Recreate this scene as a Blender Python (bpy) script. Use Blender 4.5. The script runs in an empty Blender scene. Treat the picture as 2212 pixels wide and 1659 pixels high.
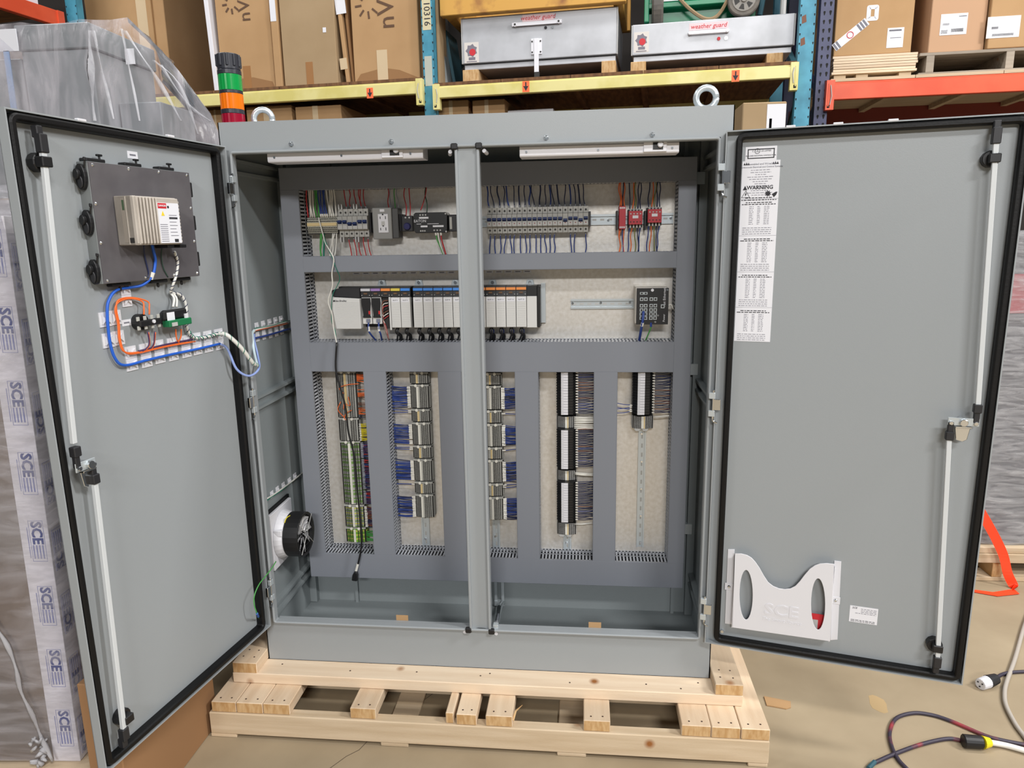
import bpy, math, random
from mathutils import Vector as V, Matrix
random.seed(7)
SC = bpy.context.scene
COL = SC.collection
# ---------------------------------------------------------------- camera
CAM = V((0.3413, -2.1634, 1.4497))
CR = V((0.9949729, 0.09873192, -0.01676102))
CU = V((-0.00386228, 0.20507578, 0.97873848))
CB = V((0.10007001, -0.97375353, 0.20442617))
FPX = 1534.4
cd = bpy.data.cameras.new('camera'); cam = bpy.data.objects.new('camera', cd); COL.objects.link(cam)
cam.matrix_world = Matrix(((CR.x, CU.x, CB.x, CAM.x), (CR.y, CU.y, CB.y, CAM.y), (CR.z, CU.z, CB.z, CAM.z), (0, 0, 0, 1)))
cd.sensor_width = 36; cd.lens = FPX / 2212 * 36; cd.clip_start = .05; cd.clip_end = 100
SC.camera = cam
# ---------------------------------------------------------------- world, lamps, exposure
w = bpy.data.worlds.new('world'); SC.world = w; w.use_nodes = True
bg = w.node_tree.nodes['Background']; bg.inputs[0].default_value = (0.86, 0.93, 1.0, 1); bg.inputs[1].default_value = 0.17
def lamp(x, y, z, sx, sy, p, col=(1, .985, .97), rx=0, ry=0):
    d = bpy.data.lights.new('ceiling_lamp', 'AREA'); d.shape = 'RECTANGLE'; d.size = sx; d.size_y = sy; d.energy = p; d.color = col
    o = bpy.data.objects.new('ceiling_lamp', d); COL.objects.link(o); o.location = (x, y, z); o.rotation_euler = (rx, ry, 0)
lamp(3.2, -4.8, 5.6, 1.8, .5, 520)
lamp(0.6, -10.5, 5.6, 3.0, .6, 900, rx=.9)
lamp(-4.0, -3.0, 5.8, 1.6, .6, 120)
lamp(6.2, -1.8, 5.4, 1.6, .6, 520, ry=.5)
lamp(0.4, 1.0, 5.6, 1.8, .5, 110)
lamp(-3.6, 0.9, 5.6, 1.8, .5, 130)
lamp(4.2, 1.0, 5.6, 1.8, .5, 150)
SC.view_settings.view_transform = 'Standard'; SC.view_settings.look = 'None'; SC.view_settings.gamma = 1
SC.view_settings.use_curve_mapping = False; SC.view_settings.exposure = -0.5
# ---------------------------------------------------------------- helpers
FZ = -0.168     # floor level; z = 0 is the underside of the enclosure
def ray(px, py): return (-CB) * FPX + CR * (px - 1106) + CU * (829.5 - py)
class Fr:
    """a frame: origin and turn about z; at() reads where a sight line meets one of its planes"""
    def __init__(s, ox=0, oy=0, ang=0, oz=0):
        s.o = V((ox, oy, oz)); s.a = ang; c, n = math.cos(ang), math.sin(ang)
        s.x = V((c, n, 0)); s.y = V((-n, c, 0)); s.z = V((0, 0, 1))
    def hit(s, px, py, ax, v):
        d = ray(px, py); n = (s.x, s.y, s.z)['xyz'.index(ax)]
        t = (v - (CAM - s.o).dot(n)) / d.dot(n); p = CAM + d * t - s.o
        return V((p.dot(s.x), p.dot(s.y), p.dot(s.z)))
    def at(s, px, py, y=0.0): p = s.hit(px, py, 'y', y); return p.x, p.z
    def atz(s, px, py, z): p = s.hit(px, py, 'z', z); return p.x, p.y
    def atx(s, px, py, x): p = s.hit(px, py, 'x', x); return p.y, p.z
    def loc(s, p): p = V(p) - s.o; return V((p.dot(s.x), p.dot(s.y), p.dot(s.z)))
    def wor(s, p): return s.o + s.x * p[0] + s.y * p[1] + s.z * p[2]
W0 = Fr()
OFF = {}
ORD = 'first second third fourth fifth sixth seventh eighth ninth tenth eleventh twelfth thirteenth fourteenth fifteenth sixteenth seventeenth eighteenth nineteenth twentieth'.split()
def tag(o, label, cat, group=None):
    o['label'] = label; o['category'] = cat
    if group: o['group'] = group
    return o
def thing(name, label, cat, loc=(0, 0, 0), fr=W0, group=None):
    o = bpy.data.objects.new(name, None); COL.objects.link(o); o.empty_display_size = .05
    o.location = fr.wor(loc); o.rotation_euler = (0, 0, fr.a); OFF[o.name] = V(loc)
    return tag(o, label, cat, group)
class MB:
    def __init__(s): s.v = []; s.f = []; s.m = []; s.mats = []
    def mi(s, m):
        if m not in s.mats: s.mats.append(m)
        return s.mats.index(m)
    def add(s, vs, fs, m):
        k = len(s.v); s.v += [tuple(v) for v in vs]; i = s.mi(m)
        for f in fs: s.f.append([k + a for a in f]); s.m.append(i)
        return s
    def box(s, x0, x1, y0, y1, z0, z1, m):
        if x0 > x1: x0, x1 = x1, x0
        if y0 > y1: y0, y1 = y1, y0
        if z0 > z1: z0, z1 = z1, z0
        return s.add([(x, y, z) for z in (z0, z1) for y in (y0, y1) for x in (x0, x1)],
                     [(0, 2, 3, 1), (4, 5, 7, 6), (0, 1, 5, 4), (1, 3, 7, 5), (3, 2, 6, 7), (2, 0, 4, 6)], m)
    def hexa(s, b, t, m):
        return s.add(list(b) + list(t), [(0, 3, 2, 1), (4, 5, 6, 7), (0, 1, 5, 4), (1, 2, 6, 5), (2, 3, 7, 6), (3, 0, 4, 7)], m)
    def cyl(s, a, b, r, m, n=10, r2=None):
        a, b = V(a), V(b); d = (b - a).normalized(); u = d.orthogonal().normalized(); w_ = d.cross(u); r2 = r if r2 is None else r2
        vs = [a + (u * math.cos(t) + w_ * math.sin(t)) * r for t in [2 * math.pi * i / n for i in range(n)]]
        vs += [b + (u * math.cos(t) + w_ * math.sin(t)) * r2 for t in [2 * math.pi * i / n for i in range(n)]]
        return s.add(vs, [(i, (i + 1) % n, n + (i + 1) % n, n + i) for i in range(n)] + [tuple(range(n))[::-1], tuple(range(n, 2 * n))], m)
    def tube(s, pts, r, m, n=6):
        pts = [V(p) for p in pts]; vs = []; fs = []; u = None
        for i, p in enumerate(pts):
            d = (pts[min(i + 1, len(pts) - 1)] - pts[max(i - 1, 0)]).normalized()
            u = (d.orthogonal() if u is None else (u - d * u.dot(d))).normalized(); w_ = d.cross(u)
            rr = r[i] if isinstance(r, (list, tuple)) else r
            vs += [p + (u * math.cos(2 * math.pi * k / n) + w_ * math.sin(2 * math.pi * k / n)) * rr for k in range(n)]
        for i in range(len(pts) - 1):
            fs += [(i * n + k, i * n + (k + 1) % n, (i + 1) * n + (k + 1) % n, (i + 1) * n + k) for k in range(n)]
        fs += [tuple(range(n))[::-1], tuple(range(len(pts) * n - n, len(pts) * n))]
        return s.add(vs, fs, m)
    def prism(s, poly, ax, a, b, m):
        def p3(p, t): return {'x': (t, p[0], p[1]), 'y': (p[0], t, p[1]), 'z': (p[0], p[1], t)}[ax]
        n = len(poly)
        return s.add([p3(p, a) for p in poly] + [p3(p, b) for p in poly],
                     [tuple(range(n)), tuple(range(n, 2 * n))[::-1]] + [(i, n + i, n + (i + 1) % n, (i + 1) % n) for i in range(n)], m)
    def loop(s, path, prof, m):
        """closed sweep in the xz plane; prof = (inward offset, y) corners"""
        n = len(path); k = len(prof); vs = []; cx = sum(p[0] for p in path) / n; cz = sum(p[1] for p in path) / n
        for i in range(n):
            a = V(path[i - 1]); b = V(path[i]); c = V(path[(i + 1) % n])
            d = ((b - a).normalized() + (c - b).normalized()).normalized(); nn = V((-d.y, d.x))
            if nn.dot(V((cx, cz)) - b) < 0: nn = -nn
            q = max(.5, abs((b - a).normalized().dot(d)))
            for o, y in prof: pp = b + nn * (o / q); vs.append((pp.x, y, pp.y))
        fs = [(i * k + j, i * k + (j + 1) % k, ((i + 1) % n) * k + (j + 1) % k, ((i + 1) % n) * k + j) for i in range(n) for j in range(k)]
        return s.add(vs, fs, m)
    def build(s, name, par, smooth=False, bevel=0, label=None, kind=None, off=None, seg=1):
        me = bpy.data.meshes.new(name); o_ = OFF[par.name] if (par is not None and off is None) else (off or V((0, 0, 0)))
        me.from_pydata([(a - o_[0], b - o_[1], c - o_[2]) for a, b, c in s.v], [], s.f)
        for m in s.mats: me.materials.append(m)
        me.polygons.foreach_set('material_index', s.m)
        if smooth: me.polygons.foreach_set('use_smooth', [True] * len(s.f))
        import bmesh
        bm = bmesh.new(); bm.from_mesh(me); bmesh.ops.recalc_face_normals(bm, faces=bm.faces); bm.to_mesh(me); bm.free()
        o = bpy.data.objects.new(name, me); COL.objects.link(o)
        if par is not None: o.parent = par; OFF[o.name] = o_
        if bevel:
            md = o.modifiers.new('bevel', 'BEVEL'); md.width = bevel; md.segments = seg; md.limit_method = 'ANGLE'; md.angle_limit = .6
        if label: o['label'] = label
        if kind: o['kind'] = kind
        return o
def solo(mb, name, label, cat, fr=W0, loc=(0, 0, 0), group=None, **k):
    """a thing that is one mesh, in a frame"""
    o = mb.build(name, None, off=V(loc), **k); o.location = fr.wor(loc); o.rotation_euler = (0, 0, fr.a); OFF[o.name] = V(loc)
    return tag(o, label, cat, group)
def cr(pts, n=6):
    pts = [V(p) for p in pts]; q = [pts[0] * 2 - pts[1]] + pts + [pts[-1] * 2 - pts[-2]]; out = []
    for i in range(1, len(q) - 2):
        a, b, c, d = q[i - 1:i + 3]
        for k in range(n):
            t = k / n; out.append(.5 * ((2 * b) + (c - a) * t + (2 * a - 5 * b + 4 * c - d) * t * t + (3 * b - a - 3 * c + d) * t ** 3))
    return out + [pts[-1]]
def rr(x0, x1, z0, z1, r, n=5):
    out = []
    for cx, cz, a in ((x1 - r, z1 - r, 0), (x0 + r, z1 - r, 90), (x0 + r, z0 + r, 180), (x1 - r, z0 + r, 270)):
        for i in range(n + 1):
            t = math.radians(a + 90 * i / n); out.append((cx + r * math.cos(t), cz + r * math.sin(t)))
    return out
def dup(root, loc=None, label=None, group=None):
    r = root.copy(); COL.objects.link(r); OFF[r.name] = OFF[root.name]
    if loc is not None: r.location = loc
    if label: r['label'] = label
    if group: r['group'] = group
    for ch in list(root.children):
        c = ch.copy(); COL.objects.link(c); c.parent = r; OFF[c.name] = OFF[ch.name]
        for g in ch.children: d = g.copy(); COL.objects.link(d); d.parent = c; OFF[d.name] = OFF[g.name]
    return r
def text(s, size, p, par, m, right=(1, 0, 0), up=(0, 0, 1), name='lettering', align='CENTER', th=0.0004, shear=0, sx=1.0, bold=0):
    c = bpy.data.curves.new('t', 'FONT'); c.body = s; c.size = size; c.align_x = align; c.align_y = 'CENTER'; c.extrude = th; c.resolution_u = 2; c.shear = shear; c.offset = bold
    to = bpy.data.objects.new('t', c); me = bpy.data.meshes.new_from_object(to)
    right, up = V(right), V(up); n = right.cross(up); o_ = OFF[par.name]; p = V(p)
    for v in me.vertices: v.co = p + right * v.co.x * sx + up * v.co.y + n * v.co.z - o_
    me.materials.clear(); me.materials.append(m); me.name = name
    bpy.data.objects.remove(to); bpy.data.curves.remove(c)
    o = bpy.data.objects.new(name, me); COL.objects.link(o); o.parent = par; OFF[o.name] = o_
    return o
def flat(outlines, th, par, m, xf, name, bevel=0, label=None):
    """plate with holes: outlines in 2D, xf(x, y, t) -> point"""
    c = bpy.data.curves.new('f', 'CURVE'); c.dimensions = '2D'; c.fill_mode = 'BOTH'; c.extrude = th / 2
    if bevel: c.bevel_depth = bevel; c.bevel_resolution = 1
    for pts in outlines:
        sp = c.splines.new('POLY'); sp.points.add(len(pts) - 1); sp.use_cyclic_u = True
        for i, q in enumerate(pts): sp.points[i].co = (q[0], q[1], 0, 1)
    to = bpy.data.objects.new('f', c); me = bpy.data.meshes.new_from_object(to); o_ = OFF[par.name]
    for v in me.vertices: v.co = V(xf(v.co.x, v.co.y, v.co.z)) - o_
    me.materials.clear(); me.materials.append(m); me.name = name
    bpy.data.objects.remove(to); bpy.data.curves.remove(c)
    o = bpy.data.objects.new(name, me); COL.objects.link(o); o.parent = par; OFF[o.name] = o_
    if label: o['label'] = label
    return o
# ---------------------------------------------------------------- materials
def lin(c): return tuple(((x / 255 + .055) / 1.055) ** 2.4 if x > 10 else x / 255 / 12.92 for x in c) + (1,)
def mat(name, c, rough=.5, metal=0.0, c2=None, ns=8.0, stretch=(1, 1, 1), bump=0.0, bs=200.0, lo=.4, hi=.6, spec=.5, alpha=1.0, trans=0.0, coat=0.0, emit=0, detail=4):
    m = bpy.data.materials.new(name); m.use_nodes = True; nt = m.node_tree; b = nt.nodes['Principled BSDF']; L = nt.links.new
    b.inputs['Base Color'].default_value = lin(c); b.inputs['Roughness'].default_value = rough; b.inputs['Metallic'].default_value = metal
    b.inputs['Specular IOR Level'].default_value = spec; b.inputs['Alpha'].default_value = alpha; b.inputs['Transmission Weight'].default_value = trans
    b.inputs['Coat Weight'].default_value = coat
    tc = None
    if c2 or bump:
        tc = nt.nodes.new('ShaderNodeTexCoord'); mp = nt.nodes.new('ShaderNodeMapping'); mp.inputs['Scale'].default_value = stretch
        L(tc.outputs['Object'], mp.inputs[0])
    if c2:
        n = nt.nodes.new('ShaderNodeTexNoise'); n.inputs['Scale'].default_value = ns; n.inputs['Detail'].default_value = detail; L(mp.outputs[0], n.inputs['Vector'])
        r = nt.nodes.new('ShaderNodeValToRGB'); r.color_ramp.elements[0].position = lo; r.color_ramp.elements[1].position = hi
        r.color_ramp.elements[0].color = lin(c); r.color_ramp.elements[1].color = lin(c2); L(n.outputs['Fac'], r.inputs[0]); L(r.outputs[0], b.inputs['Base Color'])
    if bump:
        n = nt.nodes.new('ShaderNodeTexNoise'); n.inputs['Scale'].default_value = bs; n.inputs['Detail'].default_value = 2; L(mp.outputs[0], n.inputs['Vector'])
        bn = nt.nodes.new('ShaderNodeBump'); bn.inputs['Strength'].default_value = bump; bn.inputs['Distance'].default_value = .002; L(n.outputs['Fac'], bn.inputs['Height']); L(bn.outputs[0], b.inputs['Normal'])
    return m
def wood(name, c, c2, knot=(150, 96, 50), stretch=(1, 14, 14)):
    m = mat(name, c, .75, c2=c2, ns=3.0, stretch=stretch, lo=.35, hi=.7, bump=.25, bs=60, spec=.25)
    nt = m.node_tree; L = nt.links.new; b = nt.nodes['Principled BSDF']; ramp = [n for n in nt.nodes if n.type == 'VALTORGB'][0]
    oi = nt.nodes.new('ShaderNodeObjectInfo'); hs = nt.nodes.new('ShaderNodeHueSaturation'); mr = nt.nodes.new('ShaderNodeMapRange')
    mr.inputs[3].default_value = .86; mr.inputs[4].default_value = 1.12; L(oi.outputs['Random'], mr.inputs[0]); L(mr.outputs[0], hs.inputs['Value']); L(ramp.outputs[0], hs.inputs['Color'])
    vo = nt.nodes.new('ShaderNodeTexVoronoi'); vo.inputs['Scale'].default_value = 5.0; tc = [n for n in nt.nodes if n.type == 'TEX_COORD'][0]; L(tc.outputs['Object'], vo.inputs['Vector'])
    r = nt.nodes.new('ShaderNodeValToRGB'); r.color_ramp.elements[0].position = .03; r.color_ramp.elements[1].position = .1; r.color_ramp.elements[0].color = (1, 1, 1, 1); r.color_ramp.elements[1].color = (0, 0, 0, 1)
    L(vo.outputs['Distance'], r.inputs[0]); mx = nt.nodes.new('ShaderNodeMixRGB'); mx.inputs[2].default_value = lin(knot); L(r.outputs[0], mx.inputs[0]); L(hs.outputs[0], mx.inputs[1]); L(mx.outputs[0], b.inputs['Base Color'])
    return m
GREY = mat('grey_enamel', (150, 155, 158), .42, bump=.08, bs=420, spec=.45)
GREYB = mat('grey_enamel_shaded', (132, 139, 141), .5, bump=.2, bs=420, spec=.4)  # same enamel as GREY, darkened for the shade inside the enclosure
DUCT = mat('duct_plastic', (126, 130, 138), .42, bump=.06, bs=300, spec=.4)
DUCTF = mat('duct_fingers', (172, 176, 184), .45)
DARK = mat('dark_void', (14, 14, 15), .8)
RUB = mat('black_rubber', (9, 9, 10), .5, bump=.2, bs=150, spec=.3)
BLK = mat('black_plastic', (20, 20, 22), .45)
BLK2 = mat('black_plastic_satin', (34, 34, 37), .5)
GALV = mat('galvanised_steel', (224, 221, 216), .36, .5, c2=(208, 203, 194), ns=75, lo=.3, hi=.7, bump=.12, bs=90)
ZINC = mat('zinc_plate', (200, 208, 212), .32, .5)
CHROME = mat('bright_steel', (215, 218, 220), .18, 1.0)
ALU = mat('cast_aluminium', (205, 200, 192), .42, .55, bump=.15, bs=250)
STEEL = mat('brushed_dark_steel', (112, 109, 112), .42, .35, c2=(92, 89, 93), ns=9, lo=.35, hi=.7)
WHT = mat('white_plastic', (216, 216, 221), .45)
WHT2 = mat('white_paint', (228, 228, 234), .35)
PAPER = mat('white_label_paper', (226, 227, 233), .6)
INK = mat('black_ink', (38, 38, 44), .7)
INK2 = mat('grey_ink', (120, 120, 130), .7)
ROD = mat('rod_enamel', (202, 206, 208), .4)
BRK = mat('breaker_grey', (166, 165, 160), .5)
BRK2 = mat('breaker_grey_light', (180, 180, 178), .5)
BRD = mat('breaker_hole', (40, 38, 36), .6)
BLU = mat('blue_lever', (22, 44, 96), .4)
WBLU = mat('blue_wire', (38, 62, 132), .45)
WNAV = mat('navy_wire', (26, 36, 72), .45)
WRED = mat('red_wire', (176, 40, 46), .45)
WORG = mat('orange_wire', (232, 108, 44), .45)
WGRN = mat('green_wire', (70, 150, 70), .45)
WTEAL = mat('teal_wire', (20, 118, 96), .45)
WWHT = mat('white_wire', (220, 218, 210), .45)
WYEL = mat('yellow_wire', (206, 190, 40), .45)
WPUR = mat('purple_wire', (70, 44, 84), .5)
WBRN = mat('brown_wire', (112, 62, 40), .5)
WGRY = mat('grey_wire', (140, 142, 150), .5)
CABL = mat('blue_cable', (32, 92, 196), .42)
CABLL = mat('pale_blue_cable', (140, 160, 214), .45)
RREL = mat('red_relay', (178, 40, 52), .5)
PLCW = mat('module_grey', (206, 206, 204), .5)
PLCS = mat('module_grey_shade', (184, 184, 182), .5)
TBG = mat('terminal_grey', (176, 176, 170), .55)
TBW = mat('terminal_marker', (224, 222, 212), .55)
TBC = mat('terminal_cream', (212, 190, 140), .55)
TBGR = mat('terminal_green', (120, 158, 84), .55)
TBLG = mat('terminal_bright_green', (120, 176, 52), .5)
TBY = mat('terminal_yellow', (206, 208, 96), .55)
CARD = mat('cardboard', (186, 151, 111), .85, c2=(173, 138, 99), ns=3, lo=.3, hi=.7, bump=.1, bs=120, spec=.2)
CARD2 = mat('cardboard_tan', (172, 148, 116), .85, c2=(160, 136, 104), ns=3, lo=.3, hi=.7, spec=.2)
CARDD = mat('cardboard_edge', (150, 112, 74), .9)
TAPE = mat('packing_tape', (206, 184, 150), .35)
TAPEB = mat('brown_tape', (160, 116, 74), .3)
YEL = mat('yellow_rack_paint', (222, 212, 144), .45, c2=(210, 198, 118), ns=5, lo=.45, hi=.62)
ORG = mat('orange_rack_paint', (226, 92, 58), .4, c2=(214, 80, 48), ns=4)
BLR = mat('blue_rack_paint', (74, 152, 178), .5, c2=(56, 128, 152), ns=7, lo=.4, hi=.6)
PUR = mat('purple_rack_paint', (66, 70, 104), .45, c2=(54, 58, 90), ns=7)
TEALF = mat('dark_teal_paint', (44, 84, 96), .6)
PINE = wood('pine_lumber', (224, 204, 178), (212, 188, 160), stretch=(1, 12, 12))
PINEY = wood('pine_lumber_y', (222, 200, 172), (208, 182, 152), stretch=(12, 1, 12))
PINEW = wood('rough_pine', (206, 186, 158), (190, 168, 138), stretch=(1, 16, 16))
PINEE = mat('pine_end_grain', (204, 170, 124), .8, c2=(184, 144, 94), ns=5, stretch=(14, 2, 4), lo=.4, hi=.6)
OLDW = wood('weathered_wood', (166, 146, 124), (140, 120, 98), stretch=(1, 14, 14))
DECK = mat('deck_board', (120, 84, 52), .8, c2=(96, 64, 40), ns=6, stretch=(6, 1, 1))
GRN = mat('green_machine_paint', (10, 124, 84), .35)
TYRE = mat('rubber_tyre', (88, 84, 80), .7, c2=(112, 106, 98), ns=12)
TYREC = mat('wheel_centre', (140, 136, 130), .6)
MIR = mat('metal_box_white', (186, 188, 193), .42, .15, c2=(166, 168, 172), ns=6, lo=.4, hi=.75)
RUSTY = mat('rusty_yellow_paint', (206, 156, 74), .6, c2=(140, 88, 50), ns=8, lo=.52, hi=.78, detail=8)
STRAP = mat('canvas_strap', (150, 128, 98), .8)
ORS = mat('orange_webbing', (255, 70, 30), .5)
FOAM = mat('white_corner_board', (222, 219, 225), .7, c2=(206, 203, 209), ns=20, stretch=(1, 1, 4))
NVY = mat('navy_print', (66, 76, 132), .7)
NVYL = mat('pale_navy_print', (130, 134, 176), .7)
ORST = mat('orange_sticker', (255, 110, 62), .6)
REDP = mat('red_print', (200, 40, 50), .6)
YTRI = mat('warning_yellow', (236, 206, 50), .6)
def film(name, dens, tint=(225, 225, 230), sc=3.0, st=(1, 1, 1), bstr=.9):
    """clear stretch film: mostly see-through, milky folds, glossy crinkles"""
    m = bpy.data.materials.new(name); m.use_nodes = True; nt = m.node_tree; L = nt.links.new; nt.nodes.clear()
    out = nt.nodes.new('ShaderNodeOutputMaterial'); tr = nt.nodes.new('ShaderNodeBsdfTransparent'); tr.inputs[0].default_value = (.97, .97, .98, 1)
    df = nt.nodes.new('ShaderNodeBsdfDiffuse'); df.inputs[0].default_value = lin(tint); gl = nt.nodes.new('ShaderNodeBsdfGlossy'); gl.inputs['Roughness'].default_value = .16
    tc = nt.nodes.new('ShaderNodeTexCoord'); mp = nt.nodes.new('ShaderNodeMapping'); mp.inputs['Scale'].default_value = st; L(tc.outputs['Object'], mp.inputs[0])
    n = nt.nodes.new('ShaderNodeTexNoise'); n.inputs['Scale'].default_value = sc; n.inputs['Detail'].default_value = 6; n.inputs['Distortion'].default_value = 1.2; L(mp.outputs[0], n.inputs['Vector'])
    r = nt.nodes.new('ShaderNodeValToRGB'); r.color_ramp.elements[0].position = .38; r.color_ramp.elements[1].position = .75
    r.color_ramp.elements[0].color = (dens * .4,) * 3 + (1,); r.color_ramp.elements[1].color = (min(1, dens * 2.2),) * 3 + (1,); L(n.outputs['Fac'], r.inputs[0])
    bn = nt.nodes.new('ShaderNodeBump'); bn.inputs['Strength'].default_value = bstr; bn.inputs['Distance'].default_value = .03; L(n.outputs['Fac'], bn.inputs['Height']); L(bn.outputs[0], gl.inputs['Normal'])
    m1 = nt.nodes.new('ShaderNodeMixShader'); m2 = nt.nodes.new('ShaderNodeMixShader'); lw = nt.nodes.new('ShaderNodeFresnel'); lw.inputs[0].default_value = 1.22
    L(r.outputs[0], m1.inputs[0]); L(tr.outputs[0], m1.inputs[1]); L(df.outputs[0], m1.inputs[2]); L(lw.outputs[0], m2.inputs[0]); L(m1.outputs[0], m2.inputs[1]); L(gl.outputs[0], m2.inputs[2]); L(m2.outputs[0], out.inputs[0])
    return m
FILM = film('stretch_film', .22, tint=(205, 202, 208), sc=7, st=(.5, .5, 2.4), bstr=.9)
FILM2 = film('stretch_film_crinkled', .24, tint=(228, 222, 228), sc=4, st=(2.2, 2.2, .5), bstr=.35)
FILM3 = film('gathered_film', .6, sc=8, st=(1, 1, .4))
"""concrete"""
CONC = mat('concrete', (170, 154, 128), .6, c2=(140, 124, 100), ns=2.2, lo=.3, hi=.75, bump=.08, bs=90, spec=.35, detail=9)
WALLM = mat('shaded_wall', (58, 54, 52), .9)  # dark tone paints in the shade behind the racks
# ---------------------------------------------------------------- setting
def struct(mb, name, **k):
    o = mb.build(name, None, **k); o['kind'] = 'structure'; return o
fl = struct(MB().box(-9, 9, -7, 8, FZ - .1, FZ, CONC), 'floor')
fl['label'] = 'worn tan concrete warehouse floor'
g = MB()
a = W0.atz(795, 1600, FZ); b = W0.atz(715, 1658, FZ); d_ = V(b) - V(a); pts = [V(a) - d_ * 3, V(a), V(a) + d_ * .35 + V((.012, 0)), V(a) + d_ * .6, V(b), V(b) + d_ * 2]
for i in range(5):
    p, q = pts[i], pts[i + 1]; n_ = V((-(q - p).y, (q - p).x)).normalized() * .0012
    g.prism([(p.x - n_.x, p.y - n_.y), (q.x - n_.x, q.y - n_.y), (q.x + n_.x, q.y + n_.y), (p.x + n_.x, p.y + n_.y)], 'z', FZ, FZ + .0006, mat('floor_crack', (96, 82, 66), .9) if i == 0 else g.mats[0])
o = g.build('crack', fl, off=V((0, 0, 0)))
struct(MB().box(-9, 9, 4.6, 4.7, FZ, 6.4, WALLM), 'wall_back')
struct(MB().box(-7.6, -7.5, -7, 4.6, FZ, 6.4, WALLM), 'wall_left')

# ---------------------------------------------------------------- enclosure
HW, HT = .762, 1.7988
DEP = .42
enc = thing('electrical_enclosure', 'tall grey two-door electrical enclosure standing open on the wooden skid', 'cabinet')
OZ0, OZ1, OX0, OX1, MX0, MX1 = .1446, 1.7138, -.7285, .7261, -.0378, .0348
T = .003
s = MB()
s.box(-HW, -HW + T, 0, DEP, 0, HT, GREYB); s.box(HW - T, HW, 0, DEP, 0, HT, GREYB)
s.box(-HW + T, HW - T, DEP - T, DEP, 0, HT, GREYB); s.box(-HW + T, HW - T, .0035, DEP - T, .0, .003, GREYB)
s.box(-HW + T, HW - T, .0035, DEP - T, HT - T, HT, GREY)
shell = s.build('shell', enc)
s = MB()
s.box(-HW, HW, 0, .003, OZ1, HT, GREY); s.box(-HW, HW, 0, .003, 0.0, OZ0, GREY)
s.box(-HW, OX0, 0, .003, OZ0, OZ1, GREY); s.box(OX1, HW, 0, .003, OZ0, OZ1, GREY)
s.build('front_frame', enc)
s = MB()
s.box(MX0 + .004, MX1 - .004, -.002, .002, OZ0 - .004, OZ1 - .002, GREY)
s.box(MX0 + .004, MX0 + .006, .002, .05, OZ0, OZ1, GREY); s.box(MX1 - .006, MX1 - .004, .002, .05, OZ0, OZ1, GREY)
s.build('centre_post', enc, bevel=.0008)
for x in (MX0, MX1 - .004 - .004):
    MB().box(x, x + .008, -.014, .004, OZ0 + .004, OZ1 - .004, GREY).build('post_edge', enc, bevel=.002, seg=2)
lp = rr(OX0, OX1, OZ0, OZ1, .012, 4)
MB().loop(lp, [(0, 0), (0, -.012), (.0025, -.0145), (.006, -.0145), (.0085, -.012), (.0085, .012), (.006, .012), (.006, 0)], GREY).build('rolled_lip', enc, smooth=False, bevel=.001)
s = MB()
s.box(OX0 + .008, MX0, .006, .03, OZ0 + .002, OZ0 + .005, GREY); s.box(MX1, OX1 - .008, .006, .03, OZ0 + .002, OZ0 + .005, GREY)
s.build('sill', enc)
# corner stops at the post
for x, z in ((MX0, OZ1 - .006), (MX1, OZ1 - .006), (MX0 - .004, OZ0 + .004), (MX1 + .002, OZ0 + .002)):
    s = MB().box(x - .01, x + .01, -.02, -.004, z - .009, z + .009, BLK)
    o = s.build('corner_stop', enc, bevel=.003)
    sx = -1 if x < 0 else 1
    MB().cyl((x + sx * .014, -.004, z - .013), (x + sx * .019, .02, z - .018), .006, WHT, 8).build('stop_pin', o)
MB().tube(cr([(MX0 + .002, -.006, OZ0 + .004), ((MX0 + MX1) / 2, -.006, OZ0 + .007), (MX1 - .003, -.006, OZ0 + .005)]), .0028, RUB, 6).build('post_seal', enc)
# side channels (pairs of ridges)
for sx in (-1, 1):
    for zc in (W0.atx(513, 362, -.755)[1], W0.atx(560, 866, -.755)[1], W0.atx(601, 1305, -.755)[1]):
        s = MB()
        for dz in (.018, -.018):
            x0 = sx * (HW - T)
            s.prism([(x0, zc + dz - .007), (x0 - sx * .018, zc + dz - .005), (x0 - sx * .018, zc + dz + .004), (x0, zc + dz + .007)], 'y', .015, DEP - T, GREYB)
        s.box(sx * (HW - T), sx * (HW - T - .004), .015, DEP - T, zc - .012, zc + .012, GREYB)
        s.build('side_rail', enc)
    # folded panel behind the rear corners
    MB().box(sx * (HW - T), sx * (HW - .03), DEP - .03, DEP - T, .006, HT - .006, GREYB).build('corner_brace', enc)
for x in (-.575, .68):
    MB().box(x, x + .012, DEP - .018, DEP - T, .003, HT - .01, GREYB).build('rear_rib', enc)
# vertical zinc catch by the right side of the post, at the sill
ra_, rb_ = W0.at(1068, 1270, .40)[0], W0.at(1089, 1270, .40)[0]; zl_ = W0.at(1080, 1306, .40)[1]
s = MB(); s.box(ra_, ra_ + .011, .397, .403, zl_, .60, ZINC); s.box(rb_ - .011, rb_, .397, .403, zl_, .60, ZINC); s.box(ra_, rb_, .393, .409, zl_ - .002, zl_ + .018, ZINC)
rc = s.build('latch_rail', enc, label='zinc latch rail behind the centre post')
lf = lambda px, py, y: V((W0.at(px, py, y)[0], y, W0.at(px, py, y)[1]))
s = MB(); s.tube([lf(1085, 1302, .38), lf(1078, 1314, .2), lf(1076, 1330, .1), lf(1073, 1346, .03), lf(1069, 1356, .0)], [.010, .012, .009, .010, .008], CHROME, 8); s.box(.041, .058, -.004, .014, .150, .166, ZINC)
s.build('latch_foot', rc, bevel=.001)
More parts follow.
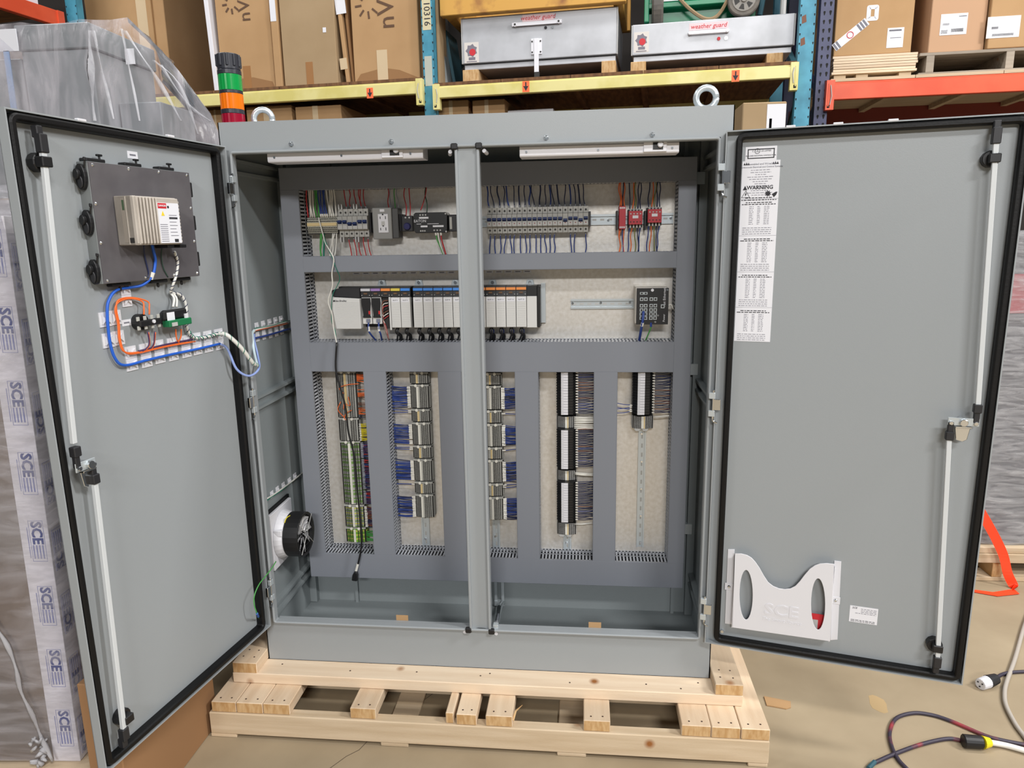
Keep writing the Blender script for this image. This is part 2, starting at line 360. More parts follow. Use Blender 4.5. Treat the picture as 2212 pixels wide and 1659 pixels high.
for px, py in ((629, 311), (845, 306), (1180, 297), (1410, 290)):
    x, z = W0.at(px, py, -.003)
    s = MB().cyl((x, 0, z), (x, -.004, z), .0075, CHROME, 6); s.cyl((x, -.004, z), (x, -.010, z), .0062, CHROME, 10, .002); s.build('acorn_nut', enc, label='bright acorn nut', smooth=False)
for px, y, ax in ((568, .16, .3), (1524, .07, 0)):
    x, z = W0.at(px, 250, y); s = MB()
    R_, r_ = .0285, .0095; N = 20; zc = HT + .032
    pts = [V((x + math.cos(t) * R_ * math.cos(ax), y + math.cos(t) * R_ * math.sin(ax), zc + math.sin(t) * R_)) for t in [2 * math.pi * i / N for i in range(N + 1)]]
    s.tube(pts, r_, ZINC, 10); s.cyl((x, y, HT), (x, y, HT + .008), .019, ZINC, 14)
    s.build('lifting_eye', enc, smooth=True, label='zinc lifting eye bolt on the roof')

def mkdoor(fr, wd, sg, cfg):
    Y = lambda d: sg * d
    z0, z1 = .1439, 1.7267
    s = MB().box(0, wd, Y(-.0225), Y(-.0245), z0, z1, GREY)
    s.loop([(0, z0), (wd, z0), (wd, z1), (0, z1)], [(0, Y(-.0245)), (0, 0), (.0035, 0), (.0035, Y(-.0225))], GREY)
    d = s.build('door', None, off=V((0, 0, 0))); d.parent = enc; d.location = fr.o; d.rotation_euler = (0, 0, fr.a); OFF[d.name] = V((0, 0, 0)); d['label'] = cfg['label']
    gp = rr(.028, wd - .0065, z0 + .009, z1 - .007, .022, 5)
    MB().loop(gp, [(0, Y(-.0225)), (0, Y(-.001)), (.004, Y(.003)), (.013, Y(.003)), (.017, Y(-.001)), (.017, Y(-.0225))], RUB).build('gasket', d, label='black rubber door gasket', bevel=.0008)
    # rods
    for (a, b, c0, c1) in cfg['rods']:
        xa, za = fr.at(*a, Y(.012)); xb, zb = fr.at(*b, Y(.012)); x = xa
        q = lambda x_, z_: [(x_ - .006, Y(.006), z_), (x_ + .006, Y(.006), z_), (x_ + .006, Y(.0165), z_), (x_ - .006, Y(.0165), z_)]
        MB().hexa(q(xb, zb), q(xa, za), ROD).build('lock_rod', d, bevel=.001, label='long white lock rod')
        if c0:
            s = MB().box(x - .010, x + .010, Y(.001), Y(.020), za - .012, za + .028, BLK2); s.box(x - .008, x + .008, Y(-.006), Y(.012), za + .02, za + .045, BLK2); s.build('rod_end_cap', d, bevel=.002)
        x = xb
        if c1:
            s = MB().box(x - .010, x + .010, Y(.001), Y(.020), zb - .024, zb + .010, BLK2); s.box(x - .008, x + .008, Y(-.006), Y(.012), zb - .045, zb - .02, BLK2); s.build('rod_end_cap', d, bevel=.002)
    for p in cfg['guides']:
        x, z = fr.at(*p, Y(.006)); s = MB()
        s.cyl((x - .004, Y(-.0225), z), (x - .004, Y(.000), z), .021, BLK, 12); s.box(x - .013, x + .013, Y(-.003), Y(.021), z - .011, z + .011, BLK)
        s.build('rod_guide', d, bevel=.002, label='round black rod guide')
    # latch
    (lx, lz) = fr.at(*cfg['latch'], Y(.012)); r0 = fr.at(*cfg['rods'][0][1], Y(.012))[0]; r1 = fr.at(*cfg['rods'][1][0], Y(.012))[0]
    s = MB().box(min(r0, r1) - .008, max(r0, r1) + .008, Y(.012), Y(.015), lz - .010, lz + .012, ZINC); s.cyl((lx, Y(-.0225), lz), (lx, Y(.024), lz), .010, CHROME, 12)
    for x_, z_ in ((r0, lz - .001), (r1, lz - .003)): s.cyl((x_, Y(.014), z_), (x_, Y(.021), z_), .006, CHROME, 6)
    s.build('latch_cam', d, bevel=.001)
    s = MB(); s.prism([(lx - .018, lz - .012), (lx + .020, lz - .012), (lx + .014, lz - .05), (lx + .004, lz - .056), (lx - .012, lz - .052)], 'y', Y(.004), Y(.008), CHROME)
    s.box(lx - .018, lx + .02, Y(.003), Y(.018), lz - .016, lz - .011, CHROME); s.build('latch_hook', d, bevel=.001)
    s = MB().box(r0 - .010, r0 + .010, Y(.003), Y(.021), lz + .028, lz + .052, BLK2); s.box(r0 - .007, r0 + .007, Y(.005), Y(.017), lz + .000, lz + .03, BLK2); s.build('rod_socket', d, bevel=.002)
    s = MB().box(r1 - .010, r1 + .010, Y(.003), Y(.021), lz - .052, lz - .028, BLK2); s.box(r1 - .007, r1 + .007, Y(.005), Y(.017), lz - .03, lz + .0, BLK2); s.build('rod_socket', d, bevel=.002)
    for p in cfg['clips']:
        x, z = fr.at(*p, 0); MB().box(x - .012, x + .012, Y(-.010), Y(.001), z1 - .002, z1 + .004, WHT).build('edge_clip', d, bevel=.001, label='small white clip on the top edge')
    for zc in cfg['hinges']:
        s = MB()
        s.cyl((-.004, Y(.010), zc - .045), (-.004, Y(.010), zc + .045), .0035, CHROME, 8)
        for a, b in ((-.037, -.018), (.018, .037)): s.box(-.017, .001, Y(.003), Y(.014), zc + a, zc + b, ZINC)
        s.box(-.004, .017, Y(.003), Y(.012), zc - .017, zc + .017, CHROME)
        h = s.build('hinge', d, bevel=.0012, label='zinc lift-off hinge')
        MB().tube(cr([(-.004, Y(.010), zc - .045), (.0, Y(.011), zc - .052), (.010, Y(.012), zc - .056)]), .0028, CHROME, 6).build('hinge_pin', h)
    return d
LA = math.atan2(-.7039, -.1153); RA = math.atan2(-.1722, .7086)
L = Fr(-.7302, -.025, LA); R = Fr(.7359, -.025, RA)
dl = mkdoor(L, .7133, 1, dict(label='left door swung open towards the viewer', rods=[((92, 318), (160, 958), 1, 0), ((205, 1043), (268, 1580), 0, 1)],
    guides=[(92, 350), (272, 1551)], latch=(190, 1003), clips=[(177, 257), (370, 294)], hinges=[L.atx(488, 408, 0)[1], L.atx(537, 868, 0)[1], L.atx(573, 1275, 0)[1]]))
dr = mkdoor(R, .7292, -1, dict(label='right door swung wide open', rods=[((2152, 300), (2112, 878), 1, 0), ((2050, 948), (2025, 1425), 0, 1)],
    guides=[(2147, 342), (2024, 1398)], latch=(2081, 912), clips=[(1708, 274), (1930, 259), (1811, 265)], hinges=[R.atx(1566, 385, 0)[1], R.atx(1542, 878, 0)[1], R.atx(1525, 1312, 0)[1]]))
# small stuff on the left door: screws and the earth stud
x, z = L.at(559, 1335, -.02); s = MB().cyl((x, -.0225, z), (x, -.006, z), .006, CHROME, 6); s.build('earth_stud', dl, label='bright earth stud at the lower hinge corner')
x, z = R.at(1560, 1362, .02); MB().cyl((x, .0225, z), (x, .012, z), .005, CHROME, 8).build('earth_stud', dr)

# ---------------------------------------------------------------- signal tower
ty = .12
tx, tz_ = W0.at(505, 262, ty); tw = thing('signal_tower', 'stacked signal light with green, amber and red lenses on the enclosure roof', 'signal light', (tx, ty, HT))
def zt(py): return W0.at(500, py, ty)[1]
def ring(z0, z1, r, m, name, **k): MB().cyl((tx, ty, z0), (tx, ty, z1), r, m, 28).build(name, tw, bevel=.0012, **k)
glassg = mat('green_lens', (16, 150, 70), .18, spec=.6); glassa = mat('amber_lens', (240, 118, 14), .18, spec=.6); glassr = mat('red_lens', (150, 14, 44), .18, spec=.6)
def lens(z0, z1, m, name, lab):
    s = MB(); N = 40; vs = []
    for z in (z0, z1):
        for i in range(N):
            t = 2 * math.pi * i / N; r = .0345 if i % 2 else .0355; vs.append((tx + r * math.cos(t), ty + r * math.sin(t), z))
    s.add(vs, [(i, (i + 1) % N, N + (i + 1) % N, N + i) for i in range(N)] + [tuple(range(N))[::-1], tuple(range(N, 2 * N))], m); s.build(name, tw, label=lab)
TB_ = mat('tower_black', (44, 46, 54), .4)
ring(HT, HT + .004, .038, TB_, 'base_ring')
lens(HT + .004, zt(248), glassr, 'lens', 'dark red lens'); ring(zt(248), zt(238), .0355, TB_, 'spacer_ring')
lens(zt(238), zt(204.5), glassa, 'lens', 'amber lens'); ring(zt(204.5), zt(197), .0355, TB_, 'spacer_ring')
lens(zt(197), zt(163), glassg, 'lens', 'green lens'); ring(zt(163), zt(153), .036, TB_, 'spacer_ring')
s = MB().cyl((tx, ty, zt(153)), (tx, ty, zt(118)), .0345, TB_, 28)
for i in range(10):
    t = 2 * math.pi * i / 10; s.box(tx + .0345 * math.cos(t) - .004, tx + .0345 * math.cos(t) + .004, ty + .0345 * math.sin(t) - .004, ty + .0345 * math.sin(t) + .004, zt(146), zt(119), TB_)
s.build('cap', tw, bevel=.002)

# ---------------------------------------------------------------- enclosure lamps (off)
def encl_light(x0, x1, yf, z0, z1, lab, px_sw, zs):
    t = thing('enclosure_light', lab, 'light fixture', (x0, yf, z0), group='slim white lights under the enclosure top')
    zm = z0 + (z1 - z0) * .62
    s = MB(); s.prism([(yf, z0 + .004), (yf, zm), (yf + .010, z1), (yf + .07, z1), (yf + .07, z0), (yf + .004, z0)], 'x', x0, x1, WHT2); s.build('housing', t, bevel=.002, seg=2)
    a, b = px_sw
    p = MB().box(a, b, yf - .006, yf + .012, z0 + .004, z1 - .002, WHT2).build('switch_plate', t, bevel=.0012)
    m = (a + b) / 2 + (b - a) * .12
    MB().box(m - (b - a) * .22, m + (b - a) * .22, yf - .0075, yf - .005, z0 + .010, z1 - .008, BLK).build('switch_recess', p)
    MB().cyl((m + .006, yf - .006, (z0 + z1) / 2), (m + .006, yf - .016, (z0 + z1) / 2 + .002), .0085, WHT, 12).build('rocker', p, bevel=.002)
    for x in zs: MB().cyl((x, yf, z0 + (zm - z0) * .5), (x, yf - .0025, z0 + (zm - z0) * .5), .0035, CHROME, 8).build('screw', t)
    return t
yf = .014
A = lambda px, py, y=yf: W0.at(px, py, y)
encl_light(A(577, 340)[0], A(914, 340)[0], yf, A(700, 348)[1], A(700, 317)[1] + .004, 'slim white light with a rocker switch above the left opening', (A(825, 335)[0], A(871, 335)[0]), (A(593, 340)[0], A(738, 338)[0], A(887, 336)[0]))
encl_light(A(1122, 330)[0], A(1467, 330)[0], yf, A(1250, 336)[1], A(1250, 305)[1] + .004, 'slim white light with a rocker switch above the right opening', (A(1390, 320)[0], A(1440, 320)[0]), (A(1137, 330)[0], A(1292, 326)[0], A(1452, 318)[0]))
# ---------------------------------------------------------------- mounting panel and wiring ducts
YD, YP = .291, .39
D = lambda px, py, y=YD: W0.at(px, py, y)
avz = lambda *q: sum(D(*p)[1] for p in q) / len(q)
avx = lambda *q: sum(D(*p)[0] for p in q) / len(q)
PX, PZ0, PZ1 = .7075, .1694, 1.6901
pn = thing('galvanised_backplane', 'bare galvanised back panel behind the grey wiring ducts', 'panel', (0, YP, PZ0))
MB().box(-PX - .004, PX + .004, YP, YP + .003, PZ0 - .01, PZ1 + .008, GALV).build('plate', pn)
for sx in (-1, 1):
    for z in (.36, .97, 1.63):
        MB().box(sx * (PX + .004), sx * (HW - .014), YP - .004, YP + .02, z - .02, z + .02, ZINC).build('bracket', pn, label='zinc panel bracket')
TZ = avz((640, 403), (1465, 397)); LX = avx((638, 404), (706, 1190)); RX = avx((1468, 400), (1441, 1212))
M1a, M1b = avz((655, 553), (1463, 545)), avz((655, 588), (1463, 578)); M2a, M2b = avz((667, 741), (1458, 738)), avz((678, 803), (1455, 803))
BZ = avz((706, 1194), (1440, 1219))
V1 = (avx((785, 806), (808, 1190)), avx((833, 806), (853, 1190))); V2 = (avx((946, 806), (961, 1195)), avx((995, 806), (1009, 1195)))
V3 = (avx((1112, 806), (1119, 1200)), avx((1162, 806), (1166, 1200))); V4 = (avx((1283, 806), (1281, 1205)), avx((1333, 806), (1329, 1205)))
FILLM = mat('shaded_wire_fill', (16, 18, 26), .7)  # near-black block for the wires, darkened for the shade inside the ducts
def duct(lab, x0, x1, z0, z1, walls, fill=True):
    """walls: list of (side, a, b): side 'b','t' run along x, 'l','r' run along z"""
    t = thing('wiring_duct', lab, 'cable duct', ((x0 + x1) / 2, YP, z0), group='grey wiring ducts on the back panel')
    hor = (x1 - x0) > (z1 - z0)
    c = MB().box(x0, x1, YD, YD + .002, z0, z1, DUCT)
    if hor: c.box(x0, x1, YD, YD + .010, z0 - .001, z0 + .001, DUCT); c.box(x0, x1, YD, YD + .010, z1 - .001, z1 + .001, DUCT)
    else: c.box(x0 - .001, x0 + .001, YD, YD + .010, z0, z1, DUCT); c.box(x1 - .001, x1 + .001, YD, YD + .010, z0, z1, DUCT)
    c.build('cover', t, bevel=.0008)
    MB().box(x0 + .002, x1 - .002, YP - .002, YP, z0 + .002, z1 - .002, DUCTF).build('base', t)
    if fill: MB().box(x0 + .012, x1 - .012, YD + .012, YP - .004, z0 + .012, z1 - .012, FILLM).build('dark_wire_fill', t, kind='stuff')
    for side, a, b in walls:
        s = MB(); p = .0125; n = int((b - a) / p); q = (b - a) / max(1, n)
        for i in range(n):
            u = a + i * q + q * .25
            if side in 'bt':
                zz = z0 if side == 'b' else z1 - .0015; s.box(u, u + .0068, YD + .009, YP - .004, zz, zz + .0015, DUCTF)
            else:
                xx = x0 if side == 'l' else x1 - .0015; s.box(xx, xx + .0015, YD + .009, YP - .004, u, u + .0068, DUCTF)
        ym = (YD + .009 + YP) / 2
        for ya, yb in ((ym - .0015, ym + .0015), (YP - .012, YP)):
            if side in 'bt': zz = z0 if side == 'b' else z1 - .0015; s.box(a, b, ya, yb, zz, zz + .0015, DUCTF)
            else: xx = x0 if side == 'l' else x1 - .0015; s.box(xx, xx + .0015, ya, yb, a, b, DUCTF)
        s.build('slotted_wall', t, kind='stuff')
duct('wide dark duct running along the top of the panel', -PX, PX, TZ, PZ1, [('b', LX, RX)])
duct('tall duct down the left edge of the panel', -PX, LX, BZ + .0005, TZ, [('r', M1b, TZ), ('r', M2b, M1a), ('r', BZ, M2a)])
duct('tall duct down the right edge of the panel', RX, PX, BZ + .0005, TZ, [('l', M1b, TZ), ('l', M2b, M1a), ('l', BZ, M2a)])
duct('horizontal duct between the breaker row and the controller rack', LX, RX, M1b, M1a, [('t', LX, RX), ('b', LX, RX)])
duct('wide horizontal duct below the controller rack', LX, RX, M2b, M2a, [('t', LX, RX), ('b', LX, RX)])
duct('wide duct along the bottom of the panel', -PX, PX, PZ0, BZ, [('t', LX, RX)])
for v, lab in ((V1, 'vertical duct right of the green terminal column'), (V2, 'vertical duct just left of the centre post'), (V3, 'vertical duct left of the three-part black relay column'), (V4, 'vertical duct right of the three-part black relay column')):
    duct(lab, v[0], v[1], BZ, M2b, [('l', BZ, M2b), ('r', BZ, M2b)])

# ---------------------------------------------------------------- rails
def rail(lab, x0, x1, z0, z1, hor, screws):
    t = thing('mounting_rail', lab, 'rail', ((x0 + x1) / 2, YP, z0)); y0 = YP - .0075
    s = MB()
    if hor:
        h = z1 - z0
        s.box(x0, x1, y0, y0 + .0012, z0, z0 + h * .17, ZINC); s.box(x0, x1, y0, y0 + .0012, z1 - h * .17, z1, ZINC)
        s.box(x0, x1, y0, YP, z0 + h * .17, z0 + h * .2, ZINC); s.box(x0, x1, y0, YP, z1 - h * .2, z1 - h * .17, ZINC); s.box(x0, x1, YP - .0014, YP, z0 + h * .2, z1 - h * .2, ZINC)
        n = int((x1 - x0) / .027)
        for i in range(n): c = x0 + .012 + i * .027; s.box(c - .007, c + .007, YP - .0018, YP - .0013, (z0 + z1) / 2 - .003, (z0 + z1) / 2 + .003, BRK2)
    else:
        h = x1 - x0
        s.box(x0, x0 + h * .17, y0, y0 + .0012, z0, z1, ZINC); s.box(x1 - h * .17, x1, y0, y0 + .0012, z0, z1, ZINC)
        s.box(x0 + h * .17, x0 + h * .2, y0, YP, z0, z1, ZINC); s.box(x1 - h * .2, x1 - h * .17, y0, YP, z0, z1, ZINC); s.box(x0 + h * .2, x1 - h * .2, YP - .0014, YP, z0, z1, ZINC)
        n = int((z1 - z0) / .035)
        for i in range(n): c = z0 + .015 + i * .035; s.box((x0 + x1) / 2 - .003, (x0 + x1) / 2 + .003, YP - .0018, YP - .0013, c - .008, c + .008, BRK)
    s.build('rail_profile', t)
    for px, py in screws:
        x, z = W0.at(px, py, YP - .004); MB().cyl((x, YP - .001, z), (x, YP - .006, z), .005, CHROME, 10, .004).build('screw', t)
E = lambda px, py, y=YP - .006: W0.at(px, py, y)
rail('zinc rail behind the breakers and relays of the top row', LX + .01, RX - .004, E(1300, 486)[1], E(1300, 463)[1], True, [(1314, 476), (1449, 471)])
rail('short slotted zinc rail left of the black network switch', E(1233, 660)[0], E(1405, 660)[0], E(1300, 667)[1], E(1300, 646)[1], True, [(1237, 655), (1298, 654), (1361, 653)])
rail('long bare zinc rail below the right relay column', E(1376, 1100)[0], E(1392, 1100)[0], E(1384, 1182)[1], M2b, False, [(1386, 937), (1386, 997), (1385, 1056), (1384, 1114), (1383, 1172)])
rail('zinc rail of the three-part black relay column', E(1217, 1165)[0], E(1234, 1165)[0], BZ + .001, M2b, False, [(1224, 1173)])
rail('zinc rail just right of the centre post', E(1064, 1150)[0], E(1080, 1150)[0], BZ + .001, M2b, False, [(1070, 1158)])
rail('zinc rail below the left grey terminal column', E(911, 1150)[0], E(928, 1150)[0], BZ + .001, M2b, False, [(919, 1164)])
rail('zinc rail of the green terminal column', E(758, 1000)[0], E(774, 1000)[0], BZ + .001, M2b, False, [])

# ---------------------------------------------------------------- wires
def wire(par, p, q, m, r=.0019, sag=.0, name='wire', wob=.004, fer=None, label=None, yb=None):
    p, q = V(p), V(q); a = p.lerp(q, .33) + V((random.uniform(-wob, wob), -.004, 0)); b = p.lerp(q, .7) + V((random.uniform(-wob, wob), -.002, 0))
    s = MB(); s.tube(cr([p, a, b, q], 3), r, m, 5)
    if fer: d = (a - p).normalized(); s.cyl(p, p + d * .012, r * 1.35, fer, 6)
    return s.build(name, par, label=label, smooth=True)

# ---------------------------------------------------------------- breakers
YB = .325
def breaker_geo(x, w, z0, z1):
    h = z1 - z0; zz = lambda t: z0 + h * t
    body = MB().prism([(YP - .006, z0 + .004), (YB + .016, z0), (YB + .016, zz(.25)), (YB, zz(.27)), (YB, zz(.73)), (YB + .016, zz(.76)), (YB + .016, z1), (YP - .006, z1 - .004)], 'x', x + .0004, x + w - .0004, BRK)
    body.box(x + .0006, x + w - .0006, YB - .0008, YB + .001, zz(.28), zz(.42), BRK2)
    holes = []
    for t in (.12, .87): holes.append(MB().cyl((x + w / 2, YB + .0175, zz(t)), (x + w / 2, YB + .0145, zz(t)), .0036, BRD, 8))
    lever = MB().box(x + w * .1, x + w * .9, YB - .002, YB + .001, zz(.47), zz(.6), BLU); lever.box(x + w * .12, x + w * .88, YB - .012, YB - .001, zz(.52), zz(.58), BLU)
    dot = MB().box(x + w * .38, x + w * .62, YB - .0014, YB, zz(.36), zz(.39), mat('red_mark', (130, 50, 44), .6) if 'red_mark' not in bpy.data.materials else bpy.data.materials['red_mark'])
    return body, holes, lever, dot
bx0, bx1 = W0.at(1051.4, 480, YB)[0], W0.at(1271, 475, YB)[0]; bz0, bz1 = W0.at(1160, 503, YB + .01)[1], W0.at(1160, 447, YB + .01)[1]
pw = (bx1 - bx0) / 20
offs = {16: 1, 19: 1}; nobot = {16, 19, 0, 12}
for i in range(20):
    x = bx0 + i * pw
    if i == 0:
        t = thing('circuit_breaker', 'light grey circuit breaker at the left end of the twenty-breaker row', 'circuit breaker', (x, YB, bz0), group='row of twenty grey circuit breakers with blue levers'); first = t
        b, hs, lv, dt = breaker_geo(x, pw, bz0, bz1); b.build('body', t, bevel=.0005)
        for h in hs: h.build('terminal_screw', t)
        lv.build('lever', t, bevel=.0008, label='blue lever'); dt.build('indicator', t)
        proto = [c for c in t.children]
    else:
        lab = 'light grey circuit breaker, ' + ORD[i] + ' from the left in the twenty-breaker row' + (', lever down' if i + 1 in (16, 19) else '')
        if i == 19: lab = 'light grey circuit breaker at the right end of the twenty-breaker row'
        t = first.copy(); COL.objects.link(t); t.location.x = x; OFF[t.name] = V((x, YB, bz0)); t['label'] = lab
        for c in proto:
            n = c.copy(); COL.objects.link(n); n.parent = t; OFF[n.name] = V((x, YB, bz0))
            if c.name.startswith('lever') and i + 1 in (16, 19): n.location.z = -.006
    wm = [WBLU, WNAV][i > 7] if i != 4 else WBLU
    wire(t, (x + pw * .45, YB + .03, bz1 - .004), (x + pw * .45 + random.uniform(-.014, .004), YB + .03, TZ + .004), WNAV if i % 4 else WBLU, r=.0026 if i % 2 == 0 else .0018, fer=WGRY)
    if i + 1 not in (16, 19, 15): wire(t, (x + pw * .5, YB + .03, bz0 + .004), (x + pw * .5 + random.uniform(-.006, .006), YB + .03, M1a - .004), WBLU, r=.0020, fer=WGRY)
MB().box(bx1, bx1 + .008, YB + .01, YP - .006, bz0 + .02, bz1 - .018, BLK2).build('end_stop', t)
# left group of six poles
lx0, lx1 = W0.at(728.5, 480, YB)[0], W0.at(793.5, 480, YB)[0]; lz0, lz1 = W0.at(760, 512, YB + .01)[1], W0.at(760, 451, YB + .01)[1]; lw = (lx1 - lx0) / 6
for i in range(6):
    x = lx0 + i * lw
    t = thing('circuit_breaker', 'grey breaker pole, ' + (ORD[i] + ' from the left in the six-pole bank beside the outlet'), 'circuit breaker', (x, YB, lz0), group='bank of six grey breaker poles left of the outlet')
    b, hs, lv, dt = breaker_geo(x, lw, lz0, lz1); b.build('body', t, bevel=.0005)
    for h in hs: h.build('terminal_screw', t)
    o = lv.build('lever', t, bevel=.0008, label='blue lever')
    if i in (2, 3): o.location.z -= .007
    if i in (0, 3):
        s = MB()
        for zc in (lz0 - .010, lz1 + .006): s.box(x + .002, x + .007, YB + .012, YB + .03, zc - .008, zc + .010, BRK2); s.box(x + lw - .006, x + lw - .001, YB + .012, YB + .03, zc - .008, zc + .010, BRK2)
        s.build('clip', t)
    if i: wire(t, (x + lw * .5, YB + .03, lz1 - .003), (x + lw * .5 - .006, YB + .03, TZ + .004), WRED, fer=WGRY)
    if i in (1, 2, 3, 5): wire(t, (x + lw * .5, YB + .03, lz0 + .003), (x + lw * .5 + .008, YB + .03, M1a - .004), WRED, fer=WGRY)
    if i == 4: wire(t, (x + lw * .6, YB + .03, lz1 - .003), (x + lw * .5, YB + .03, TZ + .004), WRED); wire(t, (x + lw * .6, YB + .03, lz0 + .003), (x + lw * .9, YB + .03, M1a - .004), WRED)

# ---------------------------------------------------------------- terminal strips
def tstrip(lab, x0, x1, z0, z1, vert, cols, mk, body=TBG, yf=.345, marker=TBW, pitch=.0052, name='terminal_strip', wires=(), endcap=True, group=None, fer=(), holes=BRD, band=None):
    """thin slices stacked along z (vert) or x; cols = fractions across for the dark openings; mk = (a, b) marker strip"""
    t = thing(name, lab, 'terminal block', ((x0 + x1) / 2, yf, min(z0, z1)), group=group)
    a0, a1, c0, c1 = (z0, z1, x0, x1) if vert else (x0, x1, z0, z1)
    W_ = c1 - c0; n = max(2, int(round((a1 - a0) / pitch))); q = (a1 - a0) / n
    def bx(s, u0, u1, v0, v1, ya, yb, m):
        if vert: s.box(v0, v1, ya, yb, u0, u1, m)
        else: s.box(u0, u1, ya, yb, v0, v1, m)
    s = MB(); bx(s, a0, a1, c0 + .002, c1 - .002, yf + .006, YP - .003, BRD)
    for i in range(n):
        u0 = a0 + i * q + q * .07; u1 = a0 + (i + 1) * q - q * .07; m = body[i % len(body)] if isinstance(body, list) else body
        pr = [(c0, YP - .004), (c0, yf + .012), (c0 + W_ * .1, yf + .005), (c0 + W_ * .33, yf), (c1 - W_ * .33, yf), (c1 - W_ * .1, yf + .005), (c1, yf + .012), (c1, YP - .004)]
        if vert: s.prism([(a, b) for a, b in pr], 'z', u0, u1, m)
        else: s.prism([(b, a) for a, b in pr], 'x', u0, u1, m)
    s.build('terminal_slices', t, kind='stuff')
    s = MB()
    for i in range(n):
        u0 = a0 + i * q + q * .22; u1 = a0 + (i + 1) * q - q * .22
        for c in cols:
            cc = c0 + W_ * c; dy = .001 + (.005 * max(0, abs(c - .5) - .17) / .23 if abs(c - .5) < .4 else .005 + .007 * (abs(c - .5) - .4) / .1)
            bx(s, u0, u1, cc - W_ * .032, cc + W_ * .032, yf + dy - .0025, yf + dy + .004, holes)
    s.build('terminal_openings', t, kind='stuff')
    if mk:
        s = MB(); bx(s, a0 + .001, a1 - .001, c0 + W_ * mk[0], c0 + W_ * mk[1], yf - .003, yf + .001, marker); mo = s.build('marker_strip', t, label='pale marker strip')
        if band: bb = MB(); bx(bb, a0 + .001, a1 - .001, c0 + W_ * band[0], c0 + W_ * band[1], yf - .0034, yf, TBC); bb.build('colour_band', mo)
    if endcap:
        s = MB()
        for e in ((a1,) if vert else ()):
            s.box(x0 + W_ * .02, x1 - W_ * .02, yf + .002, YP - .004, e + .0008, e + .0052, TBG); s.cyl((x0 + W_ * .33, yf + .001, e + .003), (x0 + W_ * .33, yf - .004, e + .003), .0055, TBW, 8); s.cyl((x0 + W_ * .68, yf + .001, e + .003), (x0 + W_ * .68, yf - .004, e + .003), .0055, TBW, 8); s.box(x1 - W_ * .12, x1 + .003, yf + .004, yf + .012, e + .002, e + .0042, BRD)
        if vert: s.build('end_clamp', t)
    for side, m, f0, f1, xe, frac, r, step in wires:
        s = MB(); k = 0; zz = z0 + (z1 - z0) * f0; ze = z0 + (z1 - z0) * f1; f = MB()
        while zz < ze:
            if random.random() < frac:
                mm = random.choice(m) if isinstance(m, list) else m
                xs = x0 + .002 if side == 'l' else x1 - .002; sg = -1 if side == 'l' else 1
                dz = random.uniform(-.006, .006); ym = yf + random.uniform(.002, .016)
                s.tube(cr([(xs, yf + .010, zz), (xs + sg * .015, ym, zz + dz * .2), ((xs + xe) / 2 + sg * .006, ym, zz + dz * .7), (xe, yf + .012, zz + dz)], 2), r, mm, 4)
                if fer: f.cyl((xs - sg * .002, yf + .009, zz), (xs + sg * fer[0], ym, zz + dz * .15), r * 1.4, fer[1], 5)
            zz += step
        if s.v: wo = s.build('wires', t, kind='stuff')
        if f.v: f.build('wire_tags', t, kind='stuff')
    return t
G = lambda px, py, y=.345: W0.at(px, py, y)
c6 = (.08, .17, .26, .36, .64, .73, .82, .92)
# top row, left end: horizontal strip
x0, z0 = G(665, 508); x1, z1 = G(727, 466)
t = tstrip('pale horizontal terminal strip at the left end of the top row', x0, x1, z0, z1, False, (.08, .18, .28, .38, .72, .84), (.48, .64), pitch=.0062, body=mat('terminal_ivory', (186, 184, 170), .55), endcap=False, marker=TBC)
cols_ = [WRED, WWHT, WWHT, WWHT, WGRN, WGRN, WBLU, WBLU, WBLU, WBLU, WWHT, WWHT, WWHT, WWHT]
for i, m in enumerate(cols_):
    xx = x0 + (x1 - x0) * (i + .5) / len(cols_)
    wire(t, (xx, .352, z1 - .004), (xx + .004 - .012 * (i / 14) + (.006 if i > 10 else 0), .345, TZ + .006), m, r=.0026, wob=.003, fer=WWHT if m == WBLU or i > 10 else None)
for k, (px, qx, m) in enumerate([(694, 693, WGRN), (692, 694, WGRN), (699, 699, WTEAL), (718, 713, WWHT), (722, 716, WWHT), (726, 722, WWHT)]):
    wire(t, (*[G(px, 505)[0], .35], z0 + .004), (G(qx, 548)[0], .345, M1a - .003), m, r=.0028)
def cordpts(q, y): return [(*[W0.at(a, b, yy)[0], yy], W0.at(a, b, yy)[1]) for a, b, yy in [(p[0], p[1], p[2] if len(p) > 2 else y) for p in q]]
lw_ = thing('loose_wire_pair', 'white and teal twisted wires hanging from the ivory terminals to the black cord', 'wire', (*[W0.at(690, 480, .33)[0], .33], W0.at(690, 480, .33)[1]))
MB().tube(cr(cordpts([(688, 470, .335), (696, 500, .325), (703, 525, .31), (712, 541, .285), (721, 560, .278), (717, 590, .28), (718, 618, .278), (709, 650, .28), (717, 678, .28), (720, 705, .28), (728, 745, .276)], .28)), .0024, WWHT, 6).build('white_wire', lw_, smooth=True)
MB().tube(cr(cordpts([(690, 478, .332), (700, 512, .32), (712, 545, .286), (720, 562, .28), (724, 575, .28), (734, 600, .3), (728, 618, .3), (718, 640, .283), (716, 690, .283), (724, 715, .28), (727, 745, .277)], .28)), .0014, WTEAL, 5).build('teal_wire', lw_, smooth=True)
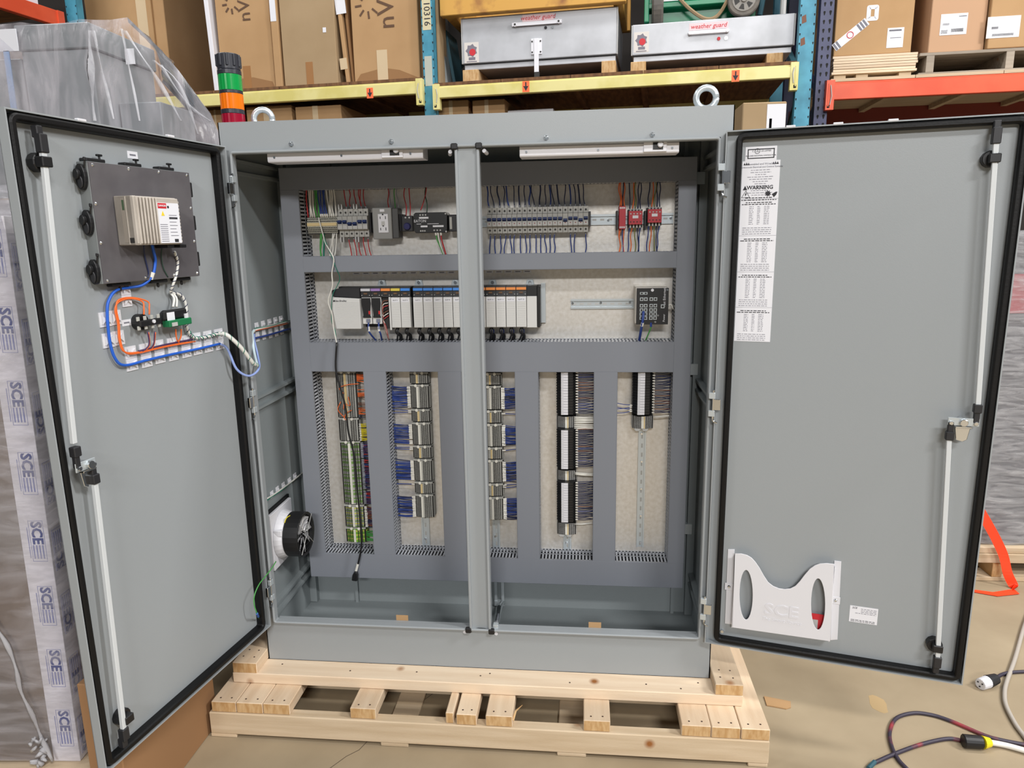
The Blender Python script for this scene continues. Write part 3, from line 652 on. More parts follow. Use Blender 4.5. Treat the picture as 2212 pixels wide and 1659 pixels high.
# black cord with plug
y_ = .272
pc = thing('hanging_power_lead', 'black power lead with a plug hanging down the front of the ducts', 'cable', (W0.at(765, 1255, y_)[0], y_, W0.at(765, 1255, y_)[1]))
MB().tube(cr(cordpts([(727.5, 740), (725, 790), (730, 820), (746, 878), (752, 930), (765, 985), (770, 1040), (776, 1100), (781, 1160), (780, 1185), (775, 1212), (768, 1236)], y_), 5), .0036, BLK, 7).build('cord', pc, smooth=True)
a = cordpts([(773, 1218)], y_)[0]; b = cordpts([(769, 1233)], y_)[0]; MB().cyl(a, b, .0048, WWHT, 8).build('cord_tag', pc, label='white paper flag on the cord')
a = V(cordpts([(768, 1236)], y_)[0]); s = MB()
s.prism([(a.x - .004, a.z + .003), (a.x + .006, a.z + .003), (a.x + .009, a.z - .012), (a.x + .006, a.z - .036), (a.x - .016, a.z - .034), (a.x - .012, a.z - .012)], 'y', y_ - .007, y_ + .008, BLK); s.build('plug', pc, bevel=.003, label='black moulded plug')

# lower columns --------------------------------------------------------
def zr(py, x=900, y=.345): return W0.at(x, py, y)[1]
def seg_cols(pxl_top, pxl_bot, pxr_top, pxr_bot): return (avx2(pxl_top, pxl_bot), avx2(pxr_top, pxr_bot))
def avx2(a, b, y=.345): return (W0.at(*a, y)[0] + W0.at(*b, y)[0]) / 2
# green column
gx0, gx1 = avx2((723, 830), (747, 1165)), avx2((772, 830), (790, 1165)); V1x = V1[0]
ZG = lambda py: W0.at(760, py, .345)[1]
grp = 'terminal strips of the leftmost column'
t = tstrip('grey terminal strip with orange jumper wires, topmost of the leftmost column', gx0, gx1, ZG(902), ZG(806), True, c6, (.42, .52), wires=[('r', WORG, 0, .25, V1x + .002, .5, .0016, .004), ('r', WORG, .45, .62, V1x + .002, .8, .0018, .004), ('r', WORG, .82, .97, V1x + .002, .9, .0022, .0035), ('r', [WBRN, WNAV], 0, 1, V1x + .002, .4, .0016, .006)], group=grp, marker=TBC)
for k, pts in enumerate([[(775, 829), (752, 831), (733, 838), (742, 850)], [(752, 857), (756, 876), (744, 872), (742, 884)], [(736, 868), (730, 885), (744, 902)], [(760, 886), (748, 893), (744, 904), (750, 908)]]):
    MB().tube(cr(cordpts(pts, .335)), .0016, WORG, 5).build('jumper_wire', t, smooth=True, label='orange jumper wire')
tstrip('grey terminal strip fanning out yellow wires in the leftmost column', gx0, gx1, ZG(952), ZG(907), True, c6, (.42, .5), wires=[('r', WYEL, .0, .78, V1x + .002, .95, .0021, .0035)], group=grp, marker=TBG, fer=(.006, WWHT))
tstrip('long green and grey terminal strip in the middle of the leftmost column', gx0, gx1, ZG(1089), ZG(957), True, c6, (.42, .52), body=[TBG, TBGR, TBGR, TBG, TBGR, TBG], wires=[('r', [WPUR, WNAV, WNAV, WRED, WBLU, WPUR], .0, 1, V1x + .002, .95, .0019, .0034)], group=grp, fer=(.010, WGRY))
tstrip('short green and grey terminal strip with brown wires in the leftmost column', gx0, gx1, ZG(1138), ZG(1094), True, c6, (.42, .52), body=[TBGR, TBG, TBY, TBG], wires=[('r', [WBRN, WPUR, WNAV, WBRN], .0, 1, V1x + .002, .9, .0020, .0034)], group=grp, fer=(.010, WWHT))
tstrip('bright green and yellow earth terminals at the foot of the leftmost column', gx0, gx1, ZG(1171), ZG(1143), True, c6, (.42, .52), body=[TBLG, TBLG, TBY], wires=[('r', WGRN, .1, .8, V1x + .002, .8, .0024, .005)], group=grp)
# second and third columns
def stack(xx0, xx1, px, ys, side, xe, nm, mk, cls, fside):
    k = 0; nb = 0; ns = 0
    for i in range(len(ys) - 1):
        z1_, z0_ = W0.at(px, ys[i] + 2, .345)[1] - .003, W0.at(px, ys[i + 1] - 1, .345)[1] + .003
        big = i % 2 == 1
        if i == 0: lab = 'short grey terminal strip at the very top of ' + nm; wr = []
        elif big:
            nb += 1; lab = 'blue-wired grey terminal strip, ' + ORD[nb - 1] + ' from the top in ' + nm; wr = [(side, [WBLU, WBLU, WNAV], .02, .98, xe, .97, .0020, .0033)]
        else:
            ns += 1; lab = 'small grey terminal strip, ' + ORD[ns - 1] + ' between blue fans in ' + nm; wr = [(side, WBLU, .8, .95, xe, .9, .0018, .006)]
        tstrip(lab, xx0, xx1, z0_, z1_, True, cls, mk, wires=wr, group='terminal strips of ' + nm, fer=(.013, WWHT), marker=TBW if big else TBC)
ax0, ax1 = avx2((883, 830), (898, 1115)), avx2((925, 830), (939, 1115))
stack(ax0, ax1, 905, [804, 831, 884, 913, 963, 992, 1041, 1068, 1120], 'l', (avx((833, 806), (853, 1190)) + .002), 'the column left of the centre post', (.36, .46), (.07, .15, .23, .31, .56, .65, .74, .83, .93), 'l')
ex0, ex1 = avx2((1040, 830), (1046, 1115)), avx2((1083, 830), (1088, 1115))
stack(ex0, ex1, 1070, [806, 834, 887, 916, 967, 994, 1045, 1074, 1125], 'r', V3[0] - .002, 'the column right of the centre post', (.40, .48), (.07, .16, .25, .56, .65, .74, .83, .92), 'r')

# relay columns
def relays(lab, x0, x1, z0, z1, n, xe, group, left=None):
    yf = .312; t = thing('relay_bank', lab, 'relay', ((x0 + x1) / 2, yf, z0), group=group)
    W_ = x1 - x0; q = (z1 - z0) / n; s = MB(); s2 = MB(); s3 = MB()
    for i in range(n):
        a, b = z0 + i * q + q * .06, z0 + (i + 1) * q - q * .06
        s.prism([(x0, YP - .004), (x0, yf + .02), (x0 + W_ * .18, yf + .004), (x0 + W_ * .2, yf), (x0 + W_ * .8, yf), (x0 + W_ * .84, yf + .012), (x1, yf + .022), (x1, YP - .004)], 'z', a, b, BLK)
        s2.box(x0 + W_ * .22, x0 + W_ * .56, yf - .004, yf, a, b, WHT); s2.box(x0 + W_ * .22, x0 + W_ * .34, yf - .0046, yf - .003, a + q * .4, a + q * .52, BRK)
        s3.box(x1 - W_ * .06, x1 + W_ * .06, yf + .014, yf + .022, a + q * .25, b - q * .25, WWHT); s3.box(x0 - .002, x0 + .004, yf + .02, yf + .03, a + q * .2, b - q * .3, BLK2)
    s.build('relay_slices', t, kind='stuff', label='black relay slices'); s2.build('relay_tags', t, kind='stuff', label='white relay tags'); s3.build('wire_ferrules', t, kind='stuff')
    s = MB()
    for i in range(n):
        zz = z0 + (i + .5) * q
        for k in (-1, 1):
            s.tube(cr([(x1 + .002, yf + .02, zz + k * q * .2), ((x1 + xe) / 2, yf + .022, zz + k * q * random.uniform(.1, .5)), (xe, yf + .03, zz + k * q * random.uniform(-.3, .4))], 2), .0015, random.choice([WNAV, WNAV, WBLU, WNAV, WNAV, WBRN] if k > 0 else [WNAV]), 4)
    s.build('wires', t, kind='stuff')
    if left:
        s = MB()
        for k, zz in enumerate(left):
            s.tube(cr([(x0, yf + .028, zz), (x0 - .03, yf + .02, zz + .004 * (-1) ** k), (V4[1] - .004, yf + .028, zz + .008 * (-1) ** k)], 3), .0016, WBLU, 4); s.box(x0 - .012, x0, yf + .024, yf + .032, zz - .002, zz + .002, WWHT)
        s.build('left_wires', t, kind='stuff', label='blue wires to the left')
    return t
q0, q1 = avx2((1203, 830), (1203, 1125), .312), avx2((1246, 830), (1246, 1125), .312)
ZR = lambda py, x=1225: W0.at(x, py, .312)[1]
rg = 'black relay banks with white tags'
relays('black relay bank with white tags, topmost in the three-part relay column', q0, q1, ZR(896), M2b - .004, 16, V4[0] + .002, rg)
relays('black relay bank with white tags, middle of the three-part relay column', q0, q1, ZR(1013), ZR(929), 16, V4[0] + .002, rg)
relays('black relay bank with white tags, lowest in the three-part relay column', q0, q1, ZR(1128), ZR(1043), 16, V4[0] + .002, rg)
def tsmall(lab, px, a, b, x0, x1, wr):
    t = tstrip(lab, x0, x1, W0.at(px, b, .345)[1], W0.at(px, a, .345)[1], True, (.06, .14, .22, .30, .38, .66, .75, .84, .93), (.44, .54), group='grey terminal strips under the relay banks', endcap=False, wires=wr, band=(.54, .6), body=BRK2)
    s = MB(); zb = W0.at(px, b, .345)[1]; W_ = x1 - x0
    for c in (.25, .62): s.prism([(x0 + W_ * (c - .16), zb), (x0 + W_ * (c + .16), zb), (x0 + W_ * (c + .08), zb - .009), (x0 + W_ * (c - .08), zb - .009)], 'y', .346, .362, BRK2)
    s.build('end_foot', t); return t
qq0, qq1 = avx2((1202, 910), (1203, 1150)), avx2((1244, 910), (1246, 1150))
t = tsmall('grey terminal strip with five bundles of white wires under the top relay bank', 1225, 900, 927, qq0, qq1, [])
for k in range(7):
    zz = W0.at(1240, 901 + k * 4, .34)[1]; wire(t, (qq1 - .008, .34, zz), (V4[0] + .003, .34, zz + random.uniform(-.003, .003)), WWHT, r=.003, label='white wire')
t = tsmall('grey terminal strip with two white wires under the middle relay bank', 1225, 1017, 1041, qq0, qq1, [])
for k in range(2): zz = W0.at(1240, 1021 + k * 3, .34)[1]; wire(t, (qq1 - .004, .34, zz), (V4[0] + .003, .34, zz - .004), WWHT, r=.003, label='white wire')
t = tsmall('grey terminal strip at the foot of the three-part relay column', 1225, 1131, 1155, qq0, qq1, [])
zz = W0.at(1240, 1132, .34)[1]; wire(t, (qq1 - .004, .34, zz), (V4[0] + .003, .34, zz + .006), WWHT, r=.003, label='white wire')
r0, r1 = avx2((1369, 820), (1366, 890), .312), avx2((1412, 820), (1413, 890), .312)
relays('single black relay bank in the rightmost column', r0, r1, W0.at(1390, 896, .312)[1], M2b - .004, 16, RX - .002, rg, left=[W0.at(1368, p, .34)[1] for p in (875, 879, 884, 888)])
t = tsmall('grey terminal strip above the long bare rail in the rightmost column', 1389, 899, 926, avx2((1365, 910), (1366, 925)), avx2((1411, 910), (1412, 925)), [])
zz = W0.at(1411, 900, .34)[1]; wire(t, (avx2((1411, 910), (1412, 925)), .34, zz), (RX - .003, .34, zz + .004), WWHT, r=.003, label='white wire')
# ---------------------------------------------------------------- outlet, knob, supply
O_ = lambda px, py, y=.325: W0.at(px, py, y)
x0, z0 = O_(807, 517); x1, z1 = O_(858, 448); xm = O_(846, 480)[0]
t = thing('service_outlet', 'grey boxed duplex outlet with a white receptacle between the breakers and the black box', 'outlet', ((x0 + x1) / 2, .325, z0))
BXG = mat('outlet_box_grey', (138, 138, 136), .45)
s = MB().box(x0, xm, .325, .34, z0, z1, BXG); s.box(xm, x1, .332, .385, z0 + .002, z1 - .002, mat('outlet_box_dark', (70, 70, 70), .5)); s.box(x0 + .002, xm, .34, .385, z0 + .002, z1 - .002, BXG); s.build('box', t, bevel=.002)
a0, c0 = O_(818.5, 503); a1, c1 = O_(838, 462)
rcp = MB().box(a0, a1, .3215, .326, c0, c1, WHT).build('receptacle', t, bevel=.001, label='white receptacle face')
s = MB()
for zc in (c0 + (c1 - c0) * .20, c0 + (c1 - c0) * .80):
    up = 1
    s.box(a0 + .007, a0 + .0095, .3208, .322, zc - .004, zc + .004, INK); s.box(a1 - .010, a1 - .0075, .3208, .322, zc - .005, zc + .005, INK); s.cyl(((a0 + a1) / 2, .3208, zc + .011), ((a0 + a1) / 2, .322, zc + .011), .003, INK, 8)
s.build('slots', rcp); MB().box((a0 + a1) / 2 - .006, (a0 + a1) / 2 + .006, .3205, .322, (c0 + c1) / 2 - .007, (c0 + c1) / 2 + .007, BRK2).build('test_buttons', rcp)
MB().box((a0 + a1) / 2 - .010, (a0 + a1) / 2 + .006, .3225, .326, z1 - .014, z1 - .005, WHT).build('white_tab', t)
for k, (px, m) in enumerate([(836, WRED), (841, WGRY), (850, WGRN), (856, WGRY)]):
    xx = O_(px, 447)[0]; wire(t, (xx, .35, z1 - .001), (xx, .35, TZ + .004), m)
t2 = thing('end_clamps', 'black end clamps on the rail beside the breakers and the outlet', 'rail clamp', (O_(798, 485)[0], .34, O_(798, 500)[1]))
for px in (797, 802.5):
    xx = O_(px, 480)[0]; MB().box(xx - .003, xx + .003, .340, .386, O_(px, 503)[1], O_(px, 458)[1], BLK2).build('clamp', t2, bevel=.002)
for px in (862, 866, 893):
    xx = O_(px, 480)[0]; MB().box(xx - .003, xx + .003, .340, .386, O_(px, 500)[1], O_(px, 462)[1], BLK2 if px < 890 else TBG).build('clamp', t2, bevel=.002)
kx0, kz0 = O_(869, 500); kx1, kz1 = O_(891, 466)
t = thing('rotary_device', 'small black rail device with a round dark blue button', 'switch', ((kx0 + kx1) / 2, .325, kz0))
MB().box(kx0, kx1, .325, .386, kz0, kz1, BLK2).build('body', t, bevel=.002)
xc, zc = O_(880, 489); MB().cyl((xc, .325, zc), (xc, .314, zc), .013, mat('dark_blue_button', (34, 34, 84), .35), 20, .011).build('button', t, bevel=.001, label='round dark blue button')
for px in (876, 884): MB().cyl((O_(px, 470)[0], .325, O_(px, 470)[1]), (O_(px, 470)[0], .3235, O_(px, 470)[1]), .003, BRK2, 8).build('screw', t)
for px in (874, 883): wire(t, (O_(px, 466)[0], .345, kz1 - .001), (O_(px, 466)[0], .345, TZ + .004), WRED)
x0, z0 = O_(895, 503.5); x1, z1 = O_(966, 458)
t = thing('power_supply', 'black box module with white lettering left of the centre post', 'power supply', ((x0 + x1) / 2, .325, z0))
s = MB(); s.prism([(x0 + .005, z0), (x1 - .012, z0), (x1 - .002, z0 + .004), (x1, z1 - .010), (x1 - .006, z1), (x0 + .006, z1), (x0, z1 - .006), (x0, z0 + .008)], 'y', .325, .386, BLK); bd = s.build('body', t, bevel=.0015)
text('EATON', .013, (x0 + .022, .3245, z0 + (z1 - z0) * .58), t, WHT)
s = MB()
for a, b, c in ((.16, .44, .74), (.08, .22, .44), (.20, .40, .32), (.56, .88, .32), (.4, .74, .44)): s.box(x0 + (x1 - x0) * a, x0 + (x1 - x0) * b, .3243, .3252, z0 + (z1 - z0) * c - (.003 if c in (.74, .32) else .0008), z0 + (z1 - z0) * c + (.003 if c in (.74, .32) else .0008), WHT)
s.build('printed_stripes', t)
for f, zz in ((.2, .88), (.28, .88), (.36, .88), (.2, .1), (.26, .1), (.32, .1), (.60, .12), (.69, .12), (.78, .12), (.95, .92), (.95, .05)):
    xx = x0 + (x1 - x0) * f; MB().cyl((xx, .325, z0 + (z1 - z0) * zz), (xx, .3225, z0 + (z1 - z0) * zz), .0028, BRK2, 8).build('screw', t)
for f, m, dx in ((.62, WGRN, .025), (.69, WWHT, .018), (.78, WRED, .015)): wire(t, (x0 + (x1 - x0) * f, .33, z0 + .002), (x0 + (x1 - x0) * f + dx, .335, M1a - .003), m, r=.0026, fer=WWHT)
wire(t, (x0 + (x1 - x0) * .2, .335, z1 + .008), (x0 + (x1 - x0) * .38, .345, TZ + .004), WRED); wire(t, (x0 + (x1 - x0) * .38, .335, z1 - .002), (x0 + (x1 - x0) * .36, .345, TZ + .004), mat('dark_green_wire', (40, 76, 60), .5))
x0, z0 = O_(969, 500); x1, z1 = O_(1000, 463)
t = thing('rail_module', 'black rail module half hidden behind the centre post', 'relay', (x0, .325, z0)); MB().box(x0, x1, .33, .386, z0, z1, BLK2).build('body', t, bevel=.002)
s = MB(); s.box(x0 + .004, x0 + .012, .3285, .3305, z0 + .008, z1 - .008, BRK); s.build('face_strip', t)

# ---------------------------------------------------------------- red relays
def redrel(lab, pxa, pxb, pya, pyb, slim, seed):
    x0, z0 = O_(pxa, pyb, .33); x1, z1 = O_(pxb, pya, .33); t = thing('safety_relay', lab, 'relay', ((x0 + x1) / 2, .33, z0), group='red relays at the right end of the top row'); h = z1 - z0; w_ = x1 - x0
    if slim:
        MB().box(x0, x1, .33, .386, z0, z1, RREL).build('body', t, bevel=.001)
        s = MB()
        for zc in (z0 + .006, z1 - .006):
            for k in range(4): s.box(x0 + w_ * (.08 + .22 * k), x0 + w_ * (.22 + .22 * k), .3275, .331, zc - .003, zc + .003, WHT)
        s.build('terminals', t, label='row of white terminals')
    else:
        MB().box(x0 - .002, x1 + .002, .352, .386, z0 + .004, z1 - .004, BLK2).build('base', t, bevel=.001)
        MB().box(x0, x1, .33, .352, z0 + h * .20, z1 - h * .14, RREL).build('body', t, bevel=.001)
        MB().box(x0 + w_ * .28, x1 - w_ * .3, .3285, .331, z0 + h * .50, z0 + h * .64, WHT).build('name_plate', t)
        s = MB()
        for f in (.14, .38, .62, .86):
            s.cyl((x0 + w_ * f, .33, z1 - h * .28), (x0 + w_ * f, .3275, z1 - h * .28), .0026, BRK2, 6); s.cyl((x0 + w_ * f, .33, z0 + h * .33), (x0 + w_ * f, .3285, z0 + h * .33), .0022, BRD, 6)
            s.box(x0 + w_ * f - .003, x0 + w_ * f + .003, .342, .352, z1 - h * .22, z1 - h * .04, BRK); s.box(x0 + w_ * f - .003, x0 + w_ * f + .003, .342, .352, z0 + h * .04, z0 + h * .24, BRK)
        s.build('terminals', t)
    cs = [WORG, WORG, WNAV, WORG] if slim else [WNAV, WORG, mat('olive_wire', (120, 124, 60), .5) if 'olive_wire' not in bpy.data.materials else bpy.data.materials['olive_wire'], WNAV, WNAV]
    for k, m in enumerate(cs):
        xx = x0 + w_ * (k + .4) / len(cs); wire(t, (xx, .345, z1 - .002), (xx + random.uniform(-.004, .006), .345, TZ + .004), m); wire(t, (xx, .345, z0 + .002), (xx + random.uniform(-.008, .004), .345, M1a - .003), m if m != WNAV or k % 2 else WBLU)
    return t
redrel('slim tall red relay left of the two square red relays', 1337, 1352, 445, 495, True, 1)
redrel('square red relay in the middle of the three red relays', 1358, 1388, 449, 494, False, 2)
redrel('square red relay at the right end of the top row', 1399, 1430, 445, 490, False, 3)
for k, px in enumerate((1333, 1394)):
    xx = O_(px, 470, .34)[0]; solo(MB().box(xx - .003, xx + .003, .342, .386, O_(px, 497, .34)[1], O_(px, 455, .34)[1], BLK2), 'end_clamp', ['black end clamp just left of the slim red relay', 'black end clamp between the two square red relays'][k], 'rail clamp', loc=(xx, .342, O_(px, 497, .34)[1]), bevel=.001)

# ---------------------------------------------------------------- controller rack
YC = .30
Cc = lambda px, py, y=YC: W0.at(px, py, y)
zb, zt_ = Cc(900, 711)[1], Cc(900, 620)[1]; H_ = zt_ - zb
x0 = Cc(717, 660)[0]; xe = Cc(1166, 660)[0]
ch = thing('controller_chassis', 'black controller rack frame holding the grey plug-in modules', 'electronics rack', ((x0 + xe) / 2, YP, zb))
MB().box(x0 + .01, xe, .355, .386, zb + .002, zt_, BLK).build('backplane', ch)
MB().box(Cc(1160, 660)[0], xe, YC + .006, .355, zb + .004, zt_ - .002, BLK).build('end_wall', ch, bevel=.002)
MB().box(xe, xe + .016, .375, .386, zb + .012, zt_ + .004, ZINC).build('side_flange', ch)
for px in (825, 905, 984, 1064, 1145):
    xx, zz = W0.at(px, 611, .383); s = MB().prism([(xx - .018, zz - .014), (xx + .018, zz - .014), (xx + .011, zz + .011), (xx - .011, zz + .011)], 'y', .382, .386, ZINC)
    o = s.build('mounting_ear', ch, bevel=.001); MB().cyl((xx, .382, zz + .002), (xx, .377, zz + .002), .006, CHROME, 10).build('screw', o)
MB().box(x0 + .05, xe, .384, .386, zt_, zt_ + .007, GALV).build('top_strip', ch)
def pmod(lab, pxa, pxb, tab, kind, num=None):
    a, b = Cc(pxa, 660)[0] + .0005, Cc(pxb, 660)[0] - .0005; t = thing('controller_module', lab, 'control module', ((a + b) / 2, YC, zb), group='modules plugged into the controller rack')
    zc = zt_ - H_ * .235
    s = MB().prism([(YC + .008, zc), (YC + .012, zt_), (.355, zt_), (.355, zc)], 'x', a, b, BLK); s.build('upper_housing', t)
    if tab: MB().box(a + .001, b - .001, YC + .004, YC + .012, zt_ - H_ * .09, zt_ - H_ * .03, tab).build('colour_tab', t, label='coloured tab along the top')
    s = MB(); s.box(a + (b - a) * .3, b - (b - a) * .35, YC + .006, YC + .012, zt_ - H_ * .17, zt_ - H_ * .13, mat('display_amber', (96, 70, 48), .5) if 'display_amber' not in bpy.data.materials else bpy.data.materials['display_amber'])
    for f in (.12, .88): s.cyl((a + (b - a) * f, YC + .008, zt_ - H_ * .19), (a + (b - a) * f, YC + .005, zt_ - H_ * .19), .0015, BRK2, 6)
    s.build('status_window', t)
    if kind == 'io':
        s = MB(); s.prism([(YC, zb + .006), (YC, zc - .001), (YC + .03, zc - .001), (YC + .03, zb)], 'x', a + .0006, b - .0006, PLCW); dd = s.build('door', t, bevel=.001)
        s = MB()
        for k in range(15): zz = zb + H_ * (.06 + .62 * k / 15); s.box(a + .004, b - .003, YC - .0003, YC + .0003, zz, zz + .0012, PLCS)
        s.build('door_ribs', dd)
        if num:
            MB().box(a + .003, b - .003, YC - .0006, YC, zc - .018, zc - .004, WHT).build('slot_label', t, label='white slot label')
            text('SLOT %d' % num, .0055, ((a + b) / 2, YC - .0012, zc - .011), t, INK, th=.0001)
        s = MB(); xm_ = (a + b) / 2
        s.tube(cr([(xm_, YC + .02, zb + .004), (xm_ - .004, YC + .012, zb - .012), (xm_ + .006, YC + .03, zb - .028), (xm_ - .002, YC + .05, M2a - .004)], 4), .0062, BLK, 7); s.tube(cr([(xm_ - .003, YC + .014, zb + .002), (xm_ + .004, YC + .004, zb - .010), (xm_ - .004, YC + .02, zb - .03), (xm_ - .014, YC + .05, M2a - .004)], 3), .0032, BLK2, 5)
        s.build('cable', t, smooth=True, label='black cable looping down into the duct')
        if num and num > 10: MB().cyl((xm_ + .002, YC + .011, zb - .006), (xm_ + .003, YC + .016, zb - .014), .0072, WNAV, 8).build('cable_band', t)
    elif kind == 'comm':
        MB().box(a + .001, b - .001, YC + .010, .355, zb + H_ * .12, zc, PLCW).build('body', t, bevel=.001)
        s = MB().prism([(a + .003, zc - .003), (a + .003, zc - H_ * .16), (a + .006, zb + H_ * .34), (a + .004, zb + H_ * .28), (b - .003, zb + H_ * .28), (b - .006, zb + H_ * .34), (b - .002, zc - H_ * .16), (b - .003, zc - .003)], 'y', YC + .003, YC + .012, BLK); s.build('front_cover', t)
        MB().box(b - .010, b - .004, YC + .002, YC + .004, zb + H_ * .36, zb + H_ * .44, mat('red_square', (190, 40, 40), .5) if 'red_square' not in bpy.data.materials else bpy.data.materials['red_square']).build('red_square', t)
        xx = (a + b) / 2 + .004
        MB().box(xx - .007, xx + .007, YC + .006, YC + .02, zb + H_ * .16, zb + H_ * .24, mat('jack_grey', (120, 124, 140), .4) if 'jack_grey' not in bpy.data.materials else bpy.data.materials['jack_grey']).build('jack', t)
        s = MB().tube(cr([(xx, YC + .012, zb + H_ * .2), (xx + (.001 if num else -.001), YC + .006, zb - .002), (xx + .004, YC + .014, zb - .02), (xx + (.014 if not num else -.003), YC + .05, M2a - .004)], 5), .0032, WBLU, 7); s.build('cable', t, smooth=True, label='blue cable'); MB().cyl((xx, YC + .008, zb + H_ * .06), (xx + .001, YC + .006, zb - .008), .0040, WWHT, 8).build('cable_tag', t)
    elif kind == 'open':
        MB().box(a + .001, b - .001, YC + .02, .355, zb, zc, BRD).build('terminal_arm', t)
        MB().box(b - .008, b - .001, YC + .006, .355, zb - .004, zc, PLCW).build('open_door', t, bevel=.001)
        for k in range(7): MB().tube(cr([(b - .012, YC + .012, zc - .012 - k * .009), (a + .004, YC + .006, zc - .022 - k * .01), (a + .006 + k * .001, YC + .008, zb + .01), (a + .012, YC + .04, M2a - .002)], 4), .0016, [WBRN, WWHT, WRED, BLK][k % 4], 5).build('wire', t, smooth=True)
    return t
a, b = Cc(717, 660)[0], Cc(779, 660)[0]
t = thing('controller_supply', 'wide pale power supply module with a black top at the left end of the rack', 'power supply', ((a + b) / 2, YC, zb))
s = MB().prism([(a + .012, zb + .002), (b - .001, zb + .002), (b - .001, zb + H_ * .74), (a + .002, zb + H_ * .78), (a + .002, zb + H_ * .5)], 'y', YC - .006, .355, PLCW); o = s.build('front_cover', t, bevel=.003, seg=2)
s = MB()
for k in range(18): zz = zb + H_ * (.06 + .62 * k / 18); s.box(a + .012, b - .004, YC - .0064, YC - .0058, zz, zz + .001, PLCS)
s.build('cover_ribs', o)
s = MB().prism([(a + .002, zb + H_ * .79), (b - .001, zb + H_ * .75), (b - .001, zt_), (a + .04, zt_ + .001), (a + .002, zt_ - H_ * .06)], 'y', YC + .002, .36, BLK2); s.build('top_housing', t, bevel=.002)
text('Allen-Bradley', .0085, (a + .034, YC - .0068, zb + H_ * .69), t, INK); MB().cyl((a + .011, YC - .006, zb + H_ * .69), (a + .011, YC - .0068, zb + H_ * .69), .0033, INK, 10).build('logo_dot', t)
BT = mat('blue_tab', (60, 130, 214), .5); OT = mat('orange_tab', (222, 136, 66), .5); WT = mat('grey_tab', (190, 190, 196), .5); PT = mat('violet_tab', (150, 120, 176), .5); YT = mat('yellow_tab', (206, 186, 76), .5)
pmod('network module with a black front and grey tab, next to the pale supply', 779, 801, WT, 'comm', 0)
pmod('network module with a black front and violet tab', 801, 822.5, PT, 'comm', 1)
pmod('module with its door open and brown wires showing', 822.5, 844, OT, 'open')
k = 3
for a_, b_, tab, lab in ((844, 865, YT, 'grey module with a yellow tab'), (865, 886.5, BT, 'grey module with a blue tab just left of the gap in the rack'), (892, 914, BT, 'grey module with a blue tab just right of the gap in the rack'),
    (914, 936, BT, 'grey module with a blue tab, second right of the gap in the rack'), (936, 957, BT, 'grey module with a blue tab, third right of the gap in the rack'), (957, 978, BT, 'grey module with a blue tab, fourth right of the gap in the rack'),
    (978, 1000, BT, 'grey module partly hidden behind the left edge of the centre post'), (1000, 1025, OT, 'grey module hidden behind the centre post'), (1025, 1049, OT, 'grey module just hidden by the right edge of the centre post'),
    (1049, 1071, OT, 'grey module with an orange tab touching the centre post'), (1071, 1092.7, OT, 'grey module with an orange tab, second right of the post'), (1092.7, 1114.6, OT, 'grey module with an orange tab, third right of the post'), (1114.6, 1137.5, OT, 'grey module with an orange tab, next to the blank filler')):
    pmod(lab, a_, b_, tab, 'io', k); k += 1
a, b = Cc(1138, 660)[0], Cc(1159.5, 660)[0]
t = thing('filler_module', 'plain blank filler module at the right end of the rack', 'control module', ((a + b) / 2, YC, zb))
MB().box(a, b, YC, YC + .03, zb + .004, zt_ - H_ * .24, PLCW).build('door', t, bevel=.001); MB().box(a, b, YC + .008, .355, zt_ - H_ * .24, zt_, BLK).build('upper_housing', t)
# row of small paper slot labels on the plate above the rack
xs = [770 + i * 20.5 for i in range(19)]
nl = 0
for i, px in enumerate(xs):
    if 985 < px < 1045: continue
    nl += 1
    x, z = W0.at(px, 590.5 - .012 * (px - 770), YP); mb = MB().box(x - .014, x + .014, YP - .0008, YP, z - .005, z + .004, PAPER); mb.box(x - .009, x + .009, YP - .001, YP - .0006, z - .0018, z + .0012, INK2)
    solo(mb, 'paper_label', 'small white wiring label, %s from the left above the controller rack' % ORD[nl - 1], 'label', loc=(x, YP, z), group='row of small labels above the controller rack')

# ---------------------------------------------------------------- network switch
YS = .30
S_ = lambda px, py, y=YS: W0.at(px, py, y)
x0, z0 = S_(1374, 701); x1, z1 = S_(1445, 622)
t = thing('network_switch', 'black network switch with a grid of ports at the right of the panel', 'network switch', ((x0 + x1) / 2, YS, z0))
MB().box(x0 - .004, x1 - .004, YS + .004, .385, z0 + .002, z1 + .004, ALU).build('housing', t, bevel=.002); MB().box(x0, x1, YS, YS + .004, z0, z1, BLK).build('face', t)
def port(u, v, w_=.0112, h=.0112):
    cx, cz = x0 + (x1 - x0) * u, z0 + (z1 - z0) * v; s = MB().box(cx - w_ / 2, cx + w_ / 2, YS - .002, YS, cz - h / 2, cz + h / 2, ZINC); s.box(cx - w_ * .3, cx + w_ * .3, YS - .0025, YS - .001, cz - h * .3, cz + h * .3, BRD); s.build('port', t)
for u in (.16, .29, .46, .59):
    for v in (.70, .52, .40, .29, .18): port(u, v)
port(.16, .86, .012, .008); port(.28, .86, .012, .008); port(.82, .50, .012, .013)
text('Fast Ethernet', .012, (x1 - .014, YS - .0004, z0 + (z1 - z0) * .74), t, WHT, right=(0, 0, 1), up=(-1, 0, 0)); text('Power', .010, (x1 - .014, YS - .0004, z0 + (z1 - z0) * .18), t, WHT, right=(0, 0, 1), up=(-1, 0, 0))
MB().cyl((x0 + (x1 - x0) * .49, YS, z1 - .007), (x0 + (x1 - x0) * .49, YS - .0006, z1 - .007), .005, WHT, 12).build('logo_dot', t)
for u, v in ((.95, .95), (.68, .25), (.60, .07)): MB().cyl((x0 + (x1 - x0) * u, YS, z0 + (z1 - z0) * v), (x0 + (x1 - x0) * u, YS - .003, z0 + (z1 - z0) * v), .0035, CHROME, 8).build('screw', t)
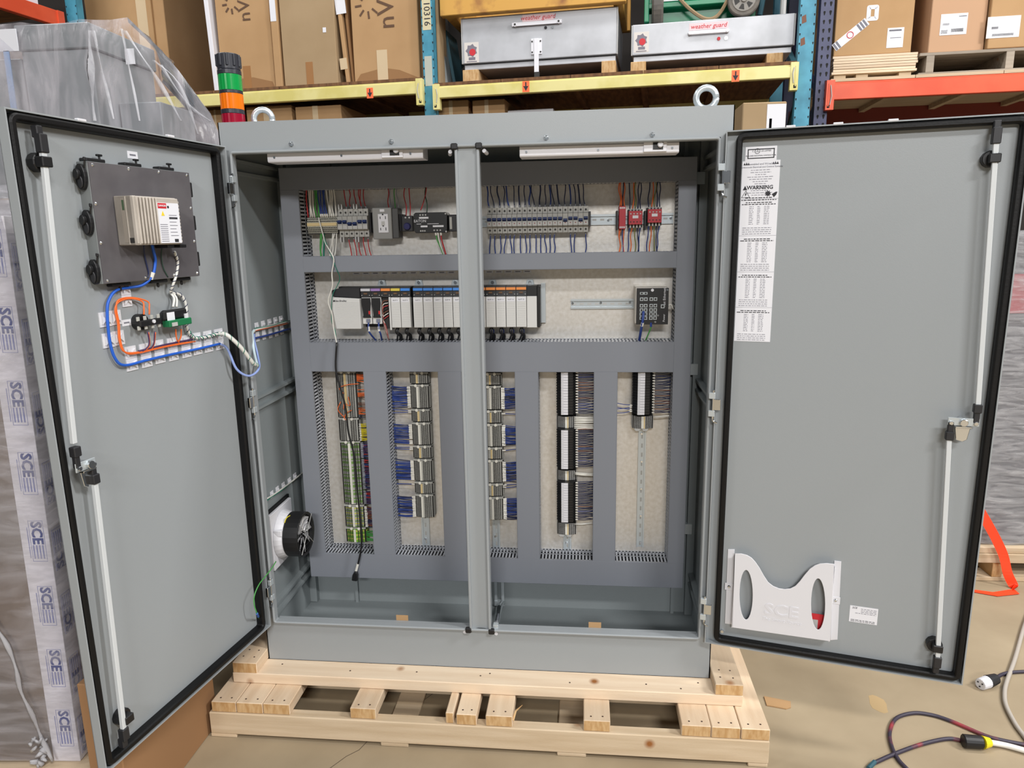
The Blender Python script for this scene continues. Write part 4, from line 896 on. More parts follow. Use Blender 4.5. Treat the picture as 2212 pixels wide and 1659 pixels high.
cx = x0 + (x1 - x0) * .22
MB().tube(cr([(cx, YS - .004, z0 + .045), (cx - .002, YS - .014, z0 + .02), (cx - .006, YS - .008, z0 - .01), (cx - .01, YS + .03, M2a - .004)], 5), .0045, WBLU, 8).build('cable', t, smooth=True, label='blue network cable'); MB().cyl((cx - .003, YS - .0135, z0 + .008), (cx - .005, YS - .010, z0 - .004), .0055, WWHT, 8).build('cable_tag', t)
cx = x0 + (x1 - x0) * .47; MB().tube(cr([(cx, YS + .004, z0 + .004), (cx, YS + .004, z0 - .012), (cx - .016, YS + .03, M2a - .004)], 4), .0022, WGRN, 6).build('earth_wire', t, smooth=True)
MB().cyl((cx, YS + .002, z0 + .006), (cx, YS + .002, z0 - .008), .004, WBLU, 8).build('crimp', t)
MB().tube(cr([(x1, YS + .03, z0 + .06), (x1 + .012, YS + .03, z0 + .065), (x1 + .02, YS + .035, z0 + .05), (RX - .003, YS + .04, z0 + .052)], 4), .003, WWHT, 6).build('side_cable', t, smooth=True)

# ---------------------------------------------------------------- fan on the left wall
XW = -HW + T
F = lambda px, py, x=XW: W0.atx(px, py, x)
ya, za = F(588, 1111, XW + .02); yb, zb_ = F(633, 1070, XW + .02); yc, zc_ = F(629, 1200, XW + .02); yd, zd = F(596, 1229, XW + .02)
fy0, fy1 = (ya + yd) / 2, (yb + yc) / 2; fz1, fz0 = (za + zb_) / 2, (zc_ + zd) / 2
print('FAN', fy0, fy1, fz0, fz1)
fs = (fz1 - fz0); fyc = (fy0 + fy1) / 2 ; fzc = (fz0 + fz1) / 2; hw_ = max(.09, (fy1 - fy0) / 2)
t = thing('filter_fan', 'white filter fan with a black motor ring on the left inner wall', 'fan', (XW, fyc, fzc))
def ringx(x0_, x1_, ra, rb, m, n=28):
    s = MB(); vs = []
    for x_, r in ((x0_, ra), (x1_, ra), (x1_, rb), (x0_, rb)): vs += [(x_, fyc + r * math.cos(2 * math.pi * i / n), fzc + r * math.sin(2 * math.pi * i / n)) for i in range(n)]
    return s.add(vs, [(k * n + i, k * n + (i + 1) % n, ((k + 1) % 4) * n + (i + 1) % n, ((k + 1) % 4) * n + i) for k in range(4) for i in range(n)], m)
MB().box(XW, XW + .008, fyc - hw_ - .010, fyc + hw_ + .010, fz0 - .010, fz1 + .010, RUB).build('gasket', t, label='black square gasket')
s = MB().box(XW + .008, XW + .02, fyc - hw_, fyc + hw_, fz0, fz1, WHT); s.cyl((XW + .02, fyc, fzc), (XW + .05, fyc, fzc), .088, WHT, 28, .078); s.build('frame', t, bevel=.002, label='white plastic frame')
ringx(XW + .05, XW + .104, .080, .071, BLK).build('motor_ring', t, bevel=.001)
MB().cyl((XW + .05, fyc, fzc), (XW + .08, fyc, fzc), .026, BLK2, 20).build('hub', t)
BLADE = mat('bright_blade', (226, 226, 230), .35, .2)
for i in range(8):
    t0 = 2 * math.pi * i / 8; t1 = t0 + .5; s = MB(); P_ = lambda r, a, x_: (x_, fyc + r * math.cos(a), fzc + r * math.sin(a))
    s.add([P_(.014, t0, XW + .094), P_(.068, t0 - .05, XW + .097), P_(.068, t1, XW + .084), P_(.014, t1, XW + .086), P_(.014, t0, XW + .0955), P_(.068, t0 - .05, XW + .0985), P_(.068, t1, XW + .0855), P_(.014, t1, XW + .0875)],
          [(0, 1, 2, 3), (7, 6, 5, 4), (0, 4, 5, 1), (1, 5, 6, 2), (2, 6, 7, 3), (3, 7, 4, 0)], BLADE); s.build('blade', t)
s = MB()
for r in (.02, .038, .056, .073):
    s.tube([(XW + .107, fyc + r * math.cos(2 * math.pi * i / 28), fzc + r * math.sin(2 * math.pi * i / 28)) for i in range(29)], .0008, BLK2, 4)
for i in range(4):
    a_ = math.pi / 4 + math.pi * i / 2; s.tube([(XW + .108, fyc + .01 * math.cos(a_), fzc + .01 * math.sin(a_)), (XW + .108, fyc + .079 * math.cos(a_), fzc + .079 * math.sin(a_))], .0012, BRK2, 5)
s.build('wire_guard', t)
MB().box(XW + .02, XW + .05, fyc - hw_ + .01, fyc - hw_ + .05, fzc + .02, fzc + .045, WHT).build('terminal_box', t, bevel=.003)
for k, m in enumerate((WYEL, WRED)):
    MB().tube(cr([(XW + .045, fyc - hw_ + .04, fzc + .04 - .01 * k), (XW + .055, fyc - .045, fzc + .075 - .06 * k), (XW + .06, fyc - .02 - .05 * (k > 0), fzc + .078 - .1 * k)], 6), .002, m, 5).build('wire', t, smooth=True)
# green bonding wire from the fan area to the door's earth stud
gw = thing('bonding_wire', 'thin green wire looping from the cabinet side to the left door', 'wire', tuple(L.wor((.05, .0, .2))))
e = L.wor((*[L.at(559, 1335, -.008)[0], -.008], L.at(559, 1335, -.008)[1]))
pts = []
for px, py, y in ((596, 1213, .01), (588, 1226, -.024)): x_, z_ = W0.at(px, py, y); pts.append((x_, y, z_))
for px, py in ((575, 1243), (560, 1262), (550, 1285), (549, 1305), (555, 1325)): x_, z_ = L.at(px, py, .022); pts.append(tuple(L.wor((x_, .022, z_))))
MB().tube(cr(pts + [tuple(e)], 5), .0019, WGRN, 6).build('wire', gw, smooth=True); pv = V(pts[-1]); MB().cyl(pv, pv.lerp(V(e), .7), .0038, CABL, 8).build('crimp', gw, label='blue crimp terminal')

# tie mounts + wires on the left wall
def wall_mounts(ps, y_sz, z_sz, lab, cat='cable mount', grp=None):
    for i, (px, py) in enumerate(ps):
        y, z = F(px, py); mb = MB().box(XW, XW + .003, y - y_sz / 2, y + y_sz / 2, z - z_sz / 2, z + z_sz / 2, WHT); mb.box(XW + .003, XW + .0075, y - y_sz * .25, y + y_sz * .25, z - z_sz * .18, z + z_sz * .18, WHT)
        solo(mb, 'tie_mount', lab % ORD[i], cat, loc=(XW, y, z), group=grp, bevel=.0008)
up = [(553, 704), (567, 700), (581, 696), (594, 692), (606, 689)]; lo = [(555, 724), (569, 720), (583, 717), (596, 713), (608, 709)]
wall_mounts(up, .026, .022, 'white tie mount in the upper row on the left inner wall, %s from the front', grp='upper row of tie mounts on the inner wall'); wall_mounts([(a, b + 3) for a, b in lo], .026, .034, 'white tie mount in the lower row on the left inner wall, %s from the front', grp='lower row of tie mounts on the inner wall')
lm = [(586, 1068), (598, 1058), (611, 1049), (624, 1039), (636, 1029)]
wall_mounts(lm, .024, .024, 'white tie mount above the fan, %s from the front', grp='tie mounts above the fan')
def wallpts(q, dx): return [(XW + dx, *F(a, b, XW + dx)) for a, b in q]
fw_ = thing('fan_wires', 'white and green twisted wires running along the wall above the fan', 'wire', wallpts([(580, 1075)], .009)[0])
MB().tube(cr(wallpts([(577, 1081), (586, 1074), (611, 1057), (636, 1036), (655, 1022)], .009)), .0022, WTEAL, 5).build('teal_wire', fw_, smooth=True); MB().tube(cr(wallpts([(577, 1077), (590, 1069), (613, 1053), (638, 1034), (655, 1020)], .011)), .0028, WWHT, 5).build('white_wire', fw_, smooth=True)
# ---------------------------------------------------------------- operator panel on the left door (seen from behind)
DS = -.0225      # skin of the left door in its own frame; +y faces the viewer
def LP(px, py, d): x_, z_ = L.at(px, py, d); return (x_, d, z_)
hx0, hx1, hz0, hz1, hd = .187, .530, 1.352, 1.636, .010
t = thing('operator_panel', 'dark metal operator panel back with a ribbed pale module, fixed on the left door', 'operator panel', (hx1, DS, hz0), L)
hmi = t
MB().box(hx0, hx1, DS, hd - .002, hz0, hz1, mat('housing_grey', (120, 124, 124), .5)).build('housing', t, bevel=.001)
MB().box(hx0 + .001, hx1 - .001, hd - .002, hd, hz0 + .001, hz1 - .001, STEEL).build('back_plate', t, label='scuffed dark back plate')
for x_, z_ in [(hx0 + (hx1 - hx0) * f, hz1 - .008) for f in (.03, .34, .64, .96)] + [(hx0 + (hx1 - hx0) * f, hz0 + .008) for f in (.03, .3, .6, .96)] + [(hx1 - .008, hz0 + (hz1 - hz0) * f) for f in (.34, .66)] + [(hx0 + .008, hz0 + (hz1 - hz0) * f) for f in (.34, .66)]:
    MB().cyl((x_, hd, z_), (x_, hd + .003, z_), .0042, CHROME, 8, .002).build('screw', t)
mx0, mx1, mz0, mz1, md = .309, .468, 1.442, 1.560, .069
BEI = mat('module_beige', (192, 184, 174), .5, .1, c2=(176, 168, 158), ns=12)
s = MB().box(mx0 + .004, mx1, hd, md - .008, mz0, mz1, BEI); s.box(mx0 + .006, mx0 + .085, hd, md, mz0 + .002, mz1 - .002, BEI); s.box(mx1 - .012, mx1, hd, md - .002, mz0, mz1, BEI); mo = s.build('module_case', t, bevel=.002, label='pale ribbed module case')
for k in range(7):
    xx = mx0 + .089 + k * .0108; MB().box(xx, xx + .006, md - .008, md, mz0 + .003, mz1 - .002, BEI).build('rib', mo, bevel=.0015)
for k in range(12): zz = mz0 + .006 + k * .009; MB().box(mx0, mx0 + .008, hd + .008, md - .004, zz, zz + .005, BEI).build('edge_rib', mo)
s = MB().box(mx1 - .001, mx1 + .0008, hd + .020, hd + .032, mz0 + .006, mz1 - .006, mat('module_slot', (140, 132, 122), .6)); s.box(mx1, mx1 + .0014, hd + .024, hd + .030, mz1 - .034, mz1 - .010, mat('slot_green', (64, 84, 60), .6)); s.box(mx1, mx1 + .0014, hd + .036, hd + .048, mz0 + .006, mz0 + .018, BRD); s.box(mx1 - .001, mx1 + .002, hd + .034, hd + .036, mz0 + .002, mz1 - .002, BEI); s.build('card_slot', mo)
sk = thing('danger_label', 'white label with a red DANGER header on the pale module', 'label', (mx0 + .045, md, mz0 + .01), L)
MB().box(mx0 + .008, mx0 + .083, md, md + .0006, mz0 + .004, mz1 - .014, PAPER).build('paper', sk)
MB().box(mx0 + .052, mx0 + .082, md + .0005, md + .001, mz1 - .028, mz1 - .015, REDP).build('red_header', sk)
LR = dict(right=(-1, 0, 0), up=(0, 0, 1))
text('DANGER', .0065, (mx0 + .067, md + .0014, mz1 - .0215), sk, PAPER, **LR)
s = MB().prism([(mx0 + .061, mz1 - .046), (mx0 + .073, mz1 - .046), (mx0 + .067, mz1 - .034)], 'y', md + .0005, md + .001, YTRI); s.build('warning_triangle', sk)
s = MB()
for k in range(9): s.box(mx0 + .054, mx0 + .080, md + .0005, md + .0009, mz0 + .008 + k * .0052, mz0 + .0095 + k * .0052, INK2)
for k in range(7): s.box(mx0 + .018 + (k % 3) * .003, mx0 + .046, md + .0005, md + .0009, mz0 + .022 + k * .0085, mz0 + .0235 + k * .0085, INK2)
s.box(mx0 + .016, mx0 + .046, md + .0005, md + .0009, mz1 - .054, mz1 - .049, INK); s.box(mx0 + .020, mx0 + .034, md + .0005, md + .0009, mz0 + .006, mz0 + .014, INK); s.cyl((mx0 + .046, md + .0005, mz1 - .024), (mx0 + .046, md + .0009, mz1 - .024), .0035, INK, 10)
s.build('printing', sk)
# black clamps round the housing
cl = [('left', LP(173, 381, 0)[2]), ('left', LP(188, 481, 0)[2]), ('left', LP(203, 588, 0)[2])]
for _, z_ in cl:
    ell = lambda cy_, cz_, ry_, rz_: [(cy_ + ry_ * math.cos(k_ * math.pi / 9), cz_ + rz_ * math.sin(k_ * math.pi / 9)) for k_ in range(18)]
    s = MB(); s.prism(ell(-.008, z_, .0145, .030), 'x', hx1, hx1 + .010, BLK); s.prism(ell(-.010, z_ + .006, .008, .012), 'x', hx1 + .010, hx1 + .020, BLK); s.prism(ell(-.006, z_ - .012, .007, .014), 'x', hx1 + .010, hx1 + .014, BLK2); s.tube([(hx1 + .004, hd - .008, z_ + .02), (hx1 + .006, hd - .002, z_ + .038)], .0022, BLK, 5); s.cyl((hx1 + .006, hd - .002, z_ + .036), (hx1 + .006, hd - .002, z_ + .044), .004, BLK, 6)
    s.build('side_clamp', t, bevel=.002, label='black mounting clamp')
for z_ in (1.59, 1.50, 1.40): MB().box(hx0 - .008, hx0, DS, hd, z_ - .02, z_ + .02, BLK).build('side_clamp', t, bevel=.002, label='black mounting clamp')
for px in (208, 287.5, 359):
    x_ = L.at(px, 345, 0)[0]; s = MB().box(x_ - .028, x_ + .028, DS, DS + .022, hz1 + .001, hz1 + .009, BLK); s.cyl((x_ - .018, DS + .014, hz1 + .008), (x_ - .018, DS + .014, hz1 + .018), .003, BLK, 6); s.box(x_ - .026, x_ - .010, DS + .010, DS + .018, hz1 + .016, hz1 + .021, BLK); s.build('top_clamp', t, bevel=.002, label='black mounting clamp')
for x_ in (.46, .33, .24): s = MB().box(x_ - .03, x_ + .03, DS, DS + .02, hz0 - .010, hz0 - .001, BLK); s.cyl((x_, DS + .012, hz0 - .010), (x_, DS + .012, hz0 - .022), .004, BLK, 6); s.build('bottom_clamp', t, bevel=.002, label='black mounting clamp')
for px in (350, 377): x_ = L.at(px, 531, .03)[0]; MB().box(x_ - .012, x_ + .012, hd + .006, md - .010, mz0 - .009, mz0 + .001, BLK).build('plug', t, bevel=.002)
# small door labels
for (px, py, lab, w_, h_) in ((286, 335, 'small white label above the operator panel', .034, .018), (273, 697, 'small white label left of the black selector switch block', .03, .016)):
    x_, _, z_ = LP(px, py, DS); mb = MB().box(x_ - w_ / 2, x_ + w_ / 2, DS, DS + .0008, z_ - h_ / 2, z_ + h_ / 2, PAPER); mb.box(x_ - w_ * .3, x_ + w_ * .3, DS + .0008, DS + .001, z_ - h_ * .12, z_ + h_ * .12, INK2); solo(mb, 'name_label', lab, 'label', L, (x_, DS, z_))
# selector / pilot blocks
for k, (pa, pb, lab) in enumerate((((293, 714), (343, 676), 'black selector switch block with clear terminals on the left door'), ((352, 708), (400, 664), 'black pilot device with a green contact block on the left door'))):
    xa, _, z0 = LP(*pa, .0); xb, _, z1 = LP(*pb, .0); x0, x1 = min(xa, xb), max(xa, xb); xm_ = (x0 + x1) / 2; zm_ = (z0 + z1) / 2
    t = thing('pilot_device', lab, 'switch', (xm_, DS, z0), L)
    MB().cyl((xm_ + .012, DS, zm_), (xm_ + .012, DS + .020, zm_), .021, BLK, 20).build('mounting_ring', t, bevel=.001)
    if k == 0:
        MB().box(x0 + .004, x1 - .006, DS + .018, .012, z0 + .008, z1 - .012, BLK).build('body', t, bevel=.003)
        for zc_ in (z0 + .004, z1 - .008):
            for j in range(4): xx = x0 + .008 + (x1 - x0 - .016) * j / 3; MB().box(xx - .0045, xx + .0045, DS + .024, .006, zc_ - .005, zc_ + .006, TBG).build('terminal', t, bevel=.001)
        MB().cyl((xm_ - .008, .012, zm_), (xm_ - .008, .015, zm_), .005, WHT, 10).build('screw', t)
    else:
        MB().box(x0 + .004, x1, DS + .018, .010, z0 + .018, z1, BLK).build('body', t, bevel=.005); MB().box(x0, x1 - .006, DS + .016, .018, z0, z0 + .018, mat('green_block', (20, 110, 66), .45)).build('contact_block', t, bevel=.002, label='green contact block')
        s = MB().box(x1 - .036, x1 - .008, .010, .0112, z1 - .028, z1 - .006, PAPER); s.box(x0 + .008, x0 + .020, .010, .014, z0 + .018, z0 + .030, WHT); s.box(x1 - .034, x1 - .014, .012, .02, z0 + .002, z0 + .012, BRK2); s.build('rating_label', t)
# tie mounts
def mount(lab, px, py, w_, h_, grp, cells=1):
    x_, _, z_ = LP(px, py, DS); mb = MB()
    for c in range(cells):
        zz = z_ + (c - (cells - 1) / 2) * h_; mb.box(x_ - w_ / 2, x_ + w_ / 2, DS, DS + .0025, zz - h_ * .49, zz + h_ * .49, WHT); mb.prism([(x_ - w_ * .34, zz - h_ * .3), (x_, zz), (x_ - w_ * .34, zz + h_ * .3)], 'y', DS + .002, DS + .007, WHT); mb.prism([(x_ + w_ * .34, zz - h_ * .3), (x_, zz), (x_ + w_ * .34, zz + h_ * .3)], 'y', DS + .002, DS + .007, WHT)
    solo(mb, 'tie_mount', lab, 'cable mount', L, (x_, DS, z_), group=grp)
mount('tall white tie mount directly under the operator panel', 271, 637, .032, .030, 'white tie mounts on the left door', 2)
for lab, px, py in (('white tie mount holding the blue cable, upper of the two on the left', 226, 690), ('white tie mount holding the orange cables, upper of the two', 248, 686), ('white tie mount holding the blue cable, lower of the two on the left', 233, 735), ('white tie mount holding the orange cables, lower of the two', 255, 730)):
    mount(lab, px, py, .036, .037, 'white tie mounts on the left door')
row = [(430, 1430), (525, 1410), (612, 1386), (700, 1370), (785, 1352), (858, 1335), (930, 1320), (1003, 1305)]
for i, (a, b) in enumerate(row): mount('tall white tie mount, %s from the left in the sloping row on the left door' % ORD[i], 140 + a / 3.016, 300 + b / 3.016, .037, .032, 'sloping row of tie mounts on the left door', 2)
# cables on the door
def Q(pts, d=-.012): return [LP(140 + p[0] / 3.016, 300 + p[1] / 3.016, (p[2] if len(p) > 2 else d)) for p in pts]
def WW(px, py, y): x_, z_ = W0.at(px, py, y); return L.loc((x_, y, z_))
def cab(name, lab, pts, r, m, extra=(), n=6):
    p0 = pts[0]; t = thing(name, lab, 'cable' if r > .002 else 'wire', tuple(p0), L); MB().tube(cr(pts, n), r, m, 8).build('cable', t, smooth=True)
    for nm, pp, rr_, mm in extra: MB().tube(cr(pp, n), rr_, mm, 6).build(nm, t, smooth=True)
    return t
bl = Q([(568, 690, .02), (580, 740, .02), (590, 800, .016), (572, 890, .012), (510, 950, .0), (430, 968), (340, 985), (292, 1040), (276, 1120), (290, 1300), (325, 1425), (390, 1475), (540, 1440), (700, 1403), (860, 1370), (1010, 1335)])
t = cab('network_cable', 'bright blue cable looping from the operator panel along the tie mounts', bl, .0037, CABL)
pl = [bl[-1], WW(491.5, 754, -.10), WW(511, 797, -.09), WW(538, 812, -.06), WW(559, 797, -.02), WW(557, 770, .01), WW(549, 735, .03), WW(549, 722, .05)]
MB().tube(cr(pl, 6), .0038, CABLL, 8).build('loose_loop', t, smooth=True, label='pale blue part of the loop bridging door and cabinet')
a, b = Q([(575, 870, .013), (560, 915, .008)]); MB().cyl(a, b, .0052, WWHT, 8).build('cable_tag', t)
og = Q([(515, 1145, .0), (515, 1105, .0), (505, 1060, -.004), (430, 1040), (355, 1060), (328, 1110), (345, 1200), (355, 1310), (385, 1385), (480, 1390), (640, 1352), (830, 1322)])
o2 = Q([(550, 1145, .0), (550, 1105, .0), (540, 1060, -.004), (440, 1034), (350, 1050), (336, 1110), (353, 1200), (362, 1310), (395, 1392), (480, 1396), (640, 1358), (850, 1320)])
cab('orange_wires', 'pair of orange wires looping left of the black selector block', og, .0021, WORG, extra=[('cable', o2, .0021, WORG), ('riser', Q([(545, 1260, .0), (552, 1340, -.008), (520, 1385)]), .002, WORG), ('riser', Q([(590, 1260, .0), (582, 1335, -.008), (560, 1375)]), .002, WORG), ('riser', Q([(722, 1240, .0), (728, 1300, -.006), (745, 1330)]), .002, WORG), ('riser', Q([(758, 1240, .0), (756, 1290, -.006), (735, 1330)]), .002, WORG)])
cab('purple_wires', 'dark purple wires running with the orange ones along the tie mounts', Q([(540, 1255, .0), (548, 1340, -.006), (500, 1388), (480, 1390)]), .0018, WPUR, extra=[('cable', Q([(585, 1255, .0), (580, 1330, -.006), (560, 1368)]), .0018, WPUR), ('cable', Q([(480, 1384), (640, 1345), (830, 1306)]), .0028, WPUR), ('cable', Q([(560, 1362), (700, 1335), (800, 1312)]), .002, WNAV)])
wb = Q([(715, 735, .02), (735, 800, .012), (728, 880, .012), (705, 950, .006), (688, 1000, -.008)]); wb2 = Q([(690, 1000), (760, 1022), (790, 1090), (790, 1180), (802, 1250), (845, 1296), (925, 1290), (1000, 1268)])
LOOP = [wb2[-1], WW(491, 724, -.13), WW(521, 751, -.10), WW(545, 782, -.06), WW(556, 790, -.03), WW(549, 760, .0), WW(545, 722, .03), WW(549, 713, .045)]
WCR = mat('spiral_wrap_white', (222, 222, 216), .4)
t = cab('wire_harness', 'white spiral-wrapped wire harness from the operator panel across the hinge into the cabinet', wb, .0036, WCR, extra=[('cable', wb2, .0042, WCR), ('cable', LOOP[:5], .0062, WCR), ('cable', LOOP[4:], .0045, mat('pale_wrap', (196, 214, 220), .4)), ('branch', Q([(690, 1005), (712, 1040, -.004), (705, 1095, .0)]), .0032, WCR), ('branch', Q([(700, 1000), (728, 1040, -.004), (728, 1095, .0)]), .0032, WCR)])
def spiral(path, r, m, turns, par, rr_=.0012):
    P = cr(path, 14); s = MB(); out = []; n = len(P)
    for i, p in enumerate(P):
        d = (P[min(i + 1, n - 1)] - P[max(0, i - 1)]).normalized(); u = d.cross(V((0, 1, .01))).normalized(); v = d.cross(u); a_ = 2 * math.pi * turns * i / n; out.append(p + (u * math.cos(a_) + v * math.sin(a_)) * r)
    s.tube(out, rr_, m, 4); s.build('spiral_stripe', par, smooth=True)
spiral(wb2, .0045, WNAV, 14, t); spiral(wb, .0038, WNAV, 9, t); spiral(LOOP[:5], .0062, WTEAL, 9, t); spiral(wb2[4:], .0050, WTEAL, 9, t, .0016)
cab('green_wire', 'thin dark green wire hanging over the operator panel plate', Q([(635, 700, .02), (628, 760, .014), (642, 840, .013), (672, 900, .011)]), .0014, mat('deep_green_wire', (36, 66, 54), .5))
cab('navy_wire', 'thin navy wire hanging over the operator panel plate', Q([(515, 690, .02), (520, 760, .014), (545, 870, .012), (540, 905, .011)]), .0018, WNAV, extra=[])
# white harness along the inner wall
wh = thing('wall_wires', 'white and teal wires strapped along the upper tie mounts on the inner wall', 'wire', wallpts([(553, 706)], .009)[0])
MB().tube(cr(wallpts([(546, 718), (556, 711), (580, 705), (606, 698), (640, 690)], .010)), .004, WCR, 7).build('white_wire', wh, smooth=True); MB().tube(cr(wallpts([(550, 709), (565, 707), (590, 702), (612, 695), (640, 690)], .0125)), .0016, WTEAL, 5).build('teal_wire', wh, smooth=True); MB().tube(cr(wallpts([(550, 715), (590, 706), (625, 698)], .014)), .0012, WORG, 4).build('orange_wire', wh, smooth=True)
wc = thing('wall_cable', 'blue cable strapped along the lower tie mounts on the inner wall', 'cable', wallpts([(553, 730)], .008)[0])
MB().tube(cr(wallpts([(549, 731), (575, 725), (600, 718), (625, 711), (640, 712)], .009)), .0035, WBLU, 7).build('cable', wc, smooth=True)

# ---------------------------------------------------------------- labels on the right door (-y faces the viewer)
DR = .0225
def RP(px, py, y=DR): x_, z_ = R.at(px, py, y); return x_, z_
RR = dict(right=(1, 0, 0), up=(0, 0, 1))
def sheet(name, lab, x0, x1, z0, z1, grp=None):
    t = thing(name, lab, 'label', ((x0 + x1) / 2, DR, z0), R, group=grp); MB().box(x0, x1, DR - .0008, DR, z0, z1, PAPER).build('paper', t); return t
def lines(t, ls, x0, x1, y=DR - .001, m=INK2, name='printing'):
    s = MB()
    for z_, a, b, h in ls:
        # a run of word-like dashes
        x_ = x0 + (x1 - x0) * a; xe_ = x0 + (x1 - x0) * b
        while x_ < xe_:
            w_ = random.uniform(.003, .011); s.box(x_, min(xe_, x_ + w_), y - .0002, y + .0003, z_, z_ + h, m); x_ += w_ + .0022
    return s.build(name, t, kind='stuff')
x0, z1 = RP(1611, 318); x1, _ = RP(1679, 316); _, z0 = RP(1645, 347)
t = sheet('listing_label', 'framed white listing label at the top of the label column on the right door', x0, x1, z0, z1)
s = MB()
for q in ((x0 + .006, x1 - .006, z1 - .0085, z1 - .006), (x0 + .006, x1 - .006, z0 + .006, z0 + .0085), (x0 + .006, x0 + .0085, z0 + .006, z1 - .006), (x1 - .0085, x1 - .006, z0 + .006, z1 - .006)): s.box(q[0], q[1], DR - .0012, DR - .0006, q[2], q[3], INK)
cx_, cz_ = x0 + (x1 - x0) * .38, z0 + (z1 - z0) * .68; s.loop([(cx_ + .0075 * math.cos(k * .5236), cz_ + .0075 * math.sin(k * .5236)) for k in range(12)], [(0, DR - .0012), (0, DR - .0006), (.0012, DR - .0006), (.0012, DR - .0012)], INK); s.build('border', t)
text('UL', .008, (cx_, DR - .001, cz_), t, INK, **RR); text('US LISTED', .006, (x0 + (x1 - x0) * .66, DR - .001, cz_), t, INK, **RR); text('C', .006, (x0 + (x1 - x0) * .24, DR - .001, cz_), t, INK, **RR)
text('ENCLOSED INDUSTRIAL CONTROL PANEL', .0042, ((x0 + x1) / 2, DR - .001, z0 + (z1 - z0) * .36), t, INK, **RR)
x0, z1 = RP(1604, 349); x1, _ = RP(1686, 346); zs = [RP(1642, p)[1] for p in (347, 429.5, 508.5, 587, 664, 738)]
t = sheet('data_label', 'white data label with a WARNING line, under the framed listing label', x0, x1, zs[1], zs[0] , None); H2 = zs[0] - zs[1]; xc = (x0 + x1) / 2
text('Assembled and Wired By', .0075, (xc, DR - .001, zs[0] - .009), t, INK2, **RR); text('Northwoods Electrical and Control Systems', .0064, (xc, DR - .001, zs[0] - .017), t, INK2, **RR)
lines(t, [(zs[0] - .026 - k * .0062, .5 - w_, .5 + w_, .0014) for k, w_ in enumerate((.26, .27, .14, .35, .3, .2, .15, .24, .17, .24, .33, .22))], x0, x1)
lines(t, [(zs[0] - .102, .12, .84, .0022), (zs[0] - .108, .02, .95, .0022)], x0, x1, m=INK)
text('\u25B2WARNING' if False else 'WARNING', .0145, (xc, DR - .001, zs[1] + .031), t, INK, bold=.0003, **RR)
s = MB().prism([(xc - .046, zs[1] + .025), (xc - .034, zs[1] + .025), (xc - .040, zs[1] + .037)], 'y', DR - .0012, DR - .0008, INK)
tri = [(x0 + .001, zs[1] + .004), (x0 + .025, zs[1] + .004), (x0 + .013, zs[1] + .024)]; s.loop(tri, [(0, DR - .0012), (0, DR - .0007), (.0012, DR - .0007), (.0012, DR - .0012)], INK); s.prism([(x0 + .012, zs[1] + .008), (x0 + .015, zs[1] + .013), (x0 + .0135, zs[1] + .019), (x0 + .011, zs[1] + .013)], 'y', DR - .0012, DR - .0008, INK)
st = []
for k in range(18): a_ = k * math.pi / 9; r_ = .0095 if k % 2 else .0055; st.append((x1 - .028 + r_ * math.cos(a_), zs[1] + .014 + r_ * math.sin(a_)))
s.prism(st, 'y', DR - .0012, DR - .0008, INK)
s.prism([(x1 - .018, zs[1] + .012), (x1 - .008, zs[1] + .018), (x1 - .003, zs[1] + .018), (x1 - .006, zs[1] + .010), (x1 - .012, zs[1] + .003)], 'y', DR - .0012, DR - .0008, INK)
for k in (0, 1):
    for j in range(3): xx = (x0 + .006 if not k else x1 - .018) + j * .0055; s.prism([(xx - .003, zs[0] - .011), (xx + .003, zs[0] - .011), (xx, zs[0] - .004 + (.001 if j == 1 else 0))], 'y', DR - .0012, DR - .0008, INK)
s.build('pictograms', t)
for i in range(1, 5):
    t = sheet('fuse_chart', 'white printed fuse chart, %s from the top of the four under the WARNING label' % ORD[i - 1], x0, x1, zs[i + 1], zs[i], 'four printed fuse charts on the right door'); h_ = zs[i] - zs[i + 1]
    lines(t, [(zs[i] - .011, .14, .84, .0022), (zs[i] - .016, .04, .94, .0022)], x0, x1, m=INK)
    lines(t, [(zs[i] - .022 - k * .0048, a, b, .0014) for k in range(int((h_ - .045) / .0048)) for a, b in ((.24, .36), (.46, .54), (.64, .78))], x0, x1)
    lines(t, [(zs[i + 1] + .004 + k * .0056, .08, .86, .0014) for k in range(4)], x0, x1); s = MB().box(x0, x1, DR - .0011, DR - .0007, zs[i] - .0005, zs[i], INK2); s.build('rule', t)
x0, z1 = RP(1837, 1307); x1, _ = RP(1897, 1319); z0 = (RP(1833, 1341)[1] + RP(1893, 1351)[1]) / 2; z1 = (z1 + RP(1897, 1316)[1]) / 2; x0 = (x0 + RP(1833, 1341)[0]) / 2
t = sheet('maker_label', 'small white maker label on the right door beside the white pocket', x0, x1, z0, z1)
text('SCE', .008, (x0 + .013, DR - .001, z1 - .006), t, INK, shear=.2, **RR); lines(t, [(z1 - .008 - k * .005, .4 if k < 3 else .2, .95, .0014) for k in range(4)], x0, x1, m=INK2); lines(t, [(z0 + .003 + k * .0042, .06, .92, .0014) for k in range(2)], x0, x1, m=INK)

